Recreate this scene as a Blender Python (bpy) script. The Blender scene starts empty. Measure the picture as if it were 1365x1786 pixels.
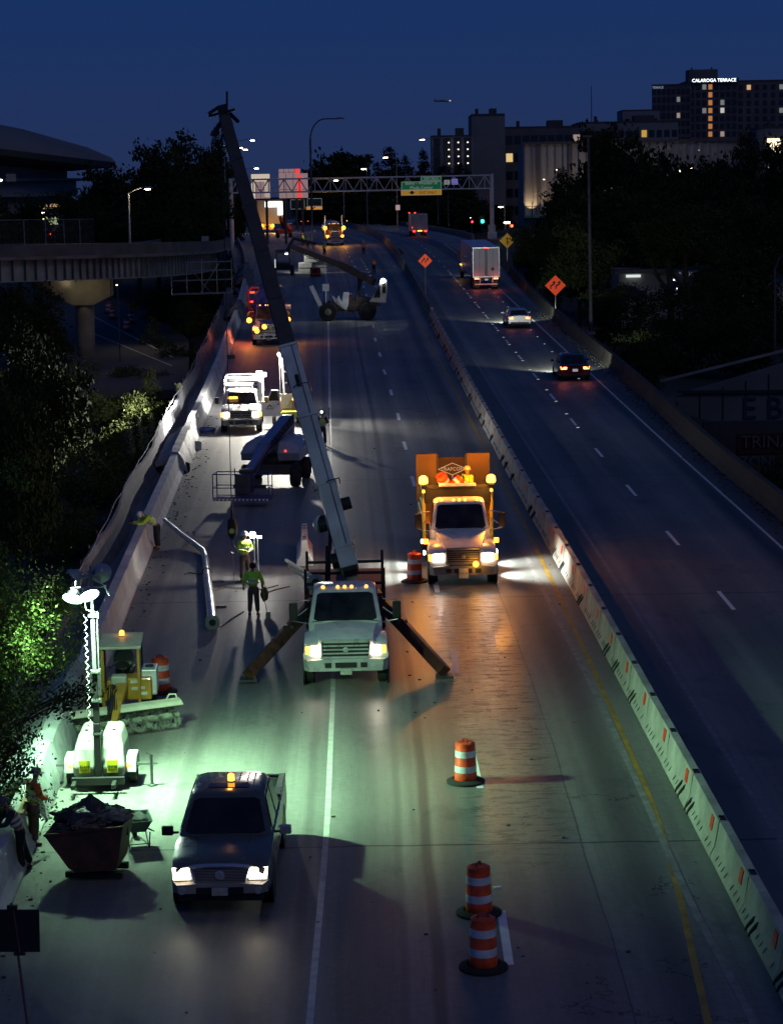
import bpy, math, random
from mathutils import Vector, Matrix, Euler, noise
R_ = math.radians
# ------------------------------------------------------------------ camera
H, G, F, ROLL = 15.5, 0.0241, 4118.0, 0.018
TH = math.atan((893 - 326) / F)
S = bpy.context.scene
COL = S.collection
cam = bpy.data.objects.new('camera', bpy.data.cameras.new('camera'))
COL.objects.link(cam)
S.camera = cam
cam.data.sensor_fit = 'VERTICAL'; cam.data.sensor_height = 24; cam.data.lens = 24 * F / 1786
cam.data.clip_start = 0.5; cam.data.clip_end = 6000
c_, s_ = math.cos(TH), math.sin(TH)
r0, u0, f0 = Vector((1, 0, 0)), Vector((0, s_, c_)), Vector((0, c_, -s_))
Rt = r0 * math.cos(ROLL) - u0 * math.sin(ROLL)
Up = r0 * math.sin(ROLL) + u0 * math.cos(ROLL)
cam.matrix_world = Matrix(((Rt.x, Up.x, -f0.x, 0), (Rt.y, Up.y, -f0.y, 0), (Rt.z, Up.z, -f0.z, H), (0, 0, 0, 1)))
# ------------------------------------------------------------------ world: late dusk sky
W = bpy.data.worlds.new('World'); S.world = W; W.use_nodes = True
nt = W.node_tree; nt.nodes.clear()
sky = nt.nodes.new('ShaderNodeTexSky'); sky.sky_type = 'NISHITA'; sky.sun_disc = False
sky.sun_elevation = R_(5); sky.sun_rotation = R_(180)
sky.air_density = 1; sky.dust_density = 0; sky.ozone_density = 8
mixs = nt.nodes.new('ShaderNodeVectorMath'); mixs.operation = 'MULTIPLY'; mixs.inputs[1].default_value = (0.19, 0.285, 0.85)
bg = nt.nodes.new('ShaderNodeBackground'); bg.inputs[1].default_value = 0.1
wo = nt.nodes.new('ShaderNodeOutputWorld')
gam = nt.nodes.new('ShaderNodeGamma'); gam.inputs[1].default_value = 0.3
nt.links.new(sky.outputs[0], gam.inputs[0]); nt.links.new(gam.outputs[0], mixs.inputs[0]); nt.links.new(mixs.outputs[0], bg.inputs[0]); nt.links.new(bg.outputs[0], wo.inputs[0])
S.view_settings.view_transform = 'Standard'; S.view_settings.look = 'None'
S.view_settings.exposure = 0; S.view_settings.gamma = 1
S.cycles.use_denoising = True
S.cycles.sample_clamp_indirect = 1.5; S.cycles.sample_clamp_direct = 0
S.cycles.max_bounces = 5; S.cycles.diffuse_bounces = 2; S.cycles.glossy_bounces = 3
S.cycles.transparent_max_bounces = 8; S.cycles.caustics_reflective = False; S.cycles.caustics_refractive = False
sunl = bpy.data.lights.new('dusk_glow', 'SUN'); sunl.energy = 0.13; sunl.angle = R_(25); sunl.color = (1, 0.93, 0.95)
so = bpy.data.objects.new('dusk_glow', sunl); COL.objects.link(so); so.rotation_euler = (R_(38), R_(35), 0)
# ------------------------------------------------------------------ road curves: X as a function of Y
def curve(pts):
    ys = [p[0] for p in pts]; xs = [p[1] for p in pts]
    n = len(pts); m = []
    for i in range(n):
        a, b = max(0, i - 1), min(n - 1, i + 1)
        m.append((xs[b] - xs[a]) / (ys[b] - ys[a]))
    def f(y):
        if y <= ys[0]: return xs[0] + m[0] * (y - ys[0])
        if y >= ys[-1]: return xs[-1] + m[-1] * (y - ys[-1])
        i = 0
        while ys[i + 1] < y: i += 1
        h = ys[i + 1] - ys[i]; t = (y - ys[i]) / h
        return ((2*t**3-3*t*t+1)*xs[i] + (t**3-2*t*t+t)*h*m[i] + (3*t*t-2*t**3)*xs[i+1] + (t**3-t*t)*h*m[i+1])
    return f
Cc = curve([(20, .45), (40, .3), (54, .2), (66, .05), (80, -.28), (102, -.75), (127, -1.3), (152, -2.05), (177, -2.75), (200, -3.2), (237, -4.2), (290, -6.2), (331, -7.9), (378, -11.6), (401, -13.9), (440, -19), (480, -26), (560, -42)])
Bc = curve([(20, 7.0), (40, 6.81), (59, 6.44), (77.6, 6.02), (86, 5.8), (111, 5.13), (141, 4.45), (192, 3.35), (244, 2.2), (290, 1.0), (340, -.4), (385, -2.4), (430, -5.2), (468, -8.3), (520, -14), (570, -22)])
LPc = curve([(15, -7.2), (30, -7.6), (47, -7.88), (57, -8.15), (88, -9.0), (115, -9.7), (150, -10.6), (179, -11.6), (200, -12.3), (250, -14.5), (290, -17), (331, -20), (378, -24), (420, -28.5), (470, -37), (560, -58)])
RBc = curve([(20, 17.4), (60, 16.3), (95, 15.2), (109, 14.75), (140, 14.4), (164, 13.9), (178, 13.5), (211, 13.0), (246, 12.8), (275, 12.9), (342, 12.6), (400, 9), (450, 5), (520, -2), (570, -10)])
def gz(Y):
    if Y < 250: return G * Y
    if Y < 400: t = Y - 250; return G * 250 + G * t - G * t * t / 300.
    return G * 325
def ray(x, y):
    ap, bp = x - 682.5, y - 893.
    a, b = ap - ROLL * bp, bp + ROLL * ap
    return a, F * c_ - b * s_, -F * s_ - b * c_
def at(x, y, Y):
    d = ray(x, y); return Vector((d[0] * Y / d[1], Y, H + d[2] * Y / d[1]))
# ------------------------------------------------------------------ materials
MATS = {}
def M(name, col, rough=.6, metal=0, var=.25, sc=2.5, bump=0, coat=0, dirt=None, spec=.5):
    if name in MATS: return MATS[name]
    m = bpy.data.materials.new(name); m.use_nodes = True; n = m.node_tree.nodes; l = m.node_tree.links
    p = n['Principled BSDF']
    p.inputs['Roughness'].default_value = rough; p.inputs['Metallic'].default_value = metal
    p.inputs['Coat Weight'].default_value = coat; p.inputs['Specular IOR Level'].default_value = spec
    tc = n.new('ShaderNodeTexCoord'); nz = n.new('ShaderNodeTexNoise'); nz.inputs['Scale'].default_value = sc; nz.inputs['Detail'].default_value = 6
    l.new(tc.outputs['Object'], nz.inputs['Vector'])
    cr = n.new('ShaderNodeValToRGB'); cr.color_ramp.elements[0].position = .3; cr.color_ramp.elements[1].position = .7
    d = dirt or tuple(c * (1 - var) for c in col); cr.color_ramp.elements[0].color = (*d, 1)
    cr.color_ramp.elements[1].color = (*[min(1, c * (1 + var * .4)) for c in col], 1)
    l.new(nz.outputs['Fac'], cr.inputs[0]); l.new(cr.outputs[0], p.inputs['Base Color'])
    mr = n.new('ShaderNodeMapRange'); mr.inputs['To Min'].default_value = max(.03, rough - .12); mr.inputs['To Max'].default_value = min(1, rough + .12)
    l.new(nz.outputs['Fac'], mr.inputs[0]); l.new(mr.outputs[0], p.inputs['Roughness'])
    if bump:
        n2 = n.new('ShaderNodeTexNoise'); n2.inputs['Scale'].default_value = sc * 6; n2.inputs['Detail'].default_value = 4
        bp = n.new('ShaderNodeBump'); bp.inputs['Strength'].default_value = bump; bp.inputs['Distance'].default_value = .05
        l.new(tc.outputs['Object'], n2.inputs['Vector']); l.new(n2.outputs['Fac'], bp.inputs['Height']); l.new(bp.outputs[0], p.inputs['Normal'])
    MATS[name] = m; return m
def E(name, col, st):
    if name in MATS: return MATS[name]
    m = bpy.data.materials.new(name); m.use_nodes = True; n = m.node_tree.nodes
    p = n['Principled BSDF']; p.inputs['Base Color'].default_value = (*[c * .3 for c in col], 1)
    p.inputs['Emission Color'].default_value = (*col, 1); p.inputs['Emission Strength'].default_value = st
    m.cycles.emission_sampling = 'NONE'
    MATS[name] = m; return m
white = M('white_paint', (.8, .79, .79), .3, var=.15, coat=.3)
silver = M('silver_paint', (.5, .52, .55), .3, .6, var=.1, coat=.5)
graypaint = M('dark_gray_paint', (.125, .125, .11), .28, .1, var=.12, coat=.35)
blackpaint = M('black_paint', (.012, .012, .014), .25, 0, coat=.8)
chrome = M('chrome', (.6, .61, .62), .2, .55, var=.1)
glass = M('dark_glass', (.028, .027, .026), .07, 0, var=.75, sc=1.6, spec=.5)
rubber = M('rubber', (.02, .02, .02), .85, bump=.2)
blackm = M('black_metal', (.02, .02, .022), .5, .2)
steel = M('galvanized_steel', (.38, .39, .4), .38, .8, sc=5)
darksteel = M('dark_steel', (.09, .09, .1), .5, .6)
rust = M('rusty_steel', (.16, .07, .035), .75, .2, var=.6, sc=4, bump=.3, dirt=(.04, .02, .015))
concrete = M('concrete', (.36, .35, .33), .9, var=.35, sc=1.3, bump=.25)
concrete2 = M('weathered_concrete', (.2, .195, .18), .9, var=.5, sc=.5, bump=.3)
yellowp = M('yellow_machine_paint', (.62, .33, .04), .45, var=.3, coat=.2)
orangep = M('orange_plastic', (.95, .085, .012), .5, var=.4, sc=4, bump=.1, dirt=(.45, .05, .015))
refl = M('white_reflective_sheet', (.78, .78, .8), .45, var=.35, sc=5)
hiviz = M('hi_viz_lime', (.5, .85, .06), .7, var=.25, sc=9, bump=.2)
hivizo = M('hi_viz_orange', (.75, .16, .03), .7, var=.25, sc=9)
cloth = M('dark_cloth', (.03, .032, .045), .9, var=.4, sc=8, bump=.3)
skin = M('skin', (.35, .2, .14), .6, var=.15)
hatw = M('white_hard_hat', (.75, .75, .74), .3)
tarp = M('dirty_white_tarp', (.34, .35, .37), .6, var=.45, sc=1.2, bump=.5)
tarpd = M('gray_debris_netting', (.17, .17, .2), .85, var=.35, sc=.8, bump=.5)
bluep = M('blue_machine_paint', (.2, .22, .42), .35, coat=.3)
redp = M('red_machine_paint', (.3, .03, .02), .45, var=.35)
amber = E('amber_lamp', (1, .36, .03), 5)
amberd = E('amber_marker', (1, .42, .06), 4)
hl = E('headlight_glow', (1, .86, .66), 10)
hlw = E('white_lamp_glow', (.92, 1, .97), 22)
redl = E('tail_lamp', (1, .03, .015), 7)
redd = E('red_marker', (1, .06, .03), 3)
winw = E('lit_window', (1, .72, .38), 1.3)
# ------------------------------------------------------------------ mesh helpers
class MB:
    def __init__(s): s.v = []; s.f = []; s.T = None
    def add(s, vs, fs):
        o = len(s.v); s.v += [Vector(v) if s.T is None else s.T @ Vector(v) for v in vs]; s.f += [tuple(i + o for i in f) for f in fs]; return s
    def box(s, c, d, rz=0, rx=0, ry=0):
        m = Euler((rx, ry, rz)).to_matrix(); c = Vector(c)
        vs = [c + m @ Vector((i * d[0] / 2, j * d[1] / 2, k * d[2] / 2)) for i in (-1, 1) for j in (-1, 1) for k in (-1, 1)]
        return s.add(vs, [(0, 1, 3, 2), (4, 6, 7, 5), (0, 4, 5, 1), (2, 3, 7, 6), (0, 2, 6, 4), (1, 5, 7, 3)])
    def cyl(s, a, b, r, r2=None, n=12, cap=True):
        a, b = Vector(a), Vector(b); r2 = r if r2 is None else r2
        z = (b - a).normalized(); x = z.orthogonal().normalized(); y = z.cross(x)
        vs = []
        for p, q in ((a, r), (b, r2)):
            vs += [p + (x * math.cos(2 * math.pi * i / n) + y * math.sin(2 * math.pi * i / n)) * q for i in range(n)]
        fs = [(i, (i + 1) % n, n + (i + 1) % n, n + i) for i in range(n)]
        if cap: fs += [tuple(range(n))[::-1], tuple(range(n, 2 * n))]
        return s.add(vs, fs)
    def tube(s, pts, r, n=7):
        pts = [Vector(p) for p in pts]; rr = r if isinstance(r, (list, tuple)) else [r] * len(pts)
        rings = []; x = None
        for i, p in enumerate(pts):
            t = (pts[min(i + 1, len(pts) - 1)] - pts[max(i - 1, 0)]).normalized()
            x = t.orthogonal().normalized() if x is None else (x - t * x.dot(t)).normalized()
            y = t.cross(x)
            rings.append([p + (x * math.cos(2 * math.pi * k / n) + y * math.sin(2 * math.pi * k / n)) * rr[i] for k in range(n)])
        return s.loft(rings)
    def loft(s, rings, cap=True):
        n = len(rings[0]); vs = [v for r in rings for v in r]; fs = []
        for i in range(len(rings) - 1):
            for k in range(n): fs.append((i * n + k, i * n + (k + 1) % n, (i + 1) * n + (k + 1) % n, (i + 1) * n + k))
        if cap: fs += [tuple(range(n))[::-1], tuple(range((len(rings) - 1) * n, len(rings) * n))]
        return s.add(vs, fs)
    def lathe(s, prof, c=(0, 0, 0), n=24, ax=None):
        c = Vector(c); z = Vector(ax).normalized() if ax else Vector((0, 0, 1)); x = z.orthogonal().normalized(); y = z.cross(x)
        return s.loft([[c + z * h + (x * math.cos(2 * math.pi * k / n) + y * math.sin(2 * math.pi * k / n)) * max(r, .001) for k in range(n)] for r, h in prof])
    def prism(s, poly, a, b, ax='Y'):
        def P(u, v, w): return (u, w, v) if ax == 'Y' else (w, u, v) if ax == 'X' else (u, v, w)
        n = len(poly)
        return s.add([P(u, v, a) for u, v in poly] + [P(u, v, b) for u, v in poly],
                     [tuple(range(n))[::-1], tuple(range(n, 2 * n))] + [(i, (i + 1) % n, n + (i + 1) % n, n + i) for i in range(n)])
    def slab(s, q, t=.01):
        q = [Vector(p) for p in q]; nn = (q[1] - q[0]).cross(q[-1] - q[0]).normalized() * t; n = len(q)
        return s.add([p - nn * .5 for p in q] + [p + nn for p in q], [tuple(range(n))[::-1], tuple(range(n, 2 * n))] + [(i, (i + 1) % n, n + (i + 1) % n, n + i) for i in range(n)])
    def beam(s, a, b, w, h, w2=None, h2=None, up=(0, 0, 1)):
        a, b = Vector(a), Vector(b); y = (b - a).normalized(); x = y.cross(Vector(up)).normalized(); z = x.cross(y)
        w2 = w if w2 is None else w2; h2 = h if h2 is None else h2
        def rg(p, w, h): return [p + x * i * w / 2 + z * k * h / 2 for i, k in ((-1, -1), (1, -1), (1, 1), (-1, 1))]
        return s.loft([rg(a, w, h), rg(b, w2, h2)])
    def build(s, name, mat, parent=None, bevel=0, smooth=False, seg=2):
        me = bpy.data.meshes.new(name); me.from_pydata([tuple(v) for v in s.v], [], s.f); me.materials.append(mat)
        import bmesh
        bm = bmesh.new(); bm.from_mesh(me); bmesh.ops.recalc_face_normals(bm, faces=bm.faces); bm.to_mesh(me); bm.free()
        if smooth:
            for p in me.polygons: p.use_smooth = True
            try: me.set_sharp_from_angle(angle=R_(40))
            except Exception: pass
        o = bpy.data.objects.new(name, me); COL.objects.link(o)
        if parent: o.parent = parent
        if bevel:
            b = o.modifiers.new('bevel', 'BEVEL'); b.width = bevel; b.segments = seg; b.limit_method = 'ANGLE'; b.harden_normals = False
        return o
def tag(o, label=None, cat=None, group=None, kind=None):
    for k, v in (('label', label), ('category', cat), ('group', group), ('kind', kind)):
        if v: o[k] = v
    return o
def thing(name, label, cat, loc=(0, 0, 0), rz=0, group=None, tilt=True):
    o = bpy.data.objects.new(name, None); COL.objects.link(o); o.empty_display_size = .2
    o.location = loc
    q = Euler((0, 0, rz)).to_matrix()
    if tilt and loc[1] < 330: q = Euler((math.atan(G), 0, 0)).to_matrix() @ q
    o.rotation_euler = q.to_euler(); return tag(o, label, cat, group)
def kids(o): return [c for c in bpy.data.objects if c.parent == o]
def dup(o, loc, label=None, rz=None, scale=None):
    def cp(s, par):
        c = s.copy(); COL.objects.link(c)
        if par: c.parent = par
        for k in [x for x in ALLK.get(s.name, [])]: cp(k, c)
        return c
    ALLK = {}
    def reg(s):
        ALLK[s.name] = kids(s)
        for k in ALLK[s.name]: reg(k)
    reg(o); r = cp(o, None); r.location = loc
    if label: r['label'] = label
    if rz is not None: r.rotation_euler.z = rz
    if scale: r.scale = scale if isinstance(scale, tuple) else (scale,) * 3
    return r
ORD = 'first second third fourth fifth sixth seventh eighth ninth tenth eleventh twelfth thirteenth fourteenth fifteenth sixteenth seventeenth eighteenth nineteenth twentieth'.split()
def ordn(i):
    if i < 20: return ORD[i]
    t, u = divmod(i + 1, 10); w = ['', '', 'twent', 'thirt', 'fort', 'fift', 'sixt']
    return w[t] + 'ieth' if u == 0 else w[t] + 'y-' + ORD[u - 1]
def light(kind, name, loc, energy, col=(1, 1, 1), parent=None, aim=None, size=.1, cone=90, blend=.5):
    L = bpy.data.lights.new(name, kind); L.energy = energy; L.color = col
    if kind in ('POINT', 'SPOT'): L.shadow_soft_size = size
    if kind == 'SPOT': L.spot_size = R_(cone); L.spot_blend = blend
    o = bpy.data.objects.new(name, L); COL.objects.link(o); o.location = loc
    if aim is not None: o.rotation_euler = (Vector(aim) - Vector(loc)).to_track_quat('-Z', 'Y').to_euler()
    if parent: o.parent = parent
    return o
def text(s, size, depth=.01):
    cu = bpy.data.curves.new('lettering', 'FONT'); cu.body = s; cu.size = size; cu.extrude = depth; cu.align_x = 'CENTER'; cu.align_y = 'CENTER'; cu.resolution_u = 2
    o = bpy.data.objects.new('tmp', cu); COL.objects.link(o); bpy.context.view_layer.update()
    me = bpy.data.meshes.new_from_object(o.evaluated_get(bpy.context.evaluated_depsgraph_get()))
    bpy.data.objects.remove(o); return me
def lettering(s, size, mat, parent, loc, rot=(math.pi / 2, 0, 0), name='lettering', sx=1, bold=0):
    me = text(s, size); me.materials.clear(); me.materials.append(mat)
    o = bpy.data.objects.new(name, me); COL.objects.link(o); o.parent = parent; o.location = loc; o.rotation_euler = rot; o.scale = (sx, 1, 1)
    return o
# ================================================================== SETTING
def gplane(x, y, z):
    d = ray(x, y); t = (z - H) / d[2]; return Vector((d[0] * t, d[1] * t, z))
def zl(Y): return -2 + .0165 * min(Y, 400) + max(0, min(Y - 400, 100)) * .024
def terr(X, Y):
    l, r = LPc(Y), RBc(Y)
    if X < l: d, zz = l - X, zl(Y)
    elif X > r: d, zz = X - r, zl(Y) - .5
    else: return gz(Y) - 1.2
    if Y > 330:
        zz = zz + (gz(Y) - 1 - zz) * min(1, (Y - 330) / 120)
    t = min(1, d / 7.0); return (gz(Y) - 1.2) * (1 - t) + zz * t + (noise.noise((X * .08, Y * .05, 0)) * .5 if t >= 1 else 0)
def road_mat():
    m = bpy.data.materials.new('worn_concrete_road'); m.use_nodes = True; n = m.node_tree.nodes; l = m.node_tree.links
    p = n['Principled BSDF']
    uv = n.new('ShaderNodeUVMap'); sp = n.new('ShaderNodeSeparateXYZ'); l.new(uv.outputs[0], sp.inputs[0])
    def mth(op, a, b=None, c=None):
        k = n.new('ShaderNodeMath'); k.operation = op
        for i, v in enumerate((a, b, c)):
            if v is None: continue
            if isinstance(v, (int, float)): k.inputs[i].default_value = v
            else: l.new(v, k.inputs[i])
        return k.outputs[0]
    def nz(sx, sy, sc=1, det=5, off=0, rough=.55):
        mp = n.new('ShaderNodeMapping'); mp.inputs['Scale'].default_value = (sx, sy, 1); mp.inputs['Location'].default_value = (off, off, off)
        l.new(uv.outputs[0], mp.inputs[0]); k = n.new('ShaderNodeTexNoise'); k.inputs['Scale'].default_value = sc; k.inputs['Detail'].default_value = det
        k.inputs['Roughness'].default_value = rough; l.new(mp.outputs[0], k.inputs['Vector']); return k.outputs['Fac']
    def band(u0, w, soft):    # 1 inside a band of u
        return mth('SMOOTH_MIN', mth('MAXIMUM', mth('SUBTRACT', 1, mth('DIVIDE', mth('MAXIMUM', mth('SUBTRACT', mth('ABSOLUTE', mth('SUBTRACT', u, u0)), w), 0), soft)), 0), 1, .05)
    def bandv(v0, w, soft):
        return mth('MAXIMUM', mth('SUBTRACT', 1, mth('DIVIDE', mth('MAXIMUM', mth('SUBTRACT', mth('ABSOLUTE', mth('SUBTRACT', v, v0)), w), 0), soft)), 0)
    wob = mth('MULTIPLY', mth('SUBTRACT', nz(.4, .15, 1, 2, 7), .5), .18)
    u = mth('ADD', sp.outputs[0], wob); v = mth('ADD', sp.outputs[1], mth('MULTIPLY', mth('SUBTRACT', nz(.8, .8, 1, 5, 3), .5), .18))
    blot = nz(.16, .07, 1, 6); fine = nz(5, 5, 1, 6); streak = nz(2.2, .035, 1, 4, 5); grime = nz(.5, .3, 1, 7, 11, .7)
    tine = nz(26, .9, 1, 3, 13); val = mth('ADD', mth('MULTIPLY', blot, .42), mth('ADD', mth('MULTIPLY', streak, .3), mth('ADD', mth('MULTIPLY', fine, .2), mth('MULTIPLY', tine, .1))))
    cr = n.new('ShaderNodeValToRGB'); cr.color_ramp.elements[0].position = .36; cr.color_ramp.elements[1].position = .68
    cr.color_ramp.elements[0].color = (.085, .084, .082, 1); cr.color_ramp.elements[1].color = (.33, .322, .31, 1)
    l.new(val, cr.inputs[0])
    # dark marks: tyre band, joints, cracks, right carriageway wheel tracks
    dk = mth('MULTIPLY', band(.42, .07, .1), mth('ADD', .3, mth('MULTIPLY', streak, .5)))
    for (uu, w, s, a) in ((-3.1, .12, .25, .3), (-5.2, .1, .2, .28), (-6.6, .25, .5, .2), (-.9, .2, .4, .34), (1.3, .25, .4, .3), (-2.2, .05, .12, .3), (-.2, .04, .1, .3), (3.3, .2, .5, .25), (4.9, .15, .4, .35), (-7.3, .1, .2, .3), (2.9, .5, .6, .12), (4.6, .3, .6, .2), (-8.0, .2, .3, .35),
                          (7.4, .3, .5, .5), (9.4, .35, .8, .3), (11.4, .35, .8, .4), (13.3, .4, .8, .3), (15.0, .8, .5, .75)):
        dk = mth('ADD', dk, mth('MULTIPLY', band(uu, w, s), mth('MULTIPLY', a, mth('ADD', .55, streak))))
    dk = mth('ADD', dk, mth('MULTIPLY', mth('SMOOTHSTEP' if False else 'MAXIMUM', mth('SUBTRACT', grime, .56), 0), 2.6))
    jt = mth('MULTIPLY', band(3.82, .008, .012), .8)
    for v0 in (23.0, 50.2, 77.7, 104.9, 132, 159, 186.5): jt = mth('MAXIMUM', jt, bandv(v0, .018, .05))
    vo = n.new('ShaderNodeTexVoronoi'); vo.feature = 'DISTANCE_TO_EDGE'; vo.inputs['Scale'].default_value = .55
    mp = n.new('ShaderNodeMapping'); mp.inputs['Scale'].default_value = (1, .7, 1); l.new(uv.outputs[0], mp.inputs[0])
    va = n.new('ShaderNodeVectorMath'); va.operation = 'ADD'; nn = n.new('ShaderNodeTexNoise'); nn.inputs['Scale'].default_value = 2.2; nn.inputs['Detail'].default_value = 6
    l.new(uv.outputs[0], nn.inputs['Vector']); l.new(mp.outputs[0], va.inputs[0]); l.new(nn.outputs['Color'], va.inputs[1]); l.new(va.outputs[0], vo.inputs['Vector'])
    crk = mth('MULTIPLY', mth('LESS_THAN', vo.outputs['Distance'], .011), mth('MULTIPLY', mth('GREATER_THAN', nz(.16, .12, 1, 3, 21), .5), mth('MULTIPLY', band(4.2, 1.6, .1), mth('GREATER_THAN', 54, v))))
    jt = mth('MAXIMUM', jt, mth('MULTIPLY', crk, .8))
    pol0 = mth('MULTIPLY', band(2.6, .95, .5), bandv(64, 13, 4)); dk = mth('ADD', dk, mth('MULTIPLY', mth('MULTIPLY', pol0, mth('GREATER_THAN', nz(1.6, 4.0, 1, 4, 31, .65), .55)), .22))
    dk = mth('MINIMUM', mth('ADD', dk, mth('MULTIPLY', jt, .8)), .92)
    mx = n.new('ShaderNodeMix'); mx.data_type = 'RGBA'; mx.inputs[7].default_value = (.018, .018, .02, 1)
    l.new(dk, mx.inputs[0]); l.new(cr.outputs[0], mx.inputs[6]); l.new(mx.outputs[2], p.inputs['Base Color'])
    # polished strip between the lane dash and the joint: smoother, with cross grooves
    spk = mth('GREATER_THAN', nz(60, 60, 1, 1, 1), .8); pol = mth('MULTIPLY', band(2.6, .95, .5), mth('MULTIPLY', bandv(64, 13, 4), mth('ADD', .5, mth('MULTIPLY', mth('GREATER_THAN', nz(1.1, .5, 1, 4, 9), .47), .5))))
    rg = mth('SUBTRACT', mth('SUBTRACT', mth('ADD', .48, mth('MULTIPLY', fine, .18)), mth('MULTIPLY', mth('MULTIPLY', band(1.6, 2.2, .8), bandv(62, 16, 6)), .13)), mth('MULTIPLY', pol, .12))
    rg = mth('ADD', rg, mth('MULTIPLY', mth('MULTIPLY', pol, mth('GREATER_THAN', nz(1.6, 4.0, 1, 4, 31, .65), .55)), .2))
    l.new(mth('MAXIMUM', mth('SUBTRACT', rg, mth('MULTIPLY', band(-1.5, 2.5, .5), .03)), .2), p.inputs['Roughness'])
    p.inputs['Specular IOR Level'].default_value = .5
    gm = mth('MULTIPLY', pol, mth('GREATER_THAN', nz(1.6, 4.0, 1, 4, 31, .65), .55))
    gro = mth('MULTIPLY', mth('POWER', nz(.9, 3.2, 1, 5, 2, .7), 2), mth('MULTIPLY', pol, mth('GREATER_THAN', nz(.5, .12, 1, 2, 4), .42)))
    hgt = mth('SUBTRACT', mth('ADD', mth('MULTIPLY', gm, -.8), mth('ADD', mth('MULTIPLY', nz(9, 16, 1, 4, 1), .30), mth('ADD', mth('MULTIPLY', gro, 6.0), mth('MULTIPLY', streak, .12)))), mth('MULTIPLY', jt, .25))
    bp = n.new('ShaderNodeBump'); bp.inputs['Strength'].default_value = .5; bp.inputs['Distance'].default_value = .03
    l.new(hgt, bp.inputs['Height']); l.new(bp.outputs[0], p.inputs['Normal'])
    return m
def sheet(name, cols, Y0, Y1, dY, mat, off=0, parent=None, uvmap=False, zf=None):
    ys = []; y = Y0
    while y < Y1: ys.append(y); y += dY * (1 if y < 150 else 2)
    ys.append(Y1); vs = []; uvs = []; nc = None
    for y in ys:
        c = cols(y); nc = len(c)
        for x in c: vs.append((x, y, gz(y) + off)); uvs.append((x - Cc(y), y))
    fs = [(i * nc + k, i * nc + k + 1, (i + 1) * nc + k + 1, (i + 1) * nc + k) for i in range(len(ys) - 1) for k in range(nc - 1)]
    me = bpy.data.meshes.new(name); me.from_pydata(vs, [], fs); me.materials.append(mat)
    if uvmap:
        ul = me.uv_layers.new(name='uv')
        for lp in me.loops: ul.data[lp.index].uv = uvs[lp.vertex_index]
    o = bpy.data.objects.new(name, me); COL.objects.link(o)
    if parent: o.parent = parent
    return o
road = sheet('road', lambda y: [LPc(y) - 1.8 + (RBc(y) + 2.0 - LPc(y)) * k / 12 for k in range(13)], 4, 600, 3, road_mat(), uvmap=True)
tag(road, kind='structure')
linew = M('worn_white_road_paint', (.62, .62, .6), .5, var=.3, sc=3)
lined = M('faded_white_road_paint', (.26, .26, .26), .6, var=.45, sc=3)
liney = M('worn_yellow_road_paint', (.42, .26, .03), .55, var=.45, sc=2)
def line(name, fx, Y0, Y1, w, mat, off=.004): return sheet(name, lambda y: [fx(y) - w / 2, fx(y) + w / 2], Y0, Y1, 2, mat, off, road)
def dashes(name, fx, Y0, n, per, L, w, mat, wig=0):
    vs = []; fs = []; rnd = random.Random(3)
    for i in range(n):
        y0 = Y0 + i * per; a = rnd.uniform(-wig, wig); b = rnd.uniform(-wig, wig)
        for k in range(4):
            y = y0 + L * k / 4; y2 = y0 + L * (k + 1) / 4; x, x2 = fx(y) + a * (1 - k / 4) + b * k / 4, fx(y2) + a * (1 - (k + 1) / 4) + b * (k + 1) / 4; o = len(vs)
            vs += [(x - w / 2, y, gz(y) + .006), (x + w / 2, y, gz(y) + .006), (x2 + w / 2, y2, gz(y2) + .006), (x2 - w / 2, y2, gz(y2) + .006)]; fs.append((o, o + 1, o + 2, o + 3))
    me = bpy.data.meshes.new(name); me.from_pydata(vs, [], fs); me.materials.append(mat)
    o = bpy.data.objects.new(name, me); COL.objects.link(o); o.parent = road; return o
WHc = curve([(20, -1.6), (40, -1.6), (51, -1.58), (59, -1.66), (66, -1.75), (80, -2.05), (112, -2.85), (156, -3.95), (194, -4.9), (237, -6), (290, -7.8), (331, -9.6), (378, -13.2), (401, -15.5), (440, -20.5), (480, -27.5), (560, -43)])
line('edge_line', WHc, 5, 560, .13, linew)
YLc = curve([(20, 4.4), (39.5, 5.35), (50.5, 5.85), (59, 5.84), (73, 5.62), (83, 5.42), (97, 5.1), (125, 4.35), (160, 3.4), (190, 2.4)])
line('yellow_line', YLc, 5, 190, .14, liney)
GHc = curve([(20, 6.6), (39.5, 6.15), (46, 5.88), (53.4, 5.76), (62, 5.6), (72, 5.28), (80, 5.05)])
line('faded_line', GHc, 5, 85, .16, lined, .008)
dashes('lane_dash', lambda y: Cc(y) + 1.78, 30.64, 26, 12.0, 3.1, .17, M('fresh_white_tape', (.9, .9, .9), .5, var=.12), .04)
dashes('lane_dash', lambda y: Bc(y) + 4.88, 38.9, 36, 12.0, 3.1, .14, MATS['fresh_white_tape'])
dashes('lane_dash', lambda y: Bc(y) + 4.0 - 1.2, 36.5, 8, 12.0, 3.1, .12, M('ghost_paint', (.15, .15, .155), .6))
line('edge_line', lambda y: Bc(y) + 1.72, 5, 400, .12, lined)
line('edge_line', lambda y: Bc(y) + 8.55 + (0 if y < 94 else -.002 * (y - 94)), 5, 330, .12, linew)
dashes('reflector_row', lambda y: Bc(y) + 4.88, 122, 24, 6.0, .16, .16, E('cat_eye', (.9, .95, 1), .8))
dashes('reflector_row', lambda y: Bc(y) + 7.4, 146, 24, 6.0, .14, .14, MATS['cat_eye'])
dashes('reflector_row', lambda y: Cc(y) + 3.0, 236, 10, 6.0, .16, .16, MATS['cat_eye'])
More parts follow.
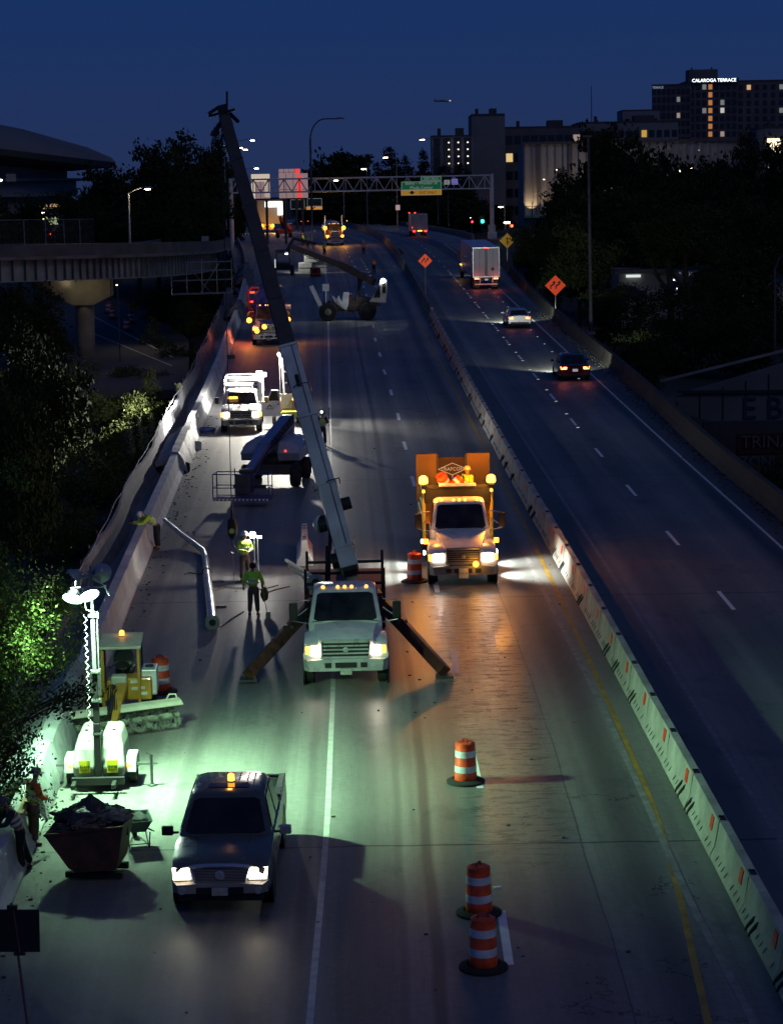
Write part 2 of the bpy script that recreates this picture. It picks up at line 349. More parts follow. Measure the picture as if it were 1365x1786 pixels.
# terrain
grs = M('rough_grass_ground', (.028, .035, .018), .95, var=.5, sc=.3, bump=.4)
xs = [-900, -500, -300, -200, -140, -100, -80, -60] + list(range(-50, 51, 3)) + [60, 80, 100, 140, 200, 300, 500, 900]
ys = list(range(-60, 0, 20)) + list(range(0, 300, 8)) + list(range(300, 640, 20)) + [700, 800, 1000, 1500, 2500]
me = bpy.data.meshes.new('ground'); me.from_pydata([(x, y, terr(x, y)) for y in ys for x in xs], [], [(i * len(xs) + k, i * len(xs) + k + 1, (i + 1) * len(xs) + k + 1, (i + 1) * len(xs) + k) for i in range(len(ys) - 1) for k in range(len(xs) - 1)])
me.materials.append(grs); o = bpy.data.objects.new('ground', me); COL.objects.link(o); tag(o, kind='structure')
# lower road on the left with its two lines
lr = MB(); q = [gplane(60, 560, 2.3), gplane(70, 690, 2.3), gplane(330, 690, 2.3), gplane(330, 600, 2.3), gplane(250, 540, 2.3), gplane(150, 515, 2.3)]
lr.slab(q, .4); o = lr.build('lower_road', M('old_asphalt', (.07, .07, .07), .85, sc=.6)); tag(o, kind='structure')
for a, b in (((150, 545), (300, 622)), ((160, 580), (300, 638))):
    m = MB(); A, B = gplane(*a, 2.73), gplane(*b, 2.73); d = (B - A).normalized(); s = Vector((-d.y, d.x, 0)) * .07
    m.add([A - s, A + s, B + s, B - s], [(0, 1, 2, 3)]); m.build('lane_line', linew, o)
# ------------------------------------------------------------------ left parapet with tarps, outer netting fence
def wall(name, prof, fx, Y0, Y1, dY, mat, zf=gz, smooth=False):
    mb = MB(); rings = []; y = Y0
    while y <= Y1 + .01: rings.append([(fx(y) + a, y, zf(y) + b) for a, b in prof]); y += dY
    mb.loft(rings); return mb.build(name, mat, None, smooth=smooth)
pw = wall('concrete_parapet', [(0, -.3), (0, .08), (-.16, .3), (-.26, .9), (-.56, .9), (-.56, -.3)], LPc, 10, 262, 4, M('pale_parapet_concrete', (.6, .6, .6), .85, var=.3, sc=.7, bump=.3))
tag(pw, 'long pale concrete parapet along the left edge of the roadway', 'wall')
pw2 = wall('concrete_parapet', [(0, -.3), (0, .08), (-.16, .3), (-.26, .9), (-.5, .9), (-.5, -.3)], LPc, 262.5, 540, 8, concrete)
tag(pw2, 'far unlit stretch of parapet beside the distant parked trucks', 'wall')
rnd = random.Random(5)
mb = MB(); rings = []; y = 12
while y < 250:
    x = LPc(y) - 1.55 - .12 * math.sin(y * .33); top = .98 + .06 * math.sin(y * .21) + rnd.uniform(-.05, .05); z = gz(y)
    rings.append([(x + .95, y, z - .25 + rnd.uniform(-.04, .04)), (x + .3, y, z - .1), (x + .05, y, z + .4), (x - .1 + rnd.uniform(-.04, .04), y, z + top), (x - .2, y, z + top + .02), (x - .32, y, z + .3), (x - .35, y, z - .6), (x + .95, y, z - .5)]); y += 1.25
mb.loft(rings); nf = mb.build('netting_fence', tarpd, None, smooth=True)
tag(nf, 'long grey debris netting slung outside the left parapet', 'fence')
mb = MB()
for k in range(0, 118): pass
y = 14.0; pts = []
while y < 245: pts.append((LPc(y) - 1.78 + .03 * math.sin(y), y, gz(y) + 1.03 + .06 * math.sin(y * .21) + rnd.uniform(-.04, .04))); y += 1.1
mb.tube(pts, .018, 5); mb.build('rope', M('white_rope', (.4, .4, .38), .7), nf)
y = 20; p0 = MB().cyl((0, 0, -1), (0, 0, 1.1), .03, n=6).build('fence_post', darksteel, nf); p0.location = (LPc(y) - 1.9, y, gz(y))
while y < 241: y += 3; c = p0.copy(); COL.objects.link(c); c.location = (LPc(y) - 1.9, y, gz(y))
def drape(name, Y0, Y1, label, seed, x_in=.12, wild=.1, zt=1.0, mat=tarp, nf=0):
    rr = random.Random(seed); mb = MB(); rings = []; y = Y0; 
    while y <= Y1:
        n = lambda a: noise.noise((y * 1.3, a * 2.1, seed)) * wild * 2
        x = LPc(y); z = gz(y)
        rings.append([(x + x_in + n(0), y, z + .02), (x + x_in * .6 + n(1), y, z + .35), (x - .08 + n(2), y, z + .7), (x - .2 + n(3) * .5, y, z + zt + n(4) * .4), (x - .55, y, z + zt + .04 + n(5) * .5), (x - .9 + n(6), y, z + zt - .25), (x - 1.3, y, z + .5 + n(7)), (x - 1.3, y, z + .3), (x - .4, y, z + .5)]); y += .22
    mb.loft(rings); o = mb.build(name, mat, None, smooth=True); return tag(o, label, 'tarp')
drape('tarp', 108, 117.5, 'crumpled white tarp draped over the parapet near the white work truck', 3, .16, .06)
drape('tarp', 52.5, 64.5, 'smooth pale tarp pulled over the parapet beside the light tower mast', 8, .03, .05, 1.02)
drape('tarp', 238, 262, 'bundled tarp heaped over the parapet at the overpass end', 9, .3, .3, 1.25, tarpd)
drape('tarp', 196, 206, 'folded netting over the parapet behind the blue truck', 12, .12, .2, 1.1, tarpd)
# ------------------------------------------------------------------ movable concrete barrier, 3.66 m blocks
bar_c = M('barrier_concrete', (.44, .43, .4), .85, var=.35, sc=1.6, bump=.25)
patch = M('orange_reflector', (.95, .07, .015), .4, var=.1)
def barrier_block(var=0):
    L = 3.70
    root = thing('concrete_barrier', 'x', 'barrier')
    prof = [(-.3, 0), (-.3, .07), (-.2, .26), (-.1, .82), (.1, .82), (.2, .26), (.3, .07), (.3, 0)]
    mb = MB(); mb.prism(prof, -L / 2, L / 2); mb.build('block', bar_c, root, bevel=.012)
    mb = MB()
    for yy in (-1.25, 1.25): mb.box((-.155, yy, .62), (.05, .2, .24), ry=-.18)
    for yy in (-1.25,): mb.slab([(-.118, yy - .13, .46 + .06), (-.118, yy + .13, .52), (-.1, yy + .13, .76), (-.1, yy - .13, .76)], .01)
    mb = MB(); mb.box((-.148, -1.2, .6), (.02, .3, .3), ry=math.atan(.1 / .56)); mb.build('orange_reflector', patch, root)
    mb = MB()
    for k, yy in enumerate([-1.5, -1.12, -.72, -.35, .05, .45, .8, 1.2, 1.55]):
        big = k in ((1, 2), (5, 6), (7, 8), ())[var]
        if (k * 7 + var * 3) % 5 == 0 and not big: continue
        if big: mb.tube([(-.318, yy + .16, .03), (-.285, yy + .1, .14), (-.235, yy, .26), (-.185, yy - .06, .36), (-.175, yy - .12, .38)], [.03, .035, .035, .025, .01], 6)
        else: mb.tube([(-.285, yy + .07, .13), (-.255, yy + .02, .2), (-.225, yy - .04, .28)], [.006, .012, .005], 5)
    mb.build('scuff_marks', M('dark_scuff', (.05, .048, .045), .9), root)
    mb = MB(); mb.box((0, -L / 2 + .1, .835), (.13, .1, .03)); mb.box((0, -L / 2 + .28, .835), (.13, .08, .03)); mb.build('loop_bar', blackm, root)
    mb = MB(); mb.box((-.15, L / 2 - .01, .5), (.02, .03, .6), ry=.15); mb.build('joint_gap', blackm, root)
    return root
blks = [barrier_block(v) for v in range(4)]; y = 34.0; i = 0
while y < 192:
    a, b = Bc(y), Bc(y + 3.73); loc = ((a + b) / 2 + .3, y + 1.865, (gz(y) + gz(y + 3.73)) / 2)
    lab = 'concrete barrier block with an orange reflector, %s from the near end of the median row' % ordn(i)
    vi = (0, 2, 1, 3, 2, 0, 3, 1, 1, 0, 3)[i % 11]; blk = blks[vi]
    if blk.get('group') is None: o = blk; o.location = loc; o['label'] = lab; o['group'] = 'concrete barrier blocks of the median row'
    else: o = dup(blk, loc, lab)
    j = random.Random(i); q = Euler((math.atan(G), 0, 0)).to_matrix() @ Euler((0, 0, -math.atan((b - a) / 3.73) + j.uniform(-.006, .006))).to_matrix(); o.rotation_euler = q.to_euler()
    y += 3.73; i += 1
o = wall('concrete_median', [(0, 0), (0, .1), (.12, .3), (.2, .95), (.42, .95), (.5, .3), (.62, .1), (.62, 0)], Bc, y, 560, 4, concrete2)
tag(o, 'long low concrete median wall curving away beyond the barrier blocks', 'wall')
mb = MB(); rr = random.Random(3)
# right concrete rail
o = wall('concrete_rail', [(0, -.3), (0, .1), (.15, .3), (.24, .85), (.5, .85), (.5, -1.5)], RBc, 12, 345, 5, M('dark_stained_concrete', (.055, .05, .042), .9, var=.6, sc=.5, bump=.3))
tag(o, 'long stained concrete rail along the right edge of the right carriageway', 'wall')
o = wall('concrete_rail', [(0, -.3), (0, .85), (.3, .85), (.3, -1.5)], lambda y: RBc(y), 346, 560, 8, concrete2)
tag(o, 'far bend of the right concrete rail under the sign gantry', 'wall')
# debris on the right shoulder, stuff
mb = MB(); rr = random.Random(8)
for k in range(900):
    y = rr.uniform(70, 200); x = RBc(y) - abs(rr.gauss(0, .35)) - .05; s = rr.uniform(.02, .07)
    mb.box((x, y, gz(y) + s * .3), (s, s * 1.4, s), rr.uniform(0, 3), rr.uniform(0, 1))
tag(mb.build('leaf_litter', M('leaf_litter', (.07, .065, .04), .95)), kind='stuff')
mb = MB()
for k in range(500):
    y = rr.uniform(38, 130); u = rr.choice([rr.uniform(0, 14.5), abs(rr.gauss(0, .4)), abs(rr.gauss(0, .3))]); x = LPc(y) + .05 + u; s = rr.choice([.015, .02, .03, .05])
    mb.box((x, y, gz(y) + s * .3), (s, s * 1.6, s * .6), rr.uniform(0, 3))
tag(mb.build('road_grit', M('dark_grit', (.06, .058, .05), .95)), kind='stuff')
# ------------------------------------------------------------------ ramp overpass on the left
OP = [(-75, 158, 11.1), (-50, 168, 11.0), (-29, 178, 10.8), (-20, 186, 10.65), (-16.4, 200, 10.4), (-16.2, 225, 9.9), (-17.8, 265, 9.3), (-21, 305, 8.8), (-26, 350, 8.8)]
def opf(fine=1):
    out = []
    for i in range(len(OP) - 1):
        p0, p1, p2, p3 = [Vector(OP[max(0, min(len(OP) - 1, k))]) for k in (i - 1, i, i + 1, i + 2)]
        for k in range(8):
            t = k / 8; out.append(.5 * ((2 * p1) + (-p0 + p2) * t + (2 * p0 - 5 * p1 + 4 * p2 - p3) * t * t + (-p0 + 3 * p1 - 3 * p2 + p3) * t ** 3))
    out.append(Vector(OP[-1])); return out
opp = opf()
def along(name, prof, mat, parent=None, a=0, b=None, smooth=False):
    mb = MB(); rings = []
    P = opp[a:b]
    for i, p in enumerate(P):
        t = (P[min(i + 1, len(P) - 1)] - P[max(0, i - 1)]); t.z = 0; t.normalize(); nrm = Vector((-t.y, t.x, 0))   # away from camera
        rings.append([p + nrm * u + Vector((0, 0, w)) for u, w in prof])
    mb.loft(rings); return mb.build(name, mat, parent, smooth=smooth)
ov = thing('overpass', 'concrete ramp overpass with steel girders crossing behind the bushes on the left', 'overpass', (0, 0, 0), tilt=False)
along('deck', [(-.3, -.25), (-.3, .0), (8, 0), (8, -.25)], concrete2, ov)
along('parapet', [(-.3, .0), (-.3, .85), (0, .85), (0, .0)], M('overpass_concrete', (.12, .12, .12), .9, var=.4, sc=.6), ov)
along('parapet', [(7.7, .0), (7.7, .85), (8, .85), (8, .0)], MATS['overpass_concrete'], ov)
gird = M('painted_girder', (.3, .32, .3), .6, var=.35, sc=.8)
along('girder', [(.1, -1.9), (.1, -1.82), (.3, -1.8), (.3, -.3), (.15, -.28), (.55, -.25), (.4, -.3), (.4, -1.8), (.65, -1.85), (.65, -1.9)], gird, ov, 0, 40)
along('girder', [(6.5, -1.9), (6.5, -.26), (6.7, -.26), (6.7, -1.9)], gird, ov, 0, 40)
s0 = MB().box((0, 0, 0), (.06, .25, 1.5)).build('stiffener', M('dark_girder_rib', (.08, .08, .08), .7), ov); first = True
for i in range(4, 40):
    for t in (0, .5):
        p = opp[i].lerp(opp[i + 1], t); c = s0 if first else s0.copy(); first or COL.objects.link(c); first = False; c.location = (p.x, p.y + .18, p.z - 1.05)
mb = MB(); chain = MB()
for i in range(0, 33): 
    p = opp[i]
    if p.x > -22.5: break
    mb.cyl((p.x, p.y + .15, p.z + .8), (p.x, p.y + .15, p.z + 2.75), .035, n=6)
    q = opp[i + 1]; mb.cyl((p.x, p.y + .15, p.z + 2.75), (q.x, q.y + .15, q.z + 2.75), .025, n=5)
    for k in range(12):
        for (za, zb) in ((.85, 2.7), (2.7, .85)):
            a = p.lerp(q, k / 12); b = p.lerp(q, (k + 1.6) / 12); chain.cyl((a.x, a.y + .15, a.z + za), (b.x, b.y + .15, b.z + zb), .008, n=3, cap=False)
fn = mb.build('fence_frame', steel, ov); chain.build('chain_mesh', darksteel, fn)
pr = thing('bridge_pier', 'hammerhead concrete pier holding up the overpass, its cap lamp lit', 'pier', (-23.9, 187, 0), tilt=False)
mb = MB(); rr_ = []
for z in (1.0, 7.6): rr_.append([(.72 * math.cos(a), .8 * math.sin(a), z) for a in [math.pi * 2 * k / 20 for k in range(20)]])
mb.loft(rr_); mb.build('column', concrete2, pr, smooth=True)
mb = MB(); mb.prism([(-4.0, 8.9), (-4.0, 8.2), (-.8, 6.7), (.8, 6.7), (2.2, 7.4), (2.2, 8.9)], -1, 1); mb.build('pier_cap', concrete2, pr, bevel=.05)
mb = MB(); mb.box((-1.2, -1.5, 8.75), (.35, .3, .12)); mb.build('lamp', E('under_bridge_lamp', (1, .8, .5), 12), pr)
light('SPOT', 'under_bridge_light', (.6, -3.0, 8.6), 45, (1, .8, .42), pr, (1.2, 0, 6.4), .1, 110)
light('POINT', 'under_bridge_light', (4, 8, 6.5), 90, (1, .8, .5), pr)
scf = thing('scaffold', 'pipe scaffold platform hanging beside the overpass end near the parapet', 'scaffold', (-15.0, 196, 0), tilt=False)
mb = MB()
for z in (8.1, 8.9, 9.6, 7.0): mb.cyl((-2.8, 0, z), (1.9, 4, z - .1), .035, n=5); mb.cyl((-2.8, 1.6, z), (1.9, 5.6, z - .1), .03, n=5)
for t in (0, .25, .5, .75, 1): mb.cyl((-2.8 + 4.7 * t, 4 * t, 6.9), (-2.8 + 4.7 * t, 4 * t, 9.8), .035, n=5)
mb.cyl((-1.6, 1, 9.4), (.2, 2.5, 7), .03, n=5); mb.cyl((.9, 3, 9.4), (-.6, 1.7, 7), .03, n=5); mb.build('scaffold_pipes', steel, scf)
mb = MB(); mb.slab([(-2.8, 0, 6.95), (1.9, 4, 6.85), (1.9, 5.6, 6.85), (-2.8, 1.6, 6.95)], .05); mb.build('plank_deck', M('plywood', (.2, .13, .07), .8), scf)
# small low chain-link fence below
f2 = thing('chain_fence', 'low chain-link fence behind the bushes below the parapet', 'fence', (0, 0, 0), tilt=False)
mb = MB(); ch = MB(); A, B = gplane(215, 640, 1.6), gplane(345, 650, 1.6)
for k in range(7):
    p = A.lerp(B, k / 6); mb.cyl(p - Vector((0, 0, 2)), p + Vector((0, 0, .6)), .04, n=6)
mb.cyl(A + Vector((0, 0, .6)), B + Vector((0, 0, .6)), .03, n=5)
mb.build('fence_frame', steel, f2)
for k in range(70):
    p = A.lerp(B, k / 70); q = A.lerp(B, (k + 2) / 70); ch.cyl(p - Vector((0, 0, 1)), q + Vector((0, 0, .6)), .008, n=3, cap=False); ch.cyl(q - Vector((0, 0, 1)), p + Vector((0, 0, .6)), .008, n=3, cap=False)
ch.build('chain_mesh', steel, f2)
# ================================================================== BACKGROUND
def zat(x, y, Y): return at(x, y, Y)
wdark = M('dark_window', (.02, .022, .03), .15, spec=.7)
def bld(name, label, x0, x1, yt, Y, depth, mat, rows=0, cols=0, wz=2.1, ww=1.5, lit={}, top=0.6, rot=0, fz=3.2, roofstuff=True, skipz=0, group=None):
    a, b = at(x0, yt, Y), at(x1, yt, Y); zt = (a.z + b.z) / 2; zb = terr((a.x + b.x) / 2, Y) - 2; w = b.x - a.x
    r = thing(name, label, 'building', ((a.x + b.x) / 2, Y, zb), rot, group, tilt=False); hgt = zt - zb
    mb = MB(); mb.box((0, depth / 2, hgt / 2), (w, depth, hgt)); mb.build('wall', mat, r)
    mb = MB()
    for s in (-1, 1): mb.box((s * (w / 2 - .15), depth / 2, hgt + top / 2), (.3, depth, top))
    mb.box((0, .15, hgt + top / 2), (w - .6, .3, top)); mb.box((0, depth - .15, hgt + top / 2), (w - .6, .3, top))
    if roofstuff: mb.box((w * .2, depth * .5, hgt + 1), (w * .2, depth * .3, 2)); mb.cyl((-w * .3, depth * .4, hgt), (-w * .3, depth * .4, hgt + 2), .4)
    mb.build('roof', M('roof_gravel', (.08, .08, .085), .9), r)
    base = None
    for i in range(rows):
        for j in range(cols):
            x = -w / 2 + w * (j + .5) / cols; z = hgt - skipz - fz * (i + .62)
            if z < 2: continue
            c = lit.get((i, j))
            mb = MB(); mb.box((0, 0, 0), (ww, .16, wz)); mb.box((0, -.09, 0), (.06, .05, wz)); 
            key = 'winmesh_%s_%s_%s' % (ww, wz, c)
            if key not in MATS:
                o = mb.build('window', (E('lit_window_%s' % (c,), *c) if c else wdark), r); MATS[key] = o.data
            else:
                o = bpy.data.objects.new('window', MATS[key]); COL.objects.link(o); o.parent = r
            o.location = (x, -.02, z)
    return r, w, hgt, zb
bdark = M('dark_brick_facade', (.15, .14, .15), .85, var=.4, sc=.15)
bgrey = M('grey_concrete_facade', (.24, .23, .24), .85, var=.3, sc=.12)
bpale = M('pale_panel_facade', (.42, .4, .38), .85, var=.3, sc=.12)
WA = ((1, .62, .25), 1.2); WB = ((1, .75, .6), .3); WC = ((1, .42, .14), .4); WD = ((.85, .9, .85), .18)
lit = {(r_, 3): WC for r_ in (0, 1, 2, 3, 4, 5, 6, 7)}; lit.update({(0, 2): WD, (3, 2): WD, (3, 5): ((1, .95, .9), .5), (6, 5): WB, (2, 5): WD, (7, 2): WD})
t1, w1, h1, z1 = bld('apartment_tower', 'tall tower with a lit name sign on the roof edge and a glowing stair column', 1201, 1285, 143, 600, 22, bdark, 9, 8, 1.25, .95, lit, .6, 0, 1.95, False)
mb = MB(); mb.box((.6 - w1 * .24, 5, h1 + 1.6), (7.2, 7, 3.2)); mb.box((-w1 * .24 - 2, 4, h1 + 3.5), (.4, .4, .6)); mb.box((-w1 * .24 + 3, 4, h1 + 3.5), (.4, .4, .6)); mb.build('penthouse', bdark, t1)
mb = MB(); mb.box((0, -.3, h1 + .3), (w1 + .6, .6, 1.2)); mb.build('roof_ledge', M('roof_ledge', (.1, .1, .11), .8), t1)
sgn = E('sign_letters', (.85, .95, 1), 2.6)
lettering('CALAROGA TERRACE', 1.15, sgn, t1, (.1, -.66, h1 + .35), sx=.98)
t2, w2, h2, z2 = bld('apartment_tower', 'set-back left wing of the tall tower with one small lit window', 1136, 1203, 151, 590, 26, bdark, 9, 8, 1.2, .8, {(1, 5): WD, (3, 5): WB}, .6, R_(-8), 1.95, False)
lettering('TERRACE', .8, E('sign_dim', (.7, .8, 1), .35), t2, (-w2 * .34, -.25, h2 - .2), sx=.8)
bld('apartment_tower', 'dark right wing of the tall tower running out of the frame', 1283, 1440, 143, 604, 22, bdark, 9, 11, 1.2, 1.0, {(0, 1): ((1, .6, .3), .6), (0, 5): WD, (3, 5): WD}, .6, R_(2), 1.95, False)
bld('office_building', 'low flat-roofed wing with a yellow lit window under the tall tower', 1010, 1182, 215, 560, 25, bgrey, 3, 13, 1.6, 1.2, {(0, 8): ((1, .6, .12), .5), (1, 3): WB}, .5, 0, 4.0)
bld('office_building', 'square rooftop block standing behind the low flat-roofed wing', 1085, 1150, 194, 585, 14, bgrey, 1, 4, 1.4, 1.0, {}, .4, 0, 4.0, False)
bld('office_building', 'tall blank windowless block to the right of the lamp-dotted apartment slab', 822, 880, 203, 540, 22, bgrey, 0, 0, roofstuff=True)
bld('office_building', 'long dark building with one square yellow window near its left end', 880, 1012, 224, 545, 22, bdark, 7, 9, 1.9, 1.5, {(1, 0): ((1, .72, .3), .7), (4, 2): WD, (0, 8): WB}, .5, 0, 4.0)
lt = {(i, j): ((1, .93, .8), .14) for i in range(4) for j in range(3)}
ap, wa, ha, _ = bld('apartment_slab', 'pale apartment slab with a grid of small balcony lights behind the conifers', 752, 824, 239, 520, 12, bgrey, 5, 4, 1.8, 1.5, {}, .4, 0, 1.75)
for i in range(4):
    for j in range(3):
        mb = MB(); mb.box((-wa / 2 + 2.75 + j * 2.05 + 1, -.35, ha - 1.2 - i * 1.5), (.28, .2, .22)); mb.build('balcony_light', E('balcony_lamp', (1, .85, .62), 3), ap)
# garage / hall with ribbed pale facade, uplit
ga = at(912, 252, 480); gb = at(1300, 252, 480)
gr = thing('parking_garage', 'pale ribbed parking structure lit warm at its lower left corner', 'building', (ga.x, 480, 3), tilt=False)
gw = gb.x - ga.x; gh = ga.z - 3
mb = MB(); mb.box((gw / 2, 10, gh / 2), (gw, 20, gh)); mb.build('wall', bpale, gr)
mb = MB()
for k in range(0, 30): mb.box((.3 + k * 1.55, -.12, gh / 2 + .5), (.16, .22, gh - 1.5))
mb.build('facade_ribs', M('rib_metal', (.33, .31, .29), .7), gr)
for k, x in enumerate((3.0, 9.4)):
    mb = MB(); mb.box((x, -.15, gh / 2), (.8, .25, gh - .4)); mb.build('pillar', bdark, gr)
mb = MB(); mb.box((gw / 2, -.2, gh + .2), (gw + .6, .8, .5)); mb.build('roof_ledge', MATS['roof_ledge'], gr)
mb = MB(); mb.box((3.4, -1.3, 6.1), (7, 2.2, .5)); mb.build('canopy', M('teal_canopy', (.08, .3, .28), .5), gr)
light('SPOT', 'facade_uplight', (1.3, -2.0, 6.8), 650, (1, .72, .38), gr, (1.6, .6, 11), .1, 75)
light('SPOT', 'facade_uplight', (4.6, -2.0, 6.8), 160, (1, .72, .38), gr, (5, .6, 11), .1, 70)
light('POINT', 'facade_glow', (16, -6, 9), 900, (1, .8, .6), gr)
bld('hospital_annex', 'building with tall bright windows at the right edge behind the trees', 1334, 1420, 224, 470, 20, bgrey, 2, 3, 3.0, 2.6, {(0, 0): ((1, .78, .5), 2.2), (0, 1): ((1, .78, .5), 2.2), (1, 0): WB}, .6, 0, 5.5)
# arena
ar = thing('arena', 'huge round arena with a swept overhanging roof at the left edge', 'arena', (-135, 560, 2), tilt=False)
def ell(rx, ry, z, n=72, dz=0): return [(rx * math.cos(2 * math.pi * k / n), ry * math.sin(2 * math.pi * k / n), z + dz * math.cos(2 * math.pi * k / n)) for k in range(n)]
mb = MB(); mb.loft([ell(20, 20, 39, dz=-4), ell(50, 50, 36.5, dz=-8), ell(65, 65, 34, dz=-10), ell(70.5, 70.5, 32.2, dz=-10.7), ell(71.5, 71.5, 30.8, dz=-10.4), ell(70.5, 70.5, 29.2, dz=-10), ell(61, 61, 25.5, dz=-7), ell(40, 40, 25, dz=-5)]); mb.build('roof', M('arena_roof', (.2, .19, .19), .8, var=.25, sc=.05), ar, smooth=True)
mb = MB(); mb.loft([ell(60, 60, 26, dz=-7), ell(59, 59, -2)]); mb.build('wall', bpale, ar, smooth=True)
mb = MB(); mb.loft([ell(60, 60, 16.6), ell(64, 64, 16.8), ell(64.2, 64.2, 16.3), ell(62, 62, 16.2), ell(62, 62, 12.8), ell(60, 60, 12.6)]); mb.build('balcony_band', M('arena_band', (.3, .3, .32), .8, sc=.05), ar, smooth=True)
mb = MB(); mb.loft([ell(60, 60, 12.7), ell(61, 61, -2)]); mb.build('lower_wall', bgrey, ar, smooth=True)
for (px, py, w, h, c) in ((89, 360, 4.6, 1.0, ((1, .66, .35), .55)), (90, 385, 3.2, 1.6, ((.85, 1, .55), .35)), (20, 310, 2, 1.6, ((.05, .06, .08), .2))):
    p = at(px, py, 497) ; o = MB().box((p.x + 135, p.y - 560, p.z - 2), (w, .5, h)).build('window', E('arena_window_%d' % px, *c), ar)
# ------------------------------------------------------------------ sign gantry
gn = thing('sign_gantry', 'white lattice sign gantry spanning both carriageways', 'gantry', (0, 330, 0), tilt=False)
A, B = at(401, 314, 330), at(858, 307, 330); zt, zb_ = (A.z + B.z) / 2 + .05, (A.z + B.z) / 2 - 1.75
mb = MB(); x0, x1 = A.x, B.x; nb = 17
for yy in (-.7, .7):
    for z in (zt, zb_): mb.cyl((x0, yy, z), (x1, yy, z), .11, n=8)
    for k in range(nb):
        a = x0 + (x1 - x0) * k / nb; b = x0 + (x1 - x0) * (k + 1) / nb; m_ = (a + b) / 2
        mb.cyl((a, yy, zb_), (m_, yy, zt), .06, n=6); mb.cyl((m_, yy, zt), (b, yy, zb_), .06, n=6); mb.cyl((m_, yy, zb_), (m_, yy, zt), .04, n=6); mb.cyl((a, -.7, zt), (a, .7, zt), .04, n=5)
galv = M('gantry_steel', (.75, .72, .7), .5, .3)
mb.build('truss', galv, gn)
for x, zz in ((x0 + .1, 6.5), (x1 - .1, 8.2)):
    mb = MB(); mb.cyl((x, -.7, zz), (x, -.7, zt + .2), .26, n=14); mb.cyl((x, .7, zz), (x, .7, zt + .2), .26, n=14); mb.box((x, 0, zz + .4), (1.2, 2.4, .9)); mb.build('column', galv, gn)
sg = M('sign_green', (.02, .2, .09), .5, var=.1); sy = M('sign_yellow', (.8, .42, .02), .5, var=.1); swh = E('sign_legend_white', (.7, .8, .75), .22); sbk = M('sign_legend_black', (.02, .02, .02), .5)
so_ = E('sign_green_lit', (.01, .16, .07), .36); sye = E('sign_yellow_lit', (.8, .38, .02), .35)
def gsign(label, x0, x1, ya, yb, mat, lines, Y=329, fr=True, yel=None):
    a, b = at(x0, ya, Y), at(x1, yb, Y); w, h = b.x - a.x, a.z - b.z
    r = thing('highway_sign', label, 'sign', ((a.x + b.x) / 2, Y, b.z), tilt=False)
    MB().box((0, 0, h / 2), (w, .08, h)).build('panel', mat, r, bevel=.03)
    mb = MB()
    for z in (.06, h - .06): mb.box((0, -.05, z), (w - .1, .02, .06))
    for s in (-1, 1): mb.box((s * (w / 2 - .08), -.05, h / 2), (.06, .02, h - .3))
    mb.build('border', swh, r)
    for t, sz, dx, dz, m_ in lines: lettering(t, sz, m_, r, (dx, -.07, dz), sx=.95)
    return r, w, h
gsign('green overhead sign for Bdwy Weidler St and Moda Center above its yellow exit strip', 699, 770, 317, 331, so_, [('Bdwy - Weidler St', .62, 0, .0 + .95, swh), ('Moda Center', .62, 0, .33, swh)])
r, w, h = gsign('yellow EXIT ONLY strip under the green Moda Center sign', 699, 770, 331.5, 340, sye, [('EXIT ONLY', .5, .9, .33, sbk)])
mb = MB(); mb.prism([(-1.75, .42), (-1.3, .12), (-.85, .42), (-1.1, .42), (-1.1, .6), (-1.5, .6), (-1.5, .42)], -.09, -.06); mb.build('arrow', sbk, r)
gsign('small green EXIT 302 A tab on top of the gantry truss', 733, 770, 308, 315, so_, [('EXIT 302 A', .42, 0, .28, swh)])
gsign('small white number plaque beside the blue square on the truss', 774, 784, 314, 322, E('plaque_white', (.5, .55, .5), .3), [('1', .5, 0, .32, sbk)])
gsign('small blue square hospital sign marked H on the truss', 787, 798, 312, 322, E('sign_blue', (.15, .12, .6), .6), [('H', .62, 0, .4, swh)])
# bright white and red-lit sheeted boxes behind the truss on the left
shw = E('lit_sheet_warm', (1, .84, .66), .55); shg = E('lit_sheet_pink', (.75, .5, .52), .3); shr = E('lit_sheet_red', (1, .06, .06), .9)
def lbox(label, x0, x1, ya, yb, Y, m_, extra=()):
    a, b = at(x0, ya, Y), at(x1, yb, Y); r = thing('billboard', label, 'billboard', ((a.x + b.x) / 2, Y, b.z), tilt=False); w, h = b.x - a.x, a.z - b.z
    MB().box((0, .6, h / 2), (w, 1.2, h)).build('panel', m_, r, bevel=.05)
    mb = MB()
    for k in range(1, 4): mb.box((-w / 2 + w * k / 4, -.03, h / 2), (.06, .04, h))
    mb.box((0, -.03, h * .35), (w, .04, .06)); mb.build('panel_seams', M('seam_grey', (.2, .2, .2), .7), r)
    for s in (-.3, .3): MB().cyl((w * s, .6, -8), (w * s, .6, 0), .2).build('post', darksteel, r)
    for (u0, u1, v0, v1, mm) in extra: MB().box((-w / 2 + w * (u0 + u1) / 2, -.06, h * (v0 + v1) / 2), (w * (u1 - u0), .06, h * (v1 - v0))).build('lit_strip', mm, r)
lbox('warm white lit board behind the left end of the truss', 438, 471, 304, 346, 345, shg, ((0, .2, 0, 1, shw), (.2, 1, .7, 1, shw), (.72, .98, .05, .7, E('lit_sheet_dim', (1, .85, .7), .38))))
lbox('pinkish lit board with a glowing red stripe behind the truss', 486, 537, 303, 345, 345, shg, ((.64, .78, 0, .95, shr),))
lbox('small upper board with a red end above the red-striped board', 486, 523, 295, 303, 346, shg, ((.76, .98, 0, 1, shr),))
lg = thing('lit_storefront', 'glaring white lit band under the boards at the far end of the road', 'building', (-17.6, 420, 8), tilt=False)
a, b = at(462, 352, 420), at(496, 361, 420)
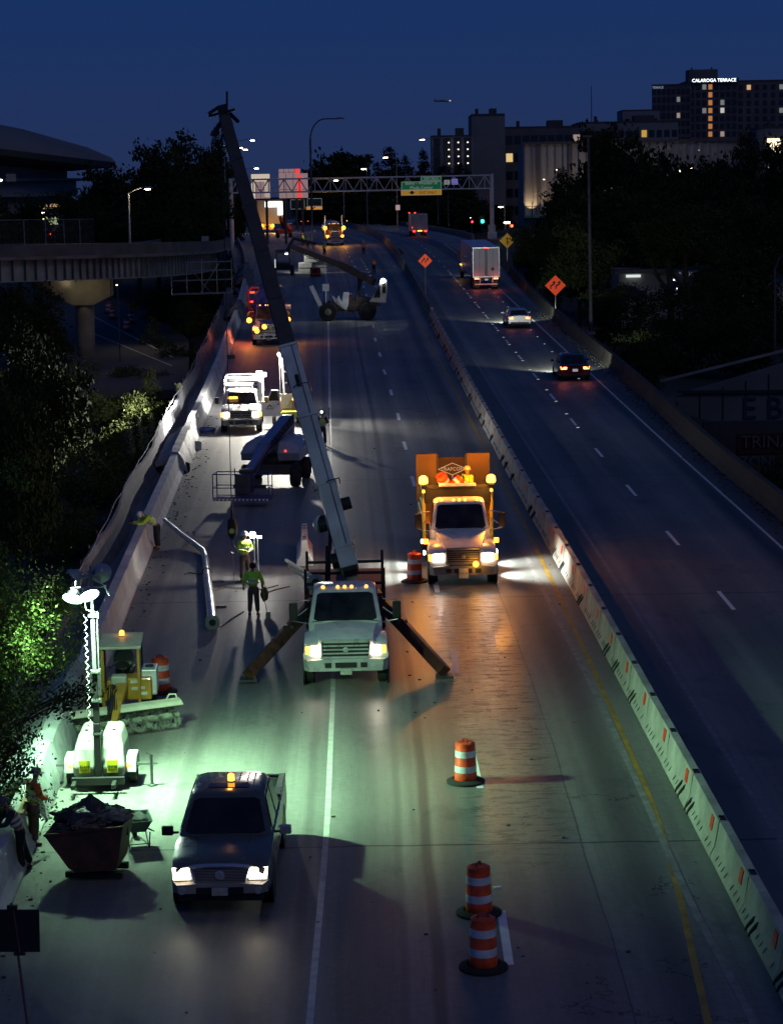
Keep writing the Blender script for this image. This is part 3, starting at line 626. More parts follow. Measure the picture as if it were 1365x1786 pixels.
MB().box(((a.x + b.x) / 2 + 17.6, 0, (a.z + b.z) / 2 - 8), (b.x - a.x, 1, a.z - b.z)).build('lit_band', E('glare_white', (.95, 1, .9), 2.5), lg)
a, b = at(484, 361, 420), at(496, 375, 420); MB().box(((a.x + b.x) / 2 + 17.6, 0, (a.z + b.z) / 2 - 8), (b.x - a.x, 1, a.z - b.z)).build('lit_band', MATS['glare_white'], lg)
a, b = at(440, 350, 421), at(500, 390, 421); MB().box(((a.x + b.x) / 2 + 17.6, 2, (a.z + b.z) / 2 - 8), (b.x - a.x, 1, a.z - b.z)).build('wall', bdark, lg)
gsign('dark distant overhead sign with a red shield left of the exit sign', 506, 532, 348, 365, M('sign_green_dark', (.03, .06, .035), .6), [('Salem', .5, 0, .4, M('legend_grey', (.2, .2, .2), .6)), ('5', .6, 0, 1.0, E('shield_red', (.8, .1, .08), .35))], 400)
gsign('dark distant overhead sign above an orange exit panel', 535, 562, 346, 360, MATS['sign_green_dark'], [('Broadway', .5, 0, .9, MATS['legend_grey']), ('Exit', .5, 0, .35, MATS['legend_grey'])], 400)
r, w, h = gsign('orange exit panel under the dark distant overhead sign', 534, 562, 360.5, 365.5, E('sign_orange_lit', (1, .38, .04), .55), [], 400)
mb = MB(); mb.slab([(-.5, -.06, .1), (-.2, -.06, .1), (.3, -.06, .45), (0, -.06, .45)], .02); mb.build('arrow', sbk, r)
# ------------------------------------------------------------------ street lamps
lampm = E('street_lamp_glow', (1, .82, .58), 30)
def street_lamp(label, bx, by, Y, tipx, tipy, tx, ty, lit=True, hz=None, e=0, r=.11, gshape=False):
    """pole from base pixel to mast-top pixel at distance Y, arm to the tip"""
    b = at(bx, by, Y); t = at(tx, ty, Y); tip = at(tipx, tipy, Y)
    x = (b.x + t.x) / 2
    o = thing('street_lamp', label, 'street lamp', (b.x, Y, b.z), tilt=False)
    mb = MB()
    if gshape:
        pts = [(0, 0, 0), (0, 0, t.z - b.z)]; R2 = tip.x - b.x; hh = tip.z - t.z
        for k in range(1, 9): a = k / 8 * math.pi / 2; pts.append((R2 * .55 * (1 - math.cos(a)), 0, t.z - b.z + hh * math.sin(a)))
        pts.append((R2, 0, tip.z - b.z))
        mb.tube(pts, [r, r * .75] + [r * .5] * 9, 8)
    else:
        mb.tube([(0, 0, 0), (0, 0, t.z - b.z)], [r, r * .6], 8); mb.tube([(0, 0, t.z - b.z - .1), ((tip.x - b.x) * .45, 0, (t.z - b.z) * .35 + (tip.z - b.z) * .65), (tip.x - b.x, 0, tip.z - b.z + .08)], r * .45, 6)
    mb.build('pole', steel if not gshape else darksteel, o)
    d = 1 if tip.x > b.x else -1
    mb = MB(); mb.loft([[(tip.x - b.x + d * a - .0, y, tip.z - b.z + z) for y, z in ((-w, -.05), (w, -.05), (w * .7, hh), (-w * .7, hh))] for a, w, hh in ((-.1, .08, .05), (.15, .18, .14), (.6, .16, .12), (.8, .05, .03))])
    hd = mb.build('lamp_head', darksteel, o)
    if lit:
        s = .27 * max(1, Y / 260); MB().lathe([(s * .2, -.22 * s), (s * .8, -.12 * s), (s, 0), (s * .7, .1 * s)], (tip.x - b.x + d * .35, 0, tip.z - b.z - .1), 12).build('lamp', lampm, hd)
    if e: light('POINT', 'street_light', (tip.x - b.x, 0, tip.z - b.z - .5), e, (1, .78, .5), o)
    return o
street_lamp('lit lamp on a thin grey pole by the overpass fence', 228, 450, 192, 250, 328, 224, 336, e=350)
street_lamp('tall unlit curved-arm pole rising between the carriageway workers', 546, 470, 267, 588, 207, 541, 245, lit=False, gshape=True, r=.15)
street_lamp('lit lamp on the long arm just right of the crane boom', 395, 400, 330, 436, 244, 412, 250)
street_lamp('lit lamp lowest of the trio behind the boom tip', 404, 410, 350, 424, 260, 410, 262)
street_lamp('lit lamp close behind the crane boom, left of the trio', 399, 410, 355, 415, 257, 400, 259)
street_lamp('small lit lamp above the white lit board', 424, 380, 420, 444, 293, 430, 296)
street_lamp('lit lamp hanging left of the pale apartment slab', 756, 400, 480, 739, 243, 754, 241)
street_lamp('lit lamp in front of the tall conifer clump', 693, 400, 440, 675, 274, 691, 276)
street_lamp('lit lamp right of the round tree above the truss', 641, 400, 460, 637, 294, 640, 292)
street_lamp('tiny lamp seen through the truss lattice', 600, 380, 440, 589, 314, 598, 313)
street_lamp('warm lamp right of the gantry column', 880, 400, 420, 876, 360, 880, 358)
# tall pole on the right carriageway edge, unlit
b = at(1030, 583, 177.5); o = thing('light_pole', 'very tall bare grey pole behind the right concrete rail', 'pole', (b.x, 177.5, b.z), tilt=False)
mb = MB(); mb.tube([(0, 0, 0), (-.05, 0, 7), (-.12, 0, 14.6)], [.16, .13, .09], 10); mb.build('shaft', darksteel, o)
MB().box((0, 0, .1), (.6, .6, .2)).build('base', concrete2, o); MB().box((-.2, 0, 14.7), (.7, .3, .15)).build('lamp_head', darksteel, o)
o = thing('light_pole', 'curved grey lamp pole at the far right edge above the grassy bank', 'pole', tuple(gplane(1350, 700, 0)), tilt=False); yb = o.location.y
mb = MB(); p = at(1349, 470, yb) - o.location; q = at(1366, 446, yb) - o.location; mb.tube([(0, 0, -1), (0, 0, p.z), q.lerp(p, .5) + Vector((0, 0, .3)), q], [.1, .08, .06, .05], 8); mb.build('shaft', darksteel, o)
MB().box(q + Vector((.4, 0, 0)), (.9, .3, .15)).build('lamp_head', darksteel, o)
# antenna mast on building, utility poles
for (x, y0, y1, Y, r, lab) in ((1031, 150, 212, 560, .12, 'thin antenna mast on the flat-roofed wing'), (928, 352, 400, 430, .12, 'wooden utility pole in front of the uplit garage corner'), (641, 275, 400, 500, .1, 'thin mast beside the small lamp right of the round tree'), (782, 335, 395, 400, .1, 'slim pole below the gantry between two conifers'), (764, 338, 392, 380, .13, 'grey pole directly below the green sign')):
    t, b = at(x, y0, Y), at(x, y1, Y); o = thing('utility_pole', lab, 'pole', (b.x, Y, b.z), tilt=False)
    mb = MB(); mb.tube([(0, 0, 0), (0, 0, t.z - b.z)], [r, r * .6], 8); mb.build('shaft', darksteel if Y != 430 else M('wood_pole', (.09, .06, .04), .9), o)
    if Y == 430: MB().box((0, -.1, t.z - b.z - .8), (2.4, .12, .12)).build('cross_arm', MATS['wood_pole'], o)
# distant point lights: traffic signals, garage lamps
def sig(label, x, y, Y, col, s=.35, st=8, cat='traffic light', name='traffic_light'):
    p = at(x, y, Y); o = thing(name, label, cat, (p.x, Y, p.z), tilt=False)
    MB().box((0, .2, .2), (s * 1.3, .3, s * 3)).build('housing', blackm, o, bevel=.03)
    MB().lathe([(.001, .0), (s * .5, .02), (s * .5, .1), (.001, .12)], (0, -.05, 0), 12, (0, -1, 0)).build('lens', E('lens_%.2f_%.2f_%.2f_%s' % (*col, st), col, st), o)
    zb = terr(p.x, Y); MB().cyl((0, .4, zb - p.z), (0, .4, .3), .08, n=6).build('post', darksteel, o)
sig('bright green traffic light below the gantry column', 841, 386, 400, (.02, 1, .55), .55, 12)
sig('small red traffic light left of the green one', 823, 387, 405, (1, .05, .1), .35, 4)
sig('red traffic light right of the twin headlamps', 892, 394, 405, (1, .06, .02), .45, 9)
sig('red signal lamp behind the overpass fence on the left', 88, 409, 300, (1, .03, .03), .3, 5)
sig('left tiny green signal behind the overpass fence', 170, 427, 320, (.05, .9, .7), .2, 3)
sig('right tiny green signal behind the overpass fence', 210, 426, 320, (.05, .9, .7), .22, 4)
def spotlamp(label, x, y, Y, col, s, st, name='garage_lamp', cat='lamp', e=0):
    p = at(x, y, Y); o = thing(name, label, cat, (p.x, Y, p.z), tilt=False)
    MB().lathe([(s * .3, -s * .5), (s, -s * .2), (s * .9, s * .1), (s * .3, s * .3)], (0, 0, 0), 12).build('bulb', E('bulb_%.1f_%.1f_%.1f_%s' % (*col, st), col, st), o)
    mb = MB(); mb.cyl((0, .1, s * .2), (0, .5, s * .5), .05, n=5); mb.cyl((0, .5, s * .5), (0, .5, terr(p.x, Y) - p.z), .05, n=5); mb.build('bracket', darksteel, o)
    if e: light('POINT', 'lamp_light', (0, -.6, 0), e, col, o)
for i, (x, y, s, st, lab) in enumerate([(1186, 298, .5, 9, 'wide bright lamp at the centre of the garage roof row'), (1205, 293, .4, 12, 'brightest lamp of the garage roof row'), (1223, 297, .35, 6, 'lamp right of the brightest one in the garage row'), (1247, 295, .22, 5, 'rightmost small lamp of the garage row'), (1133, 299, .3, 5, 'left lamp of the garage row just above the trees'), (1133, 279, .3, 3, 'dim lamp high on the garage facade'),
        (971, 296, .28, 6, 'lamp on the ribbed facade above its lit corner'), (998, 304, .28, 6, 'lamp on the facade by the tree edge'), (948, 313, .25, 5, 'lamp low on the ribbed facade'), (1261, 274, .35, 6, 'warm double lamp above the right hand trees'), (1091, 255, .18, 3, 'tiny white lamp over the middle trees'), (1218, 262, .15, 2, 'tiny faint lamp over the garage wall'), (984, 310, .18, 3, 'tiny lamp between two facade lamps'), (1148, 305, .15, 3, 'tiny lamp at the tree tops under the garage row')]):
    spotlamp(lab, x, y, 470, (1, .82, .55), s * .8, st)
for x, y, Y, col, s, st, lab in [(882, 388, 410, (1, .82, .5), .42, 12, 'left lamp of the bright pair beyond the merge sign'), (888, 388, 412, (1, .82, .5), .42, 12, 'right lamp of the bright pair beyond the merge sign'), (821, 380, 410, (1, .8, .7), .2, 4, 'tiny white lamp above the red signal'), (255, 418, 330, (1, .8, .5), .3, 7, 'left headlamp glow through the trees left of the highway'), (263, 418, 332, (1, .8, .5), .34, 8, 'right headlamp glow through the trees left of the highway'), (242, 429, 330, (1, .6, .35), .18, 4, 'lower left orange glint in the dark trees'), (249, 429, 331, (1, .6, .35), .18, 4, 'lower right orange glint in the dark trees'), (116, 417, 320, (.7, .9, 1), .5, 3, 'cool lit kiosk screen behind the overpass fence'), (111, 421, 321, (.8, .9, 1), .25, 5, 'cool white lamp beside the kiosk screen'), (75, 371, 480, (1, .75, .45), .4, 7, 'warm lamp below the arena window'), (77, 382, 482, (1, .8, .4), .35, 6, 'lower warm lamp near the arena base'), (1, 314, 490, (1, .95, .85), .5, 10, 'white lamp on the arena at the left edge'), (204, 497, 178, (1, .8, .6), .08, 6, 'small lamp under the overpass girder by the ramp bend')]:
    spotlamp(lab, x, y, Y, col, s, st, 'distant_lamp')
# ------------------------------------------------------------------ trees
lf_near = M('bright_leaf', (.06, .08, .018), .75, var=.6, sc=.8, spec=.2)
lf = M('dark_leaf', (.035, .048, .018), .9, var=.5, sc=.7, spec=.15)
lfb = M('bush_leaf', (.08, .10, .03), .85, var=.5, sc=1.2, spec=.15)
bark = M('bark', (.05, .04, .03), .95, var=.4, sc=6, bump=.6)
for m_ in (lf_near, lfb):
    p = m_.node_tree.nodes['Principled BSDF']; p.inputs['Subsurface Weight'].default_value = 0
def crown_mesh(seed, rx, ry, rz, nclump, nleaf, ls, clump_r, hollow=.35, cone=False, zc=0):
    rr = random.Random(seed); mb_v, mb_f = [], []
    for c in range(nclump):
        while True:
            p = Vector((rr.uniform(-1, 1), rr.uniform(-1, 1), rr.uniform(-1, 1)))
            if cone:
                hz = (p.z + 1) / 2; R = (1 - hz) ** .85
                if math.hypot(p.x, p.y) > R or math.hypot(p.x, p.y) < R * .4: continue
                break
            n = noise.noise(p * 1.6 + Vector((seed, 0, 0)))
            if hollow < p.length < .78 + n * .75: break
        c0 = Vector((p.x * rx, p.y * ry, p.z * rz + zc)); cr = clump_r * rr.uniform(.5, 1.25)
        for k in range(nleaf):
            q = Vector((rr.gauss(0, .45), rr.gauss(0, .45), rr.gauss(0, .32))) * cr
            if cone: q.z -= math.hypot(q.x, q.y) * .3
            a = Vector((rr.gauss(0, 1), rr.gauss(0, 1), rr.gauss(0, .7))).normalized(); b = a.orthogonal().normalized(); b.rotate(Matrix.Rotation(rr.uniform(0, 6.28), 3, a)); w = a.cross(b)
            s = ls * rr.uniform(.6, 1.3); o = len(mb_v); q = q + c0
            mb_v += [q - b * s, q + w * s * .5, q + b * s, q - w * s * .5]; mb_f.append((o, o + 1, o + 2, o + 3))
    me = bpy.data.meshes.new('crown'); me.from_pydata([tuple(v) for v in mb_v], [], mb_f); return me
def trunk_mesh(seed, h, r, spread, n=7, z0=0, lim=.45):
    rr = random.Random(seed); mb = MB(); mb.tube([(0, 0, z0), (.1 * r, 0, h * .4), (rr.uniform(-.3, .3), rr.uniform(-.3, .3), h)], [r, r * .75, r * .3], 9)
    for k in range(n):
        a = rr.uniform(0, 6.28); z = h * rr.uniform(lim, .9); L = spread * rr.uniform(.5, 1)
        mb.tube([(0, 0, z), (math.cos(a) * L * .4, math.sin(a) * L * .4, z + L * .25), (math.cos(a) * L, math.sin(a) * L, z + L * .55)], [r * .4, r * .25, r * .06], 6)
    me = bpy.data.meshes.new('trunk'); me.from_pydata([tuple(v) for v in mb.v], [], mb.f); me.materials.append(bark); return me
KINDS = {}
def kindof(k):
    if k in KINDS: return KINDS[k]
    t, mat_ = {'broad': ((crown_mesh(3, 1, 1, .85, 420, 26, .045, .22), trunk_mesh(3, -.1, .06, .6, 7, -2.2)), lf),
               'broad2': ((crown_mesh(11, 1, 1, 1.1, 420, 26, .045, .2), trunk_mesh(5, -.2, .06, .6, 7, -2.2)), lf),
               'broadfar': ((crown_mesh(17, 1, 1, .9, 300, 22, .07, .25), trunk_mesh(7, -.1, .07, .6, 5, -2.2)), lf),
               'conifer': ((crown_mesh(21, 1, 1, 2.6, 380, 24, .09, .3, cone=True), trunk_mesh(9, 1.5, .08, .5, 3, -3.2)), lf),
               'bush': ((crown_mesh(31, 1, 1, .8, 260, 34, .035, .22, 0), trunk_mesh(13, .1, .03, .6, 9, -.8, .1)), lfb),
               'bush2': ((crown_mesh(37, 1, 1, 1.3, 260, 34, .035, .2, 0), trunk_mesh(15, .1, .03, .6, 9, -1.2, .1)), lfb)}[k]
    t[0].materials.append(mat_); KINDS[k] = t; return t
def tree(kind, label, X, Y, Zc, sx, sz=None, group=None, mat=None, rz=None, name=None, cat=None):
    cm, tm = kindof(kind); nm = name or ('pine_tree' if kind == 'conifer' else 'bush' if 'bush' in kind else 'tree')
    r = thing(nm, label, cat or nm.replace('_', ' '), (X, Y, Zc), random.Random(label).uniform(0, 6.28) if rz is None else rz, group, tilt=False)
    r.scale = (sx, sx, sz or sx)
    for n_, me_ in (('crown', cm), ('trunk', tm)):
        if n_ == 'crown' and mat: me_ = me_.copy(); me_.materials.clear(); me_.materials.append(mat)
        o = bpy.data.objects.new(n_, me_); COL.objects.link(o); o.parent = r
    return r
def ptree(kind, label, x, yt, yb, Y, wpx, **k):
    """crown spanning yt..yb pixels, wpx wide, centred at x"""
    a, b = at(x, yt, Y), at(x, yb, Y); sx = wpx / 2 / F * Y * 1.02
    hz = {'broad': .85, 'broad2': 1.1, 'broadfar': .9, 'conifer': 2.6, 'bush': .8, 'bush2': 1.3}[kind]
    return tree(kind, label, a.x, Y, (a.z + b.z) / 2, sx, (a.z - b.z) / 2 / hz / .93, **k)
FT = [('broad2', 330, 236, 420, 300, 150, 'tallest dark broad tree left of the crane boom'), ('broad', 270, 262, 430, 290, 130, 'dark tree at the left shoulder of the tall clump'), ('broad', 190, 300, 440, 310, 160, 'rounded dark tree in front of the arena roof end'), ('broad2', 375, 228, 400, 345, 70, 'narrow dark tree just behind the boom top'), ('broad', 140, 340, 470, 300, 120, 'low dark tree right of the arena windows'),
      ('broad', 30, 352, 480, 290, 140, 'dark tree in front of the arena at the left edge'), ('broad2', 405, 300, 430, 352, 70, 'dark tree beside the left gantry column'), ('broad', 340, 350, 450, 280, 110, 'dark bushy tree behind the overpass bend'), ('broad', 240, 370, 450, 285, 140, 'low dark tree under the street lamp by the fence'),
      ('broadfar', 587, 262, 370, 520, 120, 'round tree rising over the middle of the truss'), ('broadfar', 545, 300, 380, 520, 90, 'low tree behind the red-striped board'), ('conifer', 683, 246, 385, 520, 75, 'tall pointed conifer left of the lamp by the slab'), ('conifer', 738, 252, 390, 510, 56, 'slim pointed conifer right of the small lamp'), ('conifer', 710, 262, 390, 525, 50, 'short conifer between two taller ones'), ('conifer', 660, 275, 390, 515, 50, 'small conifer left of the tall pointed one'), ('conifer', 797, 276, 390, 480, 60, 'conifer in front of the balcony lights'), ('conifer', 770, 282, 390, 475, 60, 'conifer over the right end of the green sign'), ('conifer', 815, 290, 395, 470, 50, 'conifer at the foot of the blank block'),
      ('broadfar', 620, 330, 395, 500, 130, 'dark tree mass under the truss left of the green sign'), ('broadfar', 720, 335, 395, 480, 130, 'dark tree mass directly under the green sign'), ('broadfar', 790, 345, 400, 450, 120, 'dark tree mass left of the right gantry column'), ('broadfar', 560, 350, 390, 500, 80, 'dark tree mass behind the orange exit panel'), ('broadfar', 850, 355, 405, 430, 90, 'dark tree mass behind the green traffic light'),
      ('broad', 1060, 238, 470, 300, 190, 'big black tree left of the tall bare pole top'), ('broad2', 990, 300, 470, 290, 130, 'black tree in front of the uplit facade'), ('broad', 1150, 275, 480, 280, 180, 'black tree under the garage lamp row'), ('broad2', 1285, 240, 480, 290, 150, 'tall black tree in front of the tower right wing'), ('broad', 1230, 290, 480, 280, 150, 'black tree below the double lamp'), ('broad', 1360, 260, 480, 270, 130, 'black tree at the right edge below the bright windows'), ('broad', 1100, 340, 500, 240, 220, 'black lower tree behind the tall bare pole'), ('broad', 1250, 360, 470, 230, 240, 'black lower tree above the parked cars'),
      ('broad', 1010, 400, 530, 215, 130, 'black tree behind the right orange diamond sign'), ('broad', 1330, 350, 470, 220, 160, 'black tree over the curved pole at the right edge'), ('broad', 930, 400, 490, 260, 80, 'black tree behind the yellow merge sign'), ('broad2', 60, 560, 860, 118, 170, 'tall dark bushy tree at the left edge behind the lit one'), ('broad', 20, 700, 960, 84, 150, 'dark tree at the left edge just above the lit one'), ('broad', 1290, 440, 600, 214, 200, 'black tree hiding the right end of the lot')]
for k, x, yt, yb, Y, w, lab in FT: ptree(k, lab, x, yt, yb, Y, w, group='dark trees along the skyline')
# right bank undergrowth
for i, (x, yt, yb, Y, w, lab) in enumerate([(1080, 500, 600, 200, 150, 'dark shrub below the tall bare pole'), (1180, 540, 660, 185, 180, 'dark shrub on the bank above the retaining wall'), (1300, 540, 650, 180, 200, 'dark shrub at the right end of the bank'), (1120, 580, 680, 160, 120, 'dark shrub just behind the right rail'), (1230, 480, 590, 205, 160, 'dark shrub right below the parked cars'), (1340, 800, 960, 105, 130, 'dark shrub under the graffiti wall at the right edge')]):
    ptree('bush', lab, x, yt, yb, Y, w, mat=lf, group='shrubs on the right bank')
# left bushes
LB = [('bush', 250, 690, 800, 130, 90, 'sunken leafy bush catching light beside the fence top'), ('bush2', 262, 648, 745, 140, 52, 'upright pale-leaved bush highest beside the parapet'), ('bush', 175, 690, 790, 140, 100, 'yellow-green bush lit faintly left of the upright one'), ('bush', 110, 640, 760, 160, 150, 'wide dim bush below the bridge pier'), ('bush', 30, 620, 760, 165, 150, 'dim bush at the left edge below the overpass'), ('bush', 60, 730, 900, 125, 170, 'dark thick bush at the left edge'), ('bush', 160, 790, 930, 112, 150, 'dark bush left of the netting fence'), ('bush2', 200, 740, 860, 125, 110, 'bush with pale upright plumes by the netting'), ('bush', 235, 640, 700, 165, 110, 'dim bush in front of the low chain fence'), ('bush', 310, 600, 680, 185, 90, 'dim reddish bush beside the far netting'), ('bush2', 270, 560, 660, 200, 60, 'dark upright bush by the lower road'), ('bush', 340, 530, 620, 215, 100, 'dark bush under the scaffold'), ('broad', 40, 510, 650, 178, 160, 'dark tree under the overpass at the left edge'), ('bush', 110, 880, 1020, 98, 160, 'dark bush between the lit tree and the fence'), ('bush', 290, 500, 560, 235, 120, 'dark bush behind the lower road'), ('broad', 370, 470, 560, 225, 90, 'dark tree below the scaffold'), ('bush', 20, 850, 1000, 105, 140, 'dark bush behind the lit tree')]
for k, x, yt, yb, Y, w, lab in LB: ptree(k, lab, x, yt, yb, Y, w, group='bushes below the left parapet')
mb = MB(); rr = random.Random(4); pl = at(225, 745, 124)
for k, (x, y0, y1) in enumerate(((226, 737, 775), (243, 730, 770), (263, 722, 765), (252, 745, 780), (312, 670, 700))):
    a, b = at(x, y0, 124 if x < 300 else 135), at(x + 6, y1 + 20, 124 if x < 300 else 135)
    for j in range(260):
        t = rr.random(); p = a.lerp(b, t) + Vector((rr.gauss(0, .07), rr.gauss(0, .07), 0)); d = Vector((rr.gauss(0, .1), rr.gauss(0, .1), .1)); mb.add([p, p + d * .6 + Vector((.025, 0, 0)), p + d], [(0, 1, 2)])
tag(mb.build('flowering_shrub', M('pale_plume', (.35, .38, .2), .8), None), 'loose shrub with pale upright flower plumes outside the netting', 'shrub')
# near lit tree at left edge
def near_tree(label, X, Y, Zc, rx, ry, rz, seed, ncl, nl, ls=.075):
    r = thing('leafy_tree', label, 'tree', (X, Y, Zc), 0, None, tilt=False)
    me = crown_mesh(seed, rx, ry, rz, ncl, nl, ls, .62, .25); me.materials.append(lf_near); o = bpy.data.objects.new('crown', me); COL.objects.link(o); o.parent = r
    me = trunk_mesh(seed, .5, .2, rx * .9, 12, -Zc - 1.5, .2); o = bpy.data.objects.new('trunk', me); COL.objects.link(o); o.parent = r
    return r
near_tree('big leafy tree at the left edge lit bright green by the tower lamps', -11.3, 58.0, 5.2, 3.1, 3.6, 4.6, 41, 700, 110, .05)
near_tree('lower leafy tree overhanging the parapet at the left edge', -10.3, 50.8, 3.4, 2.3, 3.0, 2.9, 43, 420, 100, .045)
br = MB(); rr = random.Random(12); lv = MB()
for (x0_, y0_, x1_, y1_, Y) in ((0, 1285, 160, 1195, 50.0), (40, 1260, 130, 1230, 50.3), (60, 1235, 150, 1210, 50.1), (0, 1380, 45, 1330, 47.5), (0, 1350, 30, 1300, 48.5), (20, 1230, 90, 1180, 51.5)):
    a, b = at(x0_, y0_, Y), at(x1_, y1_, Y); m_ = a.lerp(b, .5) + Vector((0, 0, .12)); br.tube([a, m_, b], [.025, .015, .006], 5)
    for j in range(260):
        t = rr.uniform(.35, 1.05); p = (a.lerp(m_, t * 2) if t < .5 else m_.lerp(b, t * 2 - 1)) + Vector((rr.gauss(0, .16), rr.gauss(0, .16), rr.gauss(0, .13)))
        n_ = Vector((rr.gauss(0, 1), rr.gauss(0, 1), rr.gauss(0, 1))).normalized(); u_ = n_.orthogonal().normalized(); w_ = n_.cross(u_); s = rr.uniform(.03, .06)
        lv.add([p - u_ * s, p + w_ * s * .6, p + u_ * s, p - w_ * s * .6], [(0, 1, 2, 3)])
ap_ = at(770, 176, 2600); pn = thing('airplane', 'tiny distant airplane low in the dusk sky above the truss', 'airplane', tuple(ap_), 0, tilt=False)
mp = MB(); mp.tube([(-9, 0, 0), (-7, 0, .3), (6, 0, 0), (9, 0, -.2)], [.3, 1.1, 1.2, .2], 8); mp.build('fuselage', steel, pn); mp = MB(); mp.slab([(-1, -9, 0), (2, -9, 0), (3, 9, 0), (0, 9, 0)], .3); mp.prism([(-8.5, 0), (-6, 0), (-8, 3)], -.2, .2); mp.build('wings', steel, pn); MB().lathe([(.6, -.5), (.6, .5)], (9, 0, 0), 8).build('landing_light', E('plane_light', (1, .7, .6), 1.2), pn)
o = lv.build('leafy_branches', lf_near); tag(o, 'thin leafy branches reaching over the tarp in front of the sweeper', 'branch'); br.build('twigs', bark, o)
# retaining wall and building base on the right
rw = thing('retaining_wall', 'grey panelled retaining wall with large dark painted letters beside the right rail', 'wall', (0, 0, 0), tilt=False)
Yw = 150
A = [at(1145, 700, Yw), at(1365, 634, Yw), at(1460, 600, Yw), at(1460, 735, Yw), at(1145, 735, Yw)]
mb = MB(); mb.slab(A, .5); mb.build('panel_wall', M('blue_grey_concrete', (.12, .13, .14), .85, var=.3, sc=.3), rw)
mb = MB(); p, q = at(1150, 665, Yw + .3), at(1460, 588, Yw + .3); mb.beam(p, q, .6, .12); mb.build('coping', concrete2, rw)
mb = MB()
for k in range(7): p = at(1180 + 40 * k, 735, Yw - .3); q = at(1180 + 40 * k, 700 - k * 12, Yw - .3); mb.beam(p, q, .05, .05, up=(0, 1, 0))
p, q = at(1180, 684, Yw - .4), at(1460, 682, Yw - .4); mb.beam(p, q, .1, .2); mb.build('panel_joints', M('joint_dark', (.03, .03, .035), .9), rw)
p = at(1350, 713, Yw - .35); lettering('E B E', 2.0, M('faded_dark_lettering', (.03, .04, .06), .9), rw, tuple(p), name='painted_letters', sx=1.0)
lw = thing('graffiti_wall', 'low dark wall with a red and pale painted tag beyond the right rail', 'wall', (0, 0, 0), tilt=False); Yg = 128
a, b = at(1225, 735, Yg), at(1480, 850, Yg); MB().box(((a.x + b.x) / 2, Yg, (a.z + b.z) / 2), (b.x - a.x, .4, a.z - b.z)).build('block_wall', M('graffiti_base', (.05, .05, .055), .9, var=.4, sc=.5), lw)
mb = MB(); a, b = at(1285, 757, Yg - .3), at(1400, 790, Yg - .3); mb.box(((a.x + b.x) / 2, Yg - .25, (a.z + b.z) / 2), (b.x - a.x, .06, a.z - b.z)); mb.build('painted_patch', M('graffiti_red', (.05, .01, .01), .8, var=.6, sc=1.5), lw)
p = at(1335, 771, Yg - .4); lettering('TRINA', .95, M('graffiti_pale', (.12, .1, .1), .8), lw, tuple(p), name='graffiti')
p = at(1325, 805, Yg - .4); lettering('ZONK', .8, M('graffiti_blue', (.08, .1, .15), .8), lw, tuple(p), name='graffiti')
# underpass building strip with parked cars, right middle distance
ub = thing('warehouse', 'low pale warehouse wall half lit behind the dark tree trunks', 'building', (at(1240, 470, 230).x, 230, 1.5), tilt=False)
MB().box((2, 4, 2.8), (22, 8, 5.6)).build('wall', bpale, ub)
for x in (-3.4, -.6, 3.2): MB().box((x, -.1, 3.2), (1.6, .2, 2.4)).build('window', E('shop_window', (.55, .55, .9), .09), ub)
MB().box((2, -.5, 5.5), (23, 2.0, .4)).build('roof', darksteel, ub)
mb = MB(); p = at(1105, 482, 229) - ub.location; mb.box((p.x, -.3, p.z), (1.4, .2, .25)); mb.build('lit_sign', E('strip_light', (.9, 1, .95), .8), ub)
for x in (1180, 1210):
    p = at(x, 500, 200); o = thing('bare_trunk_tree', 'dark forked trunk %s the parked cars' % ('left of' if x == 1180 else 'standing in front of'), 'tree', (p.x, 205, 0), tilt=False)
    mb = MB(); mb.tube([(0, 0, 0), (.1, 0, 5), (-.2, 0, 9.5)], [.35, .3, .2], 9); mb.tube([(.1, 0, 5.6), (-1.2, 0, 7.6), (-1.8, 0, 9.2)], [.2, .15, .08], 7); mb.build('trunk', bark, o)
    me_ = kindof('broad')[0]; c = bpy.data.objects.new('crown', me_); COL.objects.link(c); c.parent = o; c.location = (0, 0, 10.8); c.scale = (3.5, 3.5, 2.2)
light('POINT', 'lot_light', (p.x - 1.5, 222, 4.5), 60, (.8, .85, 1))
# utility boxes by gantry
a = at(857, 392, 335); o = thing('equipment_cabinet', 'pale box cabinet at the foot of the right gantry column', 'cabinet', (a.x, 335, a.z - 1.3), tilt=False)
MB().box((0, 0, .65), (1.1, .8, 1.3)).build('box', bpale, o, bevel=.03); MB().box((0, -.41, .65), (.9, .03, 1.1)).build('door', galv, o)
a = at(911, 466, 300); o = thing('blue_container', 'blue tarp-topped bin beside the pale pier behind the merge sign', 'container', (a.x, 300, a.z - 1.5), tilt=False)
MB().box((0, 0, 1.4), (2.2, 2, 2.2)).build('body', M('faded_blue', (.12, .2, .4), .6), o, bevel=.05); MB().box((1.1, 1.5, 3.2), (1.6, 1.0, 5.5)).build('pier', bpale, o)
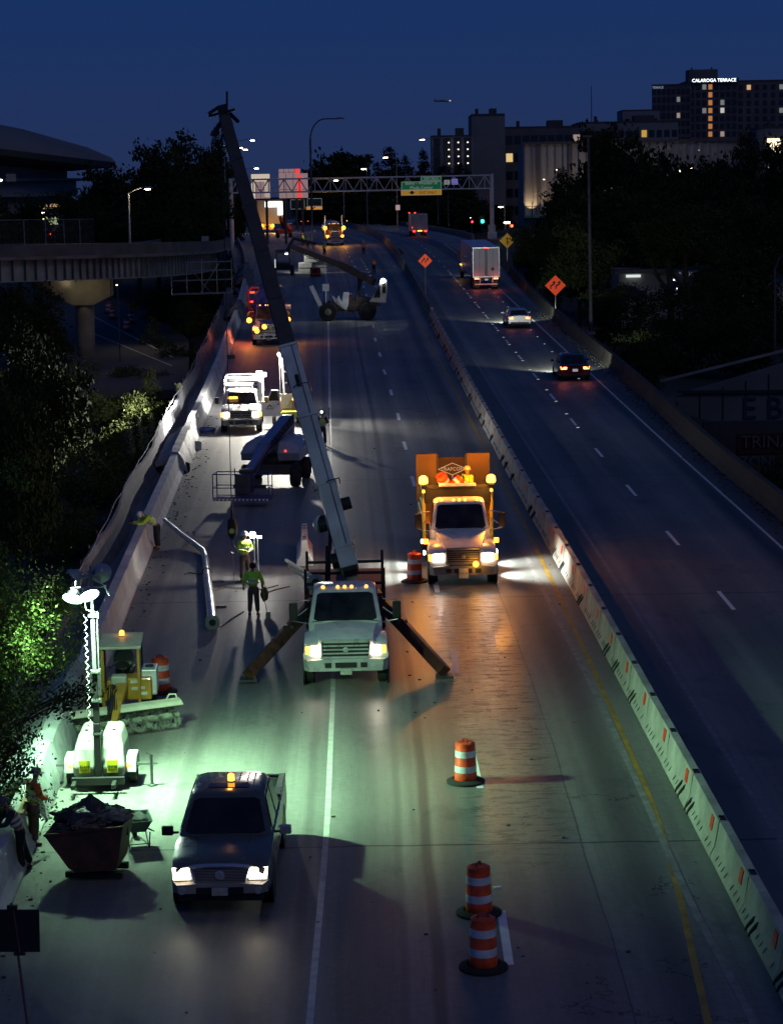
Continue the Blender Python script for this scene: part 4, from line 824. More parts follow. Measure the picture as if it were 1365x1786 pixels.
# ================================================================== VEHICLES
def ring(y, half): return [(x, y, z) for x, z in half] + [(-x, y, z) for x, z in reversed(half) if x != 0]
def body(secs): mb = MB(); mb.loft([ring(y, h) for y, h in secs]); return mb
def wheel(root, x, y, r, w, rimc=None, n=28, name='wheel'):
    s = 1 if x > 0 else -1
    mb = MB(); mb.lathe([(r * .62, -w / 2), (r * .93, -w / 2), (r, -w * .36), (r, w * .36), (r * .93, w / 2), (r * .62, w / 2), (r * .6, w * .3), (r * .6, -w * .3)], (x, y, r), n, (1, 0, 0))
    for k in range(n): 
        a = 2 * math.pi * k / n; mb.box((x, y + math.cos(a) * r, r + math.sin(a) * r), (w * .8, .03, .012), rx=a - math.pi / 2) if k % 2 else None
    o = mb.build(name, rubber, root, smooth=True)
    MB().lathe([(.001, w * .2), (r * .2, w * .28), (r * .25, w * .1), (r * .45, w * .08), (r * .6, w * .3), (r * .6, -w * .3), (.001, -w * .3)], (x, y, r), 18, (s, 0, 0)).build('rim', rimc or silver, o, smooth=True)
    return o
def rr_ring(hw, y0, y1, z, c=.12):
    return [(hw - c, y0, z), (hw, y0 + c, z), (hw, y1 - c, z), (hw - c, y1, z), (-hw + c, y1, z), (-hw, y1 - c, z), (-hw, y0 + c, z), (-hw + c, y0, z)]
def lerp(a, b, t): return Vector(a).lerp(Vector(b), t)
def pane(name, q, m=.06, root=None, mat=glass, t=.012, mx=None):
    """q: bl, br, tr, tl of a body panel; inset window slab"""
    mx = m if mx is None else mx
    bl, br, tr, tl = [Vector(p) for p in q]
    def P(u, v): return bl.lerp(br, u).lerp(tl.lerp(tr, u), v)
    c = .06
    pts = [P(mx + c, m), P(1 - mx - c, m), P(1 - mx, m + c), P(1 - mx, 1 - m - c), P(1 - mx - c, 1 - m), P(mx + c, 1 - m), P(mx, 1 - m - c), P(mx, m + c)]
    return MB().slab(pts, t).build(name, mat, root)
def greenhouse(root, hwb, y0b, y1b, zb, hwt, y0t, y1t, zt, paint, win=2, rearwin=True, split=.5, name='cab'):
    mb = MB(); mb.loft([rr_ring(hwb, y0b, y1b, zb - .05), rr_ring(hwb * .99 + hwt * .01, y0b, y1b, zb), rr_ring(hwt, y0t, y1t, zt - .06), rr_ring(hwt - .1, y0t + .1, y1t - .08, zt)])
    cab = mb.build(name, paint, root, smooth=True)
    e = .012
    pane('windshield', [(-hwb + .06, y0b - e, zb), (hwb - .06, y0b - e, zb), (hwt - .06, y0t - e, zt - .07), (-hwt + .06, y0t - e, zt - .07)], .05, root, mx=.03)
    if rearwin: pane('rear_window', [(hwb - .06, y1b + e, zb), (-hwb + .06, y1b + e, zb), (-hwt + .06, y1t + e, zt - .07), (hwt - .06, y1t + e, zt - .07)], .1, root, mx=.08)
    for s in (-1, 1):
        for k in range(win):
            a = k / win if k == 0 or win != 2 else split; b = (k + 1) / win if k or win != 2 else split
            A = lerp((s * (hwb + e), y0b + .15, zb), (s * (hwb + e), y1b - .12, zb), a); B = lerp((s * (hwb + e), y0b + .15, zb), (s * (hwb + e), y1b - .12, zb), b)
            C = lerp((s * (hwt + e), y0t + .12, zt - .07), (s * (hwt + e), y1t - .1, zt - .07), b); D = lerp((s * (hwt + e), y0t + .12, zt - .07), (s * (hwt + e), y1t - .1, zt - .07), a)
            q = [A, B, C, D] if s > 0 else [B, A, D, C]
            pane('side_window', q, .08, root)
    return cab
def mirror(root, s, x, y, z, w=.22, h=.3, arm=.25, mat=blackp if False else blackm, chromecap=None):
    mb = MB(); mb.box((s * (x + arm + w / 2), y, z), (w, .1, h)); 
    o = mb.build('mirror', chromecap or mat, root, bevel=.03)
    MB().tube([(s * x, y + .05, z - h * .3), (s * (x + arm), y, z - h * .2)], .03, 6).build('mirror_arm', blackm, o); return o
def beacon(root, loc, m, s=.07):
    o = MB().lathe([(s * 1.1, 0), (s * 1.1, .03)], loc, 14).build('beacon', blackm, root)
    MB().lathe([(s, .03), (s * .95, s * 2), (s * .5, s * 2.4), (.002, s * 2.4)], loc, 14).build('beacon_lens', m, o, smooth=True)
def plate(root, y, z, m=None, w=.32, x=0): return MB().box((x, y, z), (w, .02, .16)).build('license_plate', m or M('plate_white', (.5, .5, .45), .5, var=.4, sc=20), root)
def dirv(a): return a
# ---- 1. dark pickup in the foreground
def pickup():
    r = thing('pickup_truck', 'dark gray crew-cab pickup with headlights on and amber beacon on its roof', 'pickup', (-3.55, 45.75, gz(45.75)), R_(-.9))
    secs = [(0.0, [(.62, .46), (.84, .5), (.88, .74), (.86, .96), (.72, 1.02), (0, 1.05)]), (.1, [(.7, .42), (.96, .5), (.98, .76), (.95, 1.0), (.76, 1.08), (0, 1.11)]), (.5, [(.8, .4), (1.0, .5), (1.01, .8), (.985, 1.08), (.8, 1.15), (0, 1.175)]),
            (1.35, [(.8, .4), (1.0, .5), (1.01, .85), (.985, 1.17), (.8, 1.22), (0, 1.25)]), (1.6, [(.8, .4), (1.0, .5), (1.01, .85), (.99, 1.2), (.9, 1.25), (0, 1.26)]),
            (4.0, [(.8, .4), (1.0, .5), (1.01, .85), (.99, 1.22), (.9, 1.26), (0, 1.26)]), (5.7, [(.8, .46), (1.0, .55), (1.01, .85), (.99, 1.22), (.92, 1.26), (0, 1.26)]), (5.8, [(.8, .5), (.97, .6), (.99, .85), (.97, 1.18), (.9, 1.22), (0, 1.22)])]
    body(secs).build('body', graypaint, r, smooth=True)
    greenhouse(r, .95, 1.42, 4.0, 1.24, .76, 2.15, 3.85, 1.93, graypaint, 2, split=.52)
    # windshield header, roof ribs, sunroof
    MB().slab([(-.42, 2.5, 1.936), (.42, 2.5, 1.936), (.4, 2.85, 1.938), (-.4, 2.85, 1.938)], .012).build('sunroof', glass, r)
    mb = MB()
    for x in (-.5, -.36, -.18, .18, .36, .5): mb.box((x, 3.25, 1.935), (.03, .85, .012))
    mb.build('roof_ribs', graypaint, r)
    beacon(r, (.02, 2.95, 1.94), amberd_hot, .075)
    mb = MB(); mb.box((0, 4.9, 1.262), (1.6, 1.55, .01)); mb.build('bed_floor', blackm, r)
    mb = MB()
    for s in (-1, 1): mb.box((s * .92, 4.9, 1.3), (.14, 1.7, .08))
    mb.box((0, 5.74, 1.28), (1.84, .1, .08)); mb.build('bed_rail', graypaint, r, bevel=.015)
    # hood creases
    mb = MB()
    for s in (-1, 1): mb.loft([[(s * (.46 + .1 * t) + dx, .15 + 1.2 * t, 1.1 + .135 * t + dz) for dx, dz in ((-.05, -.02), (0, .02), (.05, -.02), (0, -.04))] for t in (0, .3, .6, 1)])
    mb.build('hood_crease', graypaint, r, smooth=True)
    mb = MB(); mb.tube([(-.58, -.02, 1.02), (-.3, -.06, 1.06), (0, -.07, 1.065), (.3, -.06, 1.06), (.58, -.02, 1.02)], .045, 8); mb.tube([(-.58, -.03, 1.0), (-.5, -.05, .72)], .03, 6); mb.tube([(.58, -.03, 1.0), (.5, -.05, .72)], .03, 6); mb.build('grille_surround', chrome, r, smooth=True)
    MB().prism([(-.56, 1.0), (.56, 1.0), (.48, .7), (-.48, .7)], -.035, .05).build('grille_back', blackm, r)
    mb = MB()
    for k in range(9): mb.box((0, -.045, .73 + k * .032), (.96 + k * .016, .02, .012))
    mb.build('grille', M('grille_chrome', (.42, .38, .36), .35, .1), r)
    MB().lathe([(.09, 0), (.1, .02), (.07, .03)], (0, -.05, .86), 16, (0, -1, 0)).build('emblem', chrome, r)
    for s in (-1, 1):
        MB().slab([(s * .58, -.05, .78), (s * .93, .01, .76), (s * .95, .1, .98), (s * .62, -.02, 1.0)][::s], .03).build('headlight', hl, r)
        MB().lathe([(.09, 0), (.07, .03), (.001, .03)], (s * .76, -.11, .56), 14, (0, -1, 0)).build('fog_lamp', chrome, r)
        mirror(r, s, 1.0, 1.75, 1.25, .24, .2, .1, chromecap=chrome if s > 0 else blackm)
        MB().box((s * 1.005, 2.9, .95), (.02, .14, .03)).build('door_handle', chrome, r)
    mb = MB(); mb.loft([ring(-.12, [(.5, .5), (.82, .5), (.86, .68), (.5, .7), (0, .7)]), ring(.12, [(.5, .44), (.95, .46), (.99, .72), (.5, .74), (0, .74)])]); mb.build('bumper', M('bumper_chrome_dull', (.36, .34, .32), .35, .1), r)
    MB().box((0, -.125, .57), (.95, .03, .12)).build('bumper_intake', blackm, r)
    plate(r, -.15, .55)
    MB().box((0, .15, .38), (1.7, .3, .14)).build('air_dam', blackm, r)
    for x in (-1, 1):
        for y in (1.0, 4.7): wheel(r, x * .86, y, .41, .28)
    for s in (-1, 1):
        for y in (1.0, 4.7): MB().cyl((s * .98, y, .42), (s * 1.014, y, .42), .47, n=24).build('wheel_arch', blackm, r)
        MB().box((s * .9, 5.81, .95), (.14, .03, .32)).build('tail_lamp', redp, r)
        light('SPOT', 'headlamp_beam', (s * .77, -.1, .9), 10, (1, .86, .66), r, (s * .9, -8, 0.2), .06, 80, .8)
    light('POINT', 'beacon_light', (.02, 2.85, 2.2), 5, (1, .45, .08), r, size=.06)
    return r
amberd_hot = E('beacon_lit', (1, .36, .04), 5)
pickup()
# ---- conventional truck front, facing the camera
def truck_front(r, paint, w=2.35, hoodl=1.35, zb=1.55, zc=2.45, cabl=1.7, gz0=.85, gz1=1.35, gw=1.0, headz=1.08, ch=chrome, markers=True, hlmat=None, hy=.05, mir=True, gbars=5, hoodz=1.5, wr=.5, bump=(.55, .85), taper=.62, lamps=(.62, .95), frontmat=None):
    hw = w / 2; hlmat = hlmat or hl; tf = taper
    # hood: narrower and lower at the front
    secs = [(.12, [(hw * tf, .9), (hw * tf, 1.2), (hw * tf * .93, hoodz - .18), (0, hoodz - .12)]), (.3, [(hw * tf, .9), (hw * tf * 1.02, 1.25), (hw * tf * .95, hoodz - .1), (0, hoodz - .04)]), (hoodl, [(hw * .78, .9), (hw * .8, 1.3), (hw * .74, zb - .02), (0, zb + .04)])]
    body(secs).build('hood', paint, r, smooth=True)
    for s in (-1, 1):
        mb = MB(); mb.loft([[(s * x, y, z) for x, z in ((hw * .42, .7), (hw * .97, .72), (hw, .95), (hw * .97, z1), (hw * .8, z1 + .08), (hw * .42, z1 + .08))] for y, z1 in ((.08, 1.08), (.25, 1.22), (.9, 1.3), (hoodl + .05, 1.32))]); mb.build('fender', frontmat or paint, r, smooth=True)
        MB().cyl((s * (hw * .97), .85, wr), (s * (hw + .012), .85, wr), wr + .1, n=22).build('wheel_arch', blackm, r)
        x0, x1 = lamps
        MB().slab([(s * x0, .05, headz - .13), (s * x1, .07, headz - .13), (s * x1, .09, headz + .13), (s * x0, .07, headz + .13)][::s], .03).build('headlight', hlmat, r)
        MB().slab([(s * (x1 + .02), .06, headz - .1), (s * (x1 + .14), .1, headz - .1), (s * (x1 + .14), .12, headz + .12), (s * (x1 + .02), .08, headz + .12)][::s], .03).build('turn_lamp', amberd, r)
        wheel(r, s * (hw - .17), .85, wr, .28, steel)
        if mir:
            mb = MB(); mb.box((s * (hw + .28), hoodl + .25, zb + .28), (.24, .1, .5)); o = mb.build('mirror', blackm, r, bevel=.03)
            mb = MB(); mb.tube([(s * (hw - .12), hoodl + .3, zb + .6), (s * (hw + .28), hoodl + .28, zb + .56), (s * (hw + .3), hoodl + .28, zb), (s * (hw - .12), hoodl + .35, zb - .1)], .02, 5); mb.tube([(s * (hw - .12), hoodl + .3, zb + .35), (s * (hw + .16), hoodl + .27, zb + .15)], .018, 5); mb.build('mirror_arm', chrome, o)
    MB().prism([(-gw / 2, gz1), (gw / 2, gz1), (gw / 2 * .95, gz0), (-gw / 2 * .95, gz0)], .03, .14).build('grille_back', blackm, r)
    mb = MB(); mb.tube([(-gw / 2, .02, gz0), (-gw / 2, .0, gz1), (gw / 2, .0, gz1), (gw / 2, .02, gz0), (-gw / 2, .02, gz0)], .04, 6); mb.build('grille_surround', ch, r)
    mb = MB()
    for k in range(gbars): mb.box((0, .015, gz0 + (gz1 - gz0) * (k + .5) / gbars), (gw * .94, .03, (gz1 - gz0) / gbars * .4))
    mb.build('grille', ch, r)
    MB().lathe([(.07, 0), (.08, .02), (.03, .03)], (0, .0, (gz0 + gz1) / 2), 14, (0, -1, 0)).build('emblem', ch, r)
    mb = MB(); mb.loft([ring(-.1, [(hw * .5, bump[0]), (hw * .85, bump[0]), (hw * .88, bump[1] - .03), (hw * .5, bump[1]), (0, bump[1])]), ring(.1, [(hw * .5, bump[0]), (hw * .98, bump[0]), (hw, bump[1]), (hw * .5, bump[1]), (0, bump[1])])]); mb.build('bumper', ch, r)
    mb = MB(); z = (bump[0] + bump[1]) / 2; mb.box((0, -.11, z), (.6, .03, .15)); mb.box((-.5, -.11, z), (.18, .03, .14)); mb.box((.5, -.11, z), (.18, .03, .14)); mb.build('bumper_opening', blackm, r)
    plate(r, -.13, bump[0] - .02)
    greenhouse(r, hw * .86, hoodl, hoodl + cabl, zb, hw * .74, hoodl + .5, hoodl + cabl - .05, zc, paint, 1)
    mb = MB(); mb.loft([rr_ring(hw * .87, hoodl - .05, hoodl + cabl, .75), rr_ring(hw * .87, hoodl - .05, hoodl + cabl, zb)]); mb.build('door_panels', paint, r, smooth=True)
    mb = MB()
    for s in (-1, 1): mb.tube([(s * hw * .78, hoodl - .02, zb + .03), (s * .1, hoodl - .1, zb + .1)], .012, 4)
    mb.build('wiper', blackm, r)
    if markers:
        for x in (-.62, -.2, 0, .2, .62):
            MB().lathe([(.05, 0), (.045, .05), (.02, .07)], (x, hoodl + .62, zc), 10).build('marker_light', amberd, r)
    return r
# ---- 2. crane truck
ct = thing('crane_truck', 'white boom crane truck with its tall telescopic boom raised and outriggers down', 'crane truck', (-1.35, 65.05, gz(65.05)), R_(1.0))
ctgray = M('crane_chrome', (.62, .62, .62), .28, .35)
truck_front(ct, white, 2.4, 1.35, 1.62, 2.5, 1.75, .84, 1.38, 1.35, 1.08, ctgray, hoodz=1.52, wr=.5, bump=(.52, .86), taper=.66, lamps=(.7, .98))
mb = MB(); mb.box((-.42, 7, .95), (.1, 8.0, .25)); mb.box((.42, 7, .95), (.1, 8.0, .25)); mb.box((0, 10.8, .9), (2.2, .15, .3)); mb.build('chassis', darksteel, ct)
mb = MB(); mb.box((0, 7.6, 1.28), (2.4, 7.0, .14)); mb.build('deck', M('red_deck', (.22, .035, .03), .7, var=.4), ct, bevel=.02)
mb = MB(); mb.box((-1.0, 6.4, .85), (.4, 2.2, .5)); mb.box((1.0, 6.4, .85), (.4, 2.2, .5)); mb.build('tool_box', blackm, ct, bevel=.02)
for y in (8.0, 9.3):
    for s in (-1, 1): wheel(ct, s * .98, y, .5, .5, steel)
mb = MB()   # headache rack and pipe supports
for s, x in ((-1, -1.15), (1, 1.15)):
    for y in (3.6, 6.6): mb.cyl((x, y, 1.3), (x, y, 2.75), .045, n=8)
for z in (1.95, 2.3): mb.cyl((-1.15, 3.6, z), (1.15, 3.6, z), .045, n=8); mb.cyl((-1.15, 6.6, z + .1), (1.15, 6.6, z + .1), .045, n=8)
for x in (-.5, .45): mb.cyl((x, 3.6, 1.35), (x, 3.6, 2.3), .04, n=8)
mb.build('headache_rack', blackm, ct)
mb = MB(); mb.lathe([(.62, 1.35), (.62, 1.5), (.5, 1.52)], (.05, 7.0, 0), 24); mb.build('turntable', silver, ct, smooth=True)
craneW = M('crane_white', (.66, .68, .66), .4, var=.25, sc=1.2, coat=.2)
boomD = M('boom_unlit_dark', (.07, .06, .06), .5, var=.25, sc=1.2)  # white boom coloured dark here to stand in for its unlit upper part
inv = ct.matrix_basis.copy()
bpy.context.view_layer.update(); inv = ct.matrix_world.inverted()
P0 = inv @ at(606, 978, 71.3); P1 = inv @ at(502, 603, 74.85); P2 = inv @ at(392, 205, 79.6)
ax = (P2 - P0).normalized(); P1 = P0 + ax * (P1 - P0).length
mb = MB(); mb.loft([[(x * w + .05, y * d + 7.0, z) for x, y in ((-1, -1), (1, -1), (1, 1), (-1, 1))] for w, d, z in ((.33, .33, 1.5), (.33, .33, 2.3), (.27, .35, 2.95))]); mb.build('pedestal', M('pedestal_cream', (.6, .56, .48), .5), ct, bevel=.03)
bm_ = MB(); bm_.beam(P0 - ax * .3, P1, .56, .66, .56, .6, up=(0, -1, .3)); boom = bm_.build('boom', craneW, ct, bevel=.02)
xs_ = ax.cross(Vector((0, -1, .3))).normalized(); zs_ = xs_.cross(ax).normalized()
if zs_.y > 0: zs_ = -zs_
mb = MB()
for s in (-1, 1): mb.beam(P0 + xs_ * s * .285 + ax * .3, P1 + xs_ * s * .285, .012, .05, up=(0, -1, .3))
mb.beam(P0 + zs_ * .34 + ax * .4 + xs_ * .1, P1 + zs_ * .31 + xs_ * .1, .025, .012, up=(0, -1, .3)); mb.build('boom_stripe', blackm, boom)
L1 = (P1 - P0).length
mb = MB()
for t in (.05, .34, .66, 1.0):
    c = P0 + ax * L1 * t; mb.beam(c - ax * .04, c + ax * .04, .62, .72, up=(0, -1, .3))
mb.build('boom_collar', craneW, boom)
mb = MB(); c = P0 + ax * L1 * .34; mb.tube([c - xs_ * .42 + zs_ * .3, c - xs_ * .42 - zs_ * .1, c + xs_ * .1 + zs_ * .45, c + xs_ * .42 + zs_ * .45, c + xs_ * .42 + zs_ * .0], .02, 5); c = P0 + ax * L1 * .80
mb.tube([c - xs_ * .2 + zs_ * .3, c - xs_ * .05 + zs_ * .5, c + xs_ * .3 + zs_ * .4, c + xs_ * .34 - zs_ * .2], .018, 5); mb.cyl(c + zs_ * .3, c + zs_ * .3 + ax * .4, .07, n=8); mb.build('hose_bracket', blackm, boom)
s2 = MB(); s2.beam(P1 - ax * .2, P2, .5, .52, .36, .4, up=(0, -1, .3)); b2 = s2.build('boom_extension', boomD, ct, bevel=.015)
mb = MB()
for k in range(5):
    c = P1.lerp(P2, k / 5); mb.beam(c - ax * .03, c + ax * .03, .54 - k * .025, .56 - k * .025, up=(0, -1, .3))
mb.beam(P1 + xs_ * .26, P2 + xs_ * .19, .02, .04, up=(0, -1, .3)); mb.beam(P1 + xs_ * -.26, P2 + xs_ * -.19, .02, .04, up=(0, -1, .3)); mb.build('extension_rib', darksteel, b2)
mb = MB()   # sheave head
for s in (-.12, .12): mb.cyl(P2 + xs_ * (s - .05), P2 + xs_ * (s + .05), .22, n=14)
mb.beam(P2 - ax * .4, P2 + ax * .45, .42, .35, .3, .2, up=(0, -1, .3)); mb.cyl(P2 + ax * .2 - xs_ * .5, P2 + ax * .2 + xs_ * .4, .05, n=6); mb.beam(P2 - ax * .55 - xs_ * .55, P2 - ax * .1 - xs_ * .1, .12, .12); mb.beam(P2 + ax * .3 - xs_ * .48, P2 + ax * .45 - xs_ * .1, .1, .1); mb.beam(P2 + ax * .3 + xs_ * .15, P2 + ax * .95 + xs_ * .3, .07, .07); mb.beam(P2 - ax * .3 + xs_ * .4, P2 + ax * .1 + xs_ * .2, .1, .1)
mb.build('boom_head', blackm, ct)
rearc = P0 - ax * .28 + zs_ * .05
mb = MB(); mb.beam(P0 - ax * .42, P0 - ax * .3, .42, .5, up=(0, -1, .3)); mb.build('boom_end', blackm, boom)
mb = MB(); c = P0 + xs_ * -.38 + ax * .1; mb.cyl(c - xs_ * .1, c + xs_ * .12, .24, n=16); mb.build('winch', blackm, ct); mb = MB(); c = P0 + xs_ * .4 + ax * 1.9 - zs_ * .1; mb.cyl(c - xs_ * .18, c + xs_ * .18, .2, n=14); mb.build('winch', blackm, ct); mb = MB(); c = P0 - xs_ * .42 + ax * 1.4; mb.cyl(c - xs_ * .16, c + xs_ * .1, .26, n=16); mb.build('winch', blackm, ct)
mb = MB(); c = P0 - xs_ * .62 + ax * 1.35; 
c1 = P0 - xs_ * .45 + ax * 1.4; c2 = P0 + xs_ * .45 + ax * 1.4
L_ = [c1, c2]; L_.sort(key=lambda v: v.x); cc = L_[0] - Vector((.12, 0, 0)); mb.lathe([(.001, -.12), (.14, -.1), (.25, -.02), (.27, .06), (.2, .08)], cc, 18, (1, -.4, 0)); mb.build('hose_reel', craneW, ct, smooth=True)
mb = MB(); pb = Vector((-.55, 6.5, 1.4)); mb.cyl(pb, pb.lerp(P0 - xs_ * .1 + ax * 1.9, .55), .09, n=10); mb.cyl(pb.lerp(P0 + ax * 1.9, .5), P0 + ax * 2.0, .06, n=10); mb.build('lift_cylinder', blackm, ct)
mb = MB()
for s, fx in ((-1, -2.75), (1, 2.75)):
    foot = inv @ Vector((-4.15 if s < 0 else 1.42, 66.0, gz(66) + .12)); top = Vector((s * .75, 5.4 if s > 0 else 4.6, 1.75))
    o = MB().beam(top, foot + Vector((0, 0, .1)), .34, .42, .3, .3, up=(0, 1, 0)).build('outrigger', rust if s < 0 else M('dark_red_steel', (.1, .03, .02), .55, .3, var=.4), ct, bevel=.015)
    MB().box(foot - Vector((0, 0, .04)), (.5, .45, .07)).build('outrigger_pad', darksteel, o)
    m2 = top.lerp(foot, .45); MB().box(m2 + Vector((0, 0, .16)), (.3, .3, .12)).build('outrigger_collar', darksteel, o)
    m3 = MB(); m3.beam(top + Vector((0, -.3, -.1)), top.lerp(foot, .5) + Vector((0, -.26, -.05)), .12, .12); m3.build('outrigger_cylinder', blackm, o)
mb = MB(); mb.beam((-.8, 5.0, 1.7), (.75, 5.4, 1.75), .4, .4); mb.build('outrigger_crossbeam', M('dull_red_steel', (.2, .04, .03), .6, .2, var=.4), ct, bevel=.02)
for s in (-1, 1): light('SPOT', 'headlamp_beam', (s * .82, -.1, 1.08), 22, (1, .88, .7), ct, (s * .9, -9, 0), .07, 85, .8)
# cable, hook block
tip = at(386, 205, 79.6); hk = at(405, 925, 79.0)
hb = thing('hook_block', 'crane hook block hanging on a long wire above the two workers', 'hook', tuple(hk), tilt=False)
MB().cyl((0, 0, .25), tip - hk, .016, n=5).build('cable', darksteel, hb)
MB().lathe([(.03, .7), (.05, .4), (.14, .36), (.17, .1), (.15, -.15), (.06, -.3)], (0, 0, 0), 14).build('block', blackm, hb, smooth=True)
MB().tube([(0, 0, -.3), (0, 0, -.5), (.09, 0, -.6), (.12, 0, -.72), (.03, 0, -.82), (-.08, 0, -.74)], .03, 7).build('hook', darksteel, hb)
MB().lathe([(.001, 0), (.09, .01), (.09, .03)], (0, -.16, 0), 12, (0, -1, 0)).build('cheek_plate', M('yellow_decal', (.6, .75, .2), .5), hb)
MB().tube([(0, 0, -.8), (.02, 0, -1.6), (-.02, 0, -2.1)], .012, 4).build('sling', steel, hb)
# pole with flange carried on the crane deck
pl = thing('lamp_pole', 'bare metal lamp pole with square flange carried beside the crane cab', 'pole', (0, 0, 0), tilt=False)
a, b = at(507, 985, 76.0), at(550, 1016, 69.6); mb = MB(); mb.tube([a, b], [.1, .16], 14); mb.tube([a + Vector((-.15, .3, .1)), b + Vector((-.2, .2, .22))], .06, 8); mb.build('shaft', M('bright_galvanized', (.55, .56, .57), .3, .8, sc=3), pl, smooth=True)
d = (b - a).normalized(); u_ = d.cross(Vector((0, 0, 1))).normalized(); w_ = u_.cross(d)
MB().loft([[b + d * t + u_ * i * .24 + w_ * j * .24 for i, j in ((-1, -.6), (-.6, -1), (.6, -1), (1, -.6), (1, .6), (.6, 1), (-.6, 1), (-1, .6))] for t in (0, .04)]).build('flange', steel, pl)
MB().cyl(b + d * .035, b + d * .05, .12, n=16).build('opening', blackm, pl)
# ---- 3. amber lit arrow board truck
at_ = thing('work_truck', 'white flatbed work truck with amber beacons and a folded arrow board upright behind', 'truck', (2.42, 79.7, gz(79.7)), R_(1.2))
dimc = M('dull_chrome', (.25, .24, .23), .4, .4)
truck_front(at_, white, 2.35, 1.6, 1.7, 2.62, 1.6, .78, 1.3, 1.15, .98, dimc, markers=True, hoodz=1.45, wr=.52, bump=(.4, .72), taper=.58, lamps=(.66, 1.04), gbars=7)
plate(at_, -.135, .56)
fw = M('flat_orange_tank', (.62, .24, .04), .5, var=.3)
brown = M('arrow_board_back', (.6, .26, .03), .55, var=.25, sc=1)
brd = M('arrow_board_dark', (.1, .04, .01), .6)
mb = MB(); mb.box((0, 6.2, 1.15), (2.4, 5.2, .16)); mb.build('flatbed', darksteel, at_, bevel=.02)
mb = MB(); mb.box((0, 3.5, 2.92), (2.55, .12, .12)); mb.box((0, 3.5, 2.6), (2.45, .1, .5)); mb.build('cab_guard', blackm, at_)
MB().box((0, 3.44, 2.99), (1.3, .16, .1)).build('light_rail', refl, at_, bevel=.02)
for s in (-1, 1):
    mb = MB(); mb.cyl((s * 1.2, 3.5, .9), (s * 1.2, 3.5, 3.0), .06, n=8); mb.cyl((s * 1.2, 8.6, 1.2), (s * 1.2, 8.6, 2.6), .05, n=8)
    for z in (1.6, 2.1, 2.6): mb.cyl((s * 1.2, 3.5, z), (s * 1.2, 8.6, z), .035, n=6)
    mb.build('side_rail', M('yellow_rail', (.6, .5, .05), .5), at_)
    o = MB().lathe([(.15, 0), (.17, .06), (.15, .22), (.07, .28)], (s * 1.2, 3.5, 3.05), 14).build('beacon', E('beacon_hot', (1, .5, .06), 5), at_, smooth=True)
    MB().box((s * 1.2, 3.45, 3.02), (.2, .2, .06)).build('beacon_base', blackm, o)
    MB().box((s * 1.22, 1.3, 1.35), (.16, .1, .16)).build('amber_lamp', amber, at_)
    MB().box((s * 1.2, 3.4, 2.78), (.1, .06, .08)).build('amber_lamp', amberd, at_)
    for y in (6.3, 7.6): wheel(at_, s * .95, y, .5, .5, steel)
    light('POINT', 'beacon_light', (s * 1.2, 3.2, 3.35), 320, (1, .34, .03), at_, size=.12)
    light('POINT', 'marker_light', (s * 1.4, 1.1, 1.4), 12, (1, .4, .06), at_, size=.06)
    light('SPOT', 'headlamp_beam', (s * .85, -.1, 1.0), 14, (.95, .97, 1), at_, (s * 1.0, -8, 0), .07, 90, .8)
    for y_, e_ in ((1.4, 800), (3.7, 560)):
        MB().box((s * 1.26, y_ + .5, .85), (.06, .16, .12)).build('side_work_lamp', hlw, at_)
        light('SPOT', 'side_work_light', (s * 1.34, y_ + .5, .9), e_, (.9, 1, .9), at_, (s * 2.4, y_ + .35, 0), .05, 100, .8)
MB().lathe([(.11, 0), (.1, .05), (.001, .06)], (.42, -.12, .78), 12, (0, -1, 0)).build('amber_lamp', amber, at_)
light('POINT', 'grille_light', (.42, -.4, .8), 14, (1, .42, .06), at_, size=.08)
mb = MB(); mb.box((0, 3.62, 2.1), (2.3, .06, 1.0)); mb.build('bulkhead', fw, at_)
MB().box((-.95, 7.1, 2.75), (.78, .14, 1.75)).build('board_wing', brown, at_, bevel=.02); MB().box((.95, 7.1, 2.75), (.88, .14, 1.75)).build('board_wing', brown, at_, bevel=.02); bdo = MB().box((0, 7.14, 1.7), (2.3, .12, .3)).build('arrow_board', darksteel, at_, bevel=.02)
MB().box((.0, 7.16, 2.68), (1.16, .1, 1.6)).build('board_centre', brd, bdo)
mb = MB()
for x in (-.54, .5): mb.box((x, 7.02, 2.72), (.07, .1, 1.75))
mb.build('board_post', darksteel, bdo)
logo = E('logo_line', (1, .62, .3), .5)
mb = MB(); dm = [(-.52, 3.05), (0, 3.27), (.52, 3.05), (0, 2.83)]
for k in range(4): a, b = dm[k], dm[(k + 1) % 4]; mb.beam((a[0], 6.98, a[1]), (b[0], 6.98, b[1]), .02, .035, up=(0, 1, 0))
mb.box((.0, 6.98, 2.5), (.03, .02, .7)); mb.build('logo_frame', logo, bdo)
lettering('TRAFCON', .185, logo, bdo, (0, 6.95, 3.05))
light('SPOT', 'board_glow', (0, 5.6, 2.6), 14, (1, .42, .06), at_, (0, 7.1, 2.9), .3, 120)
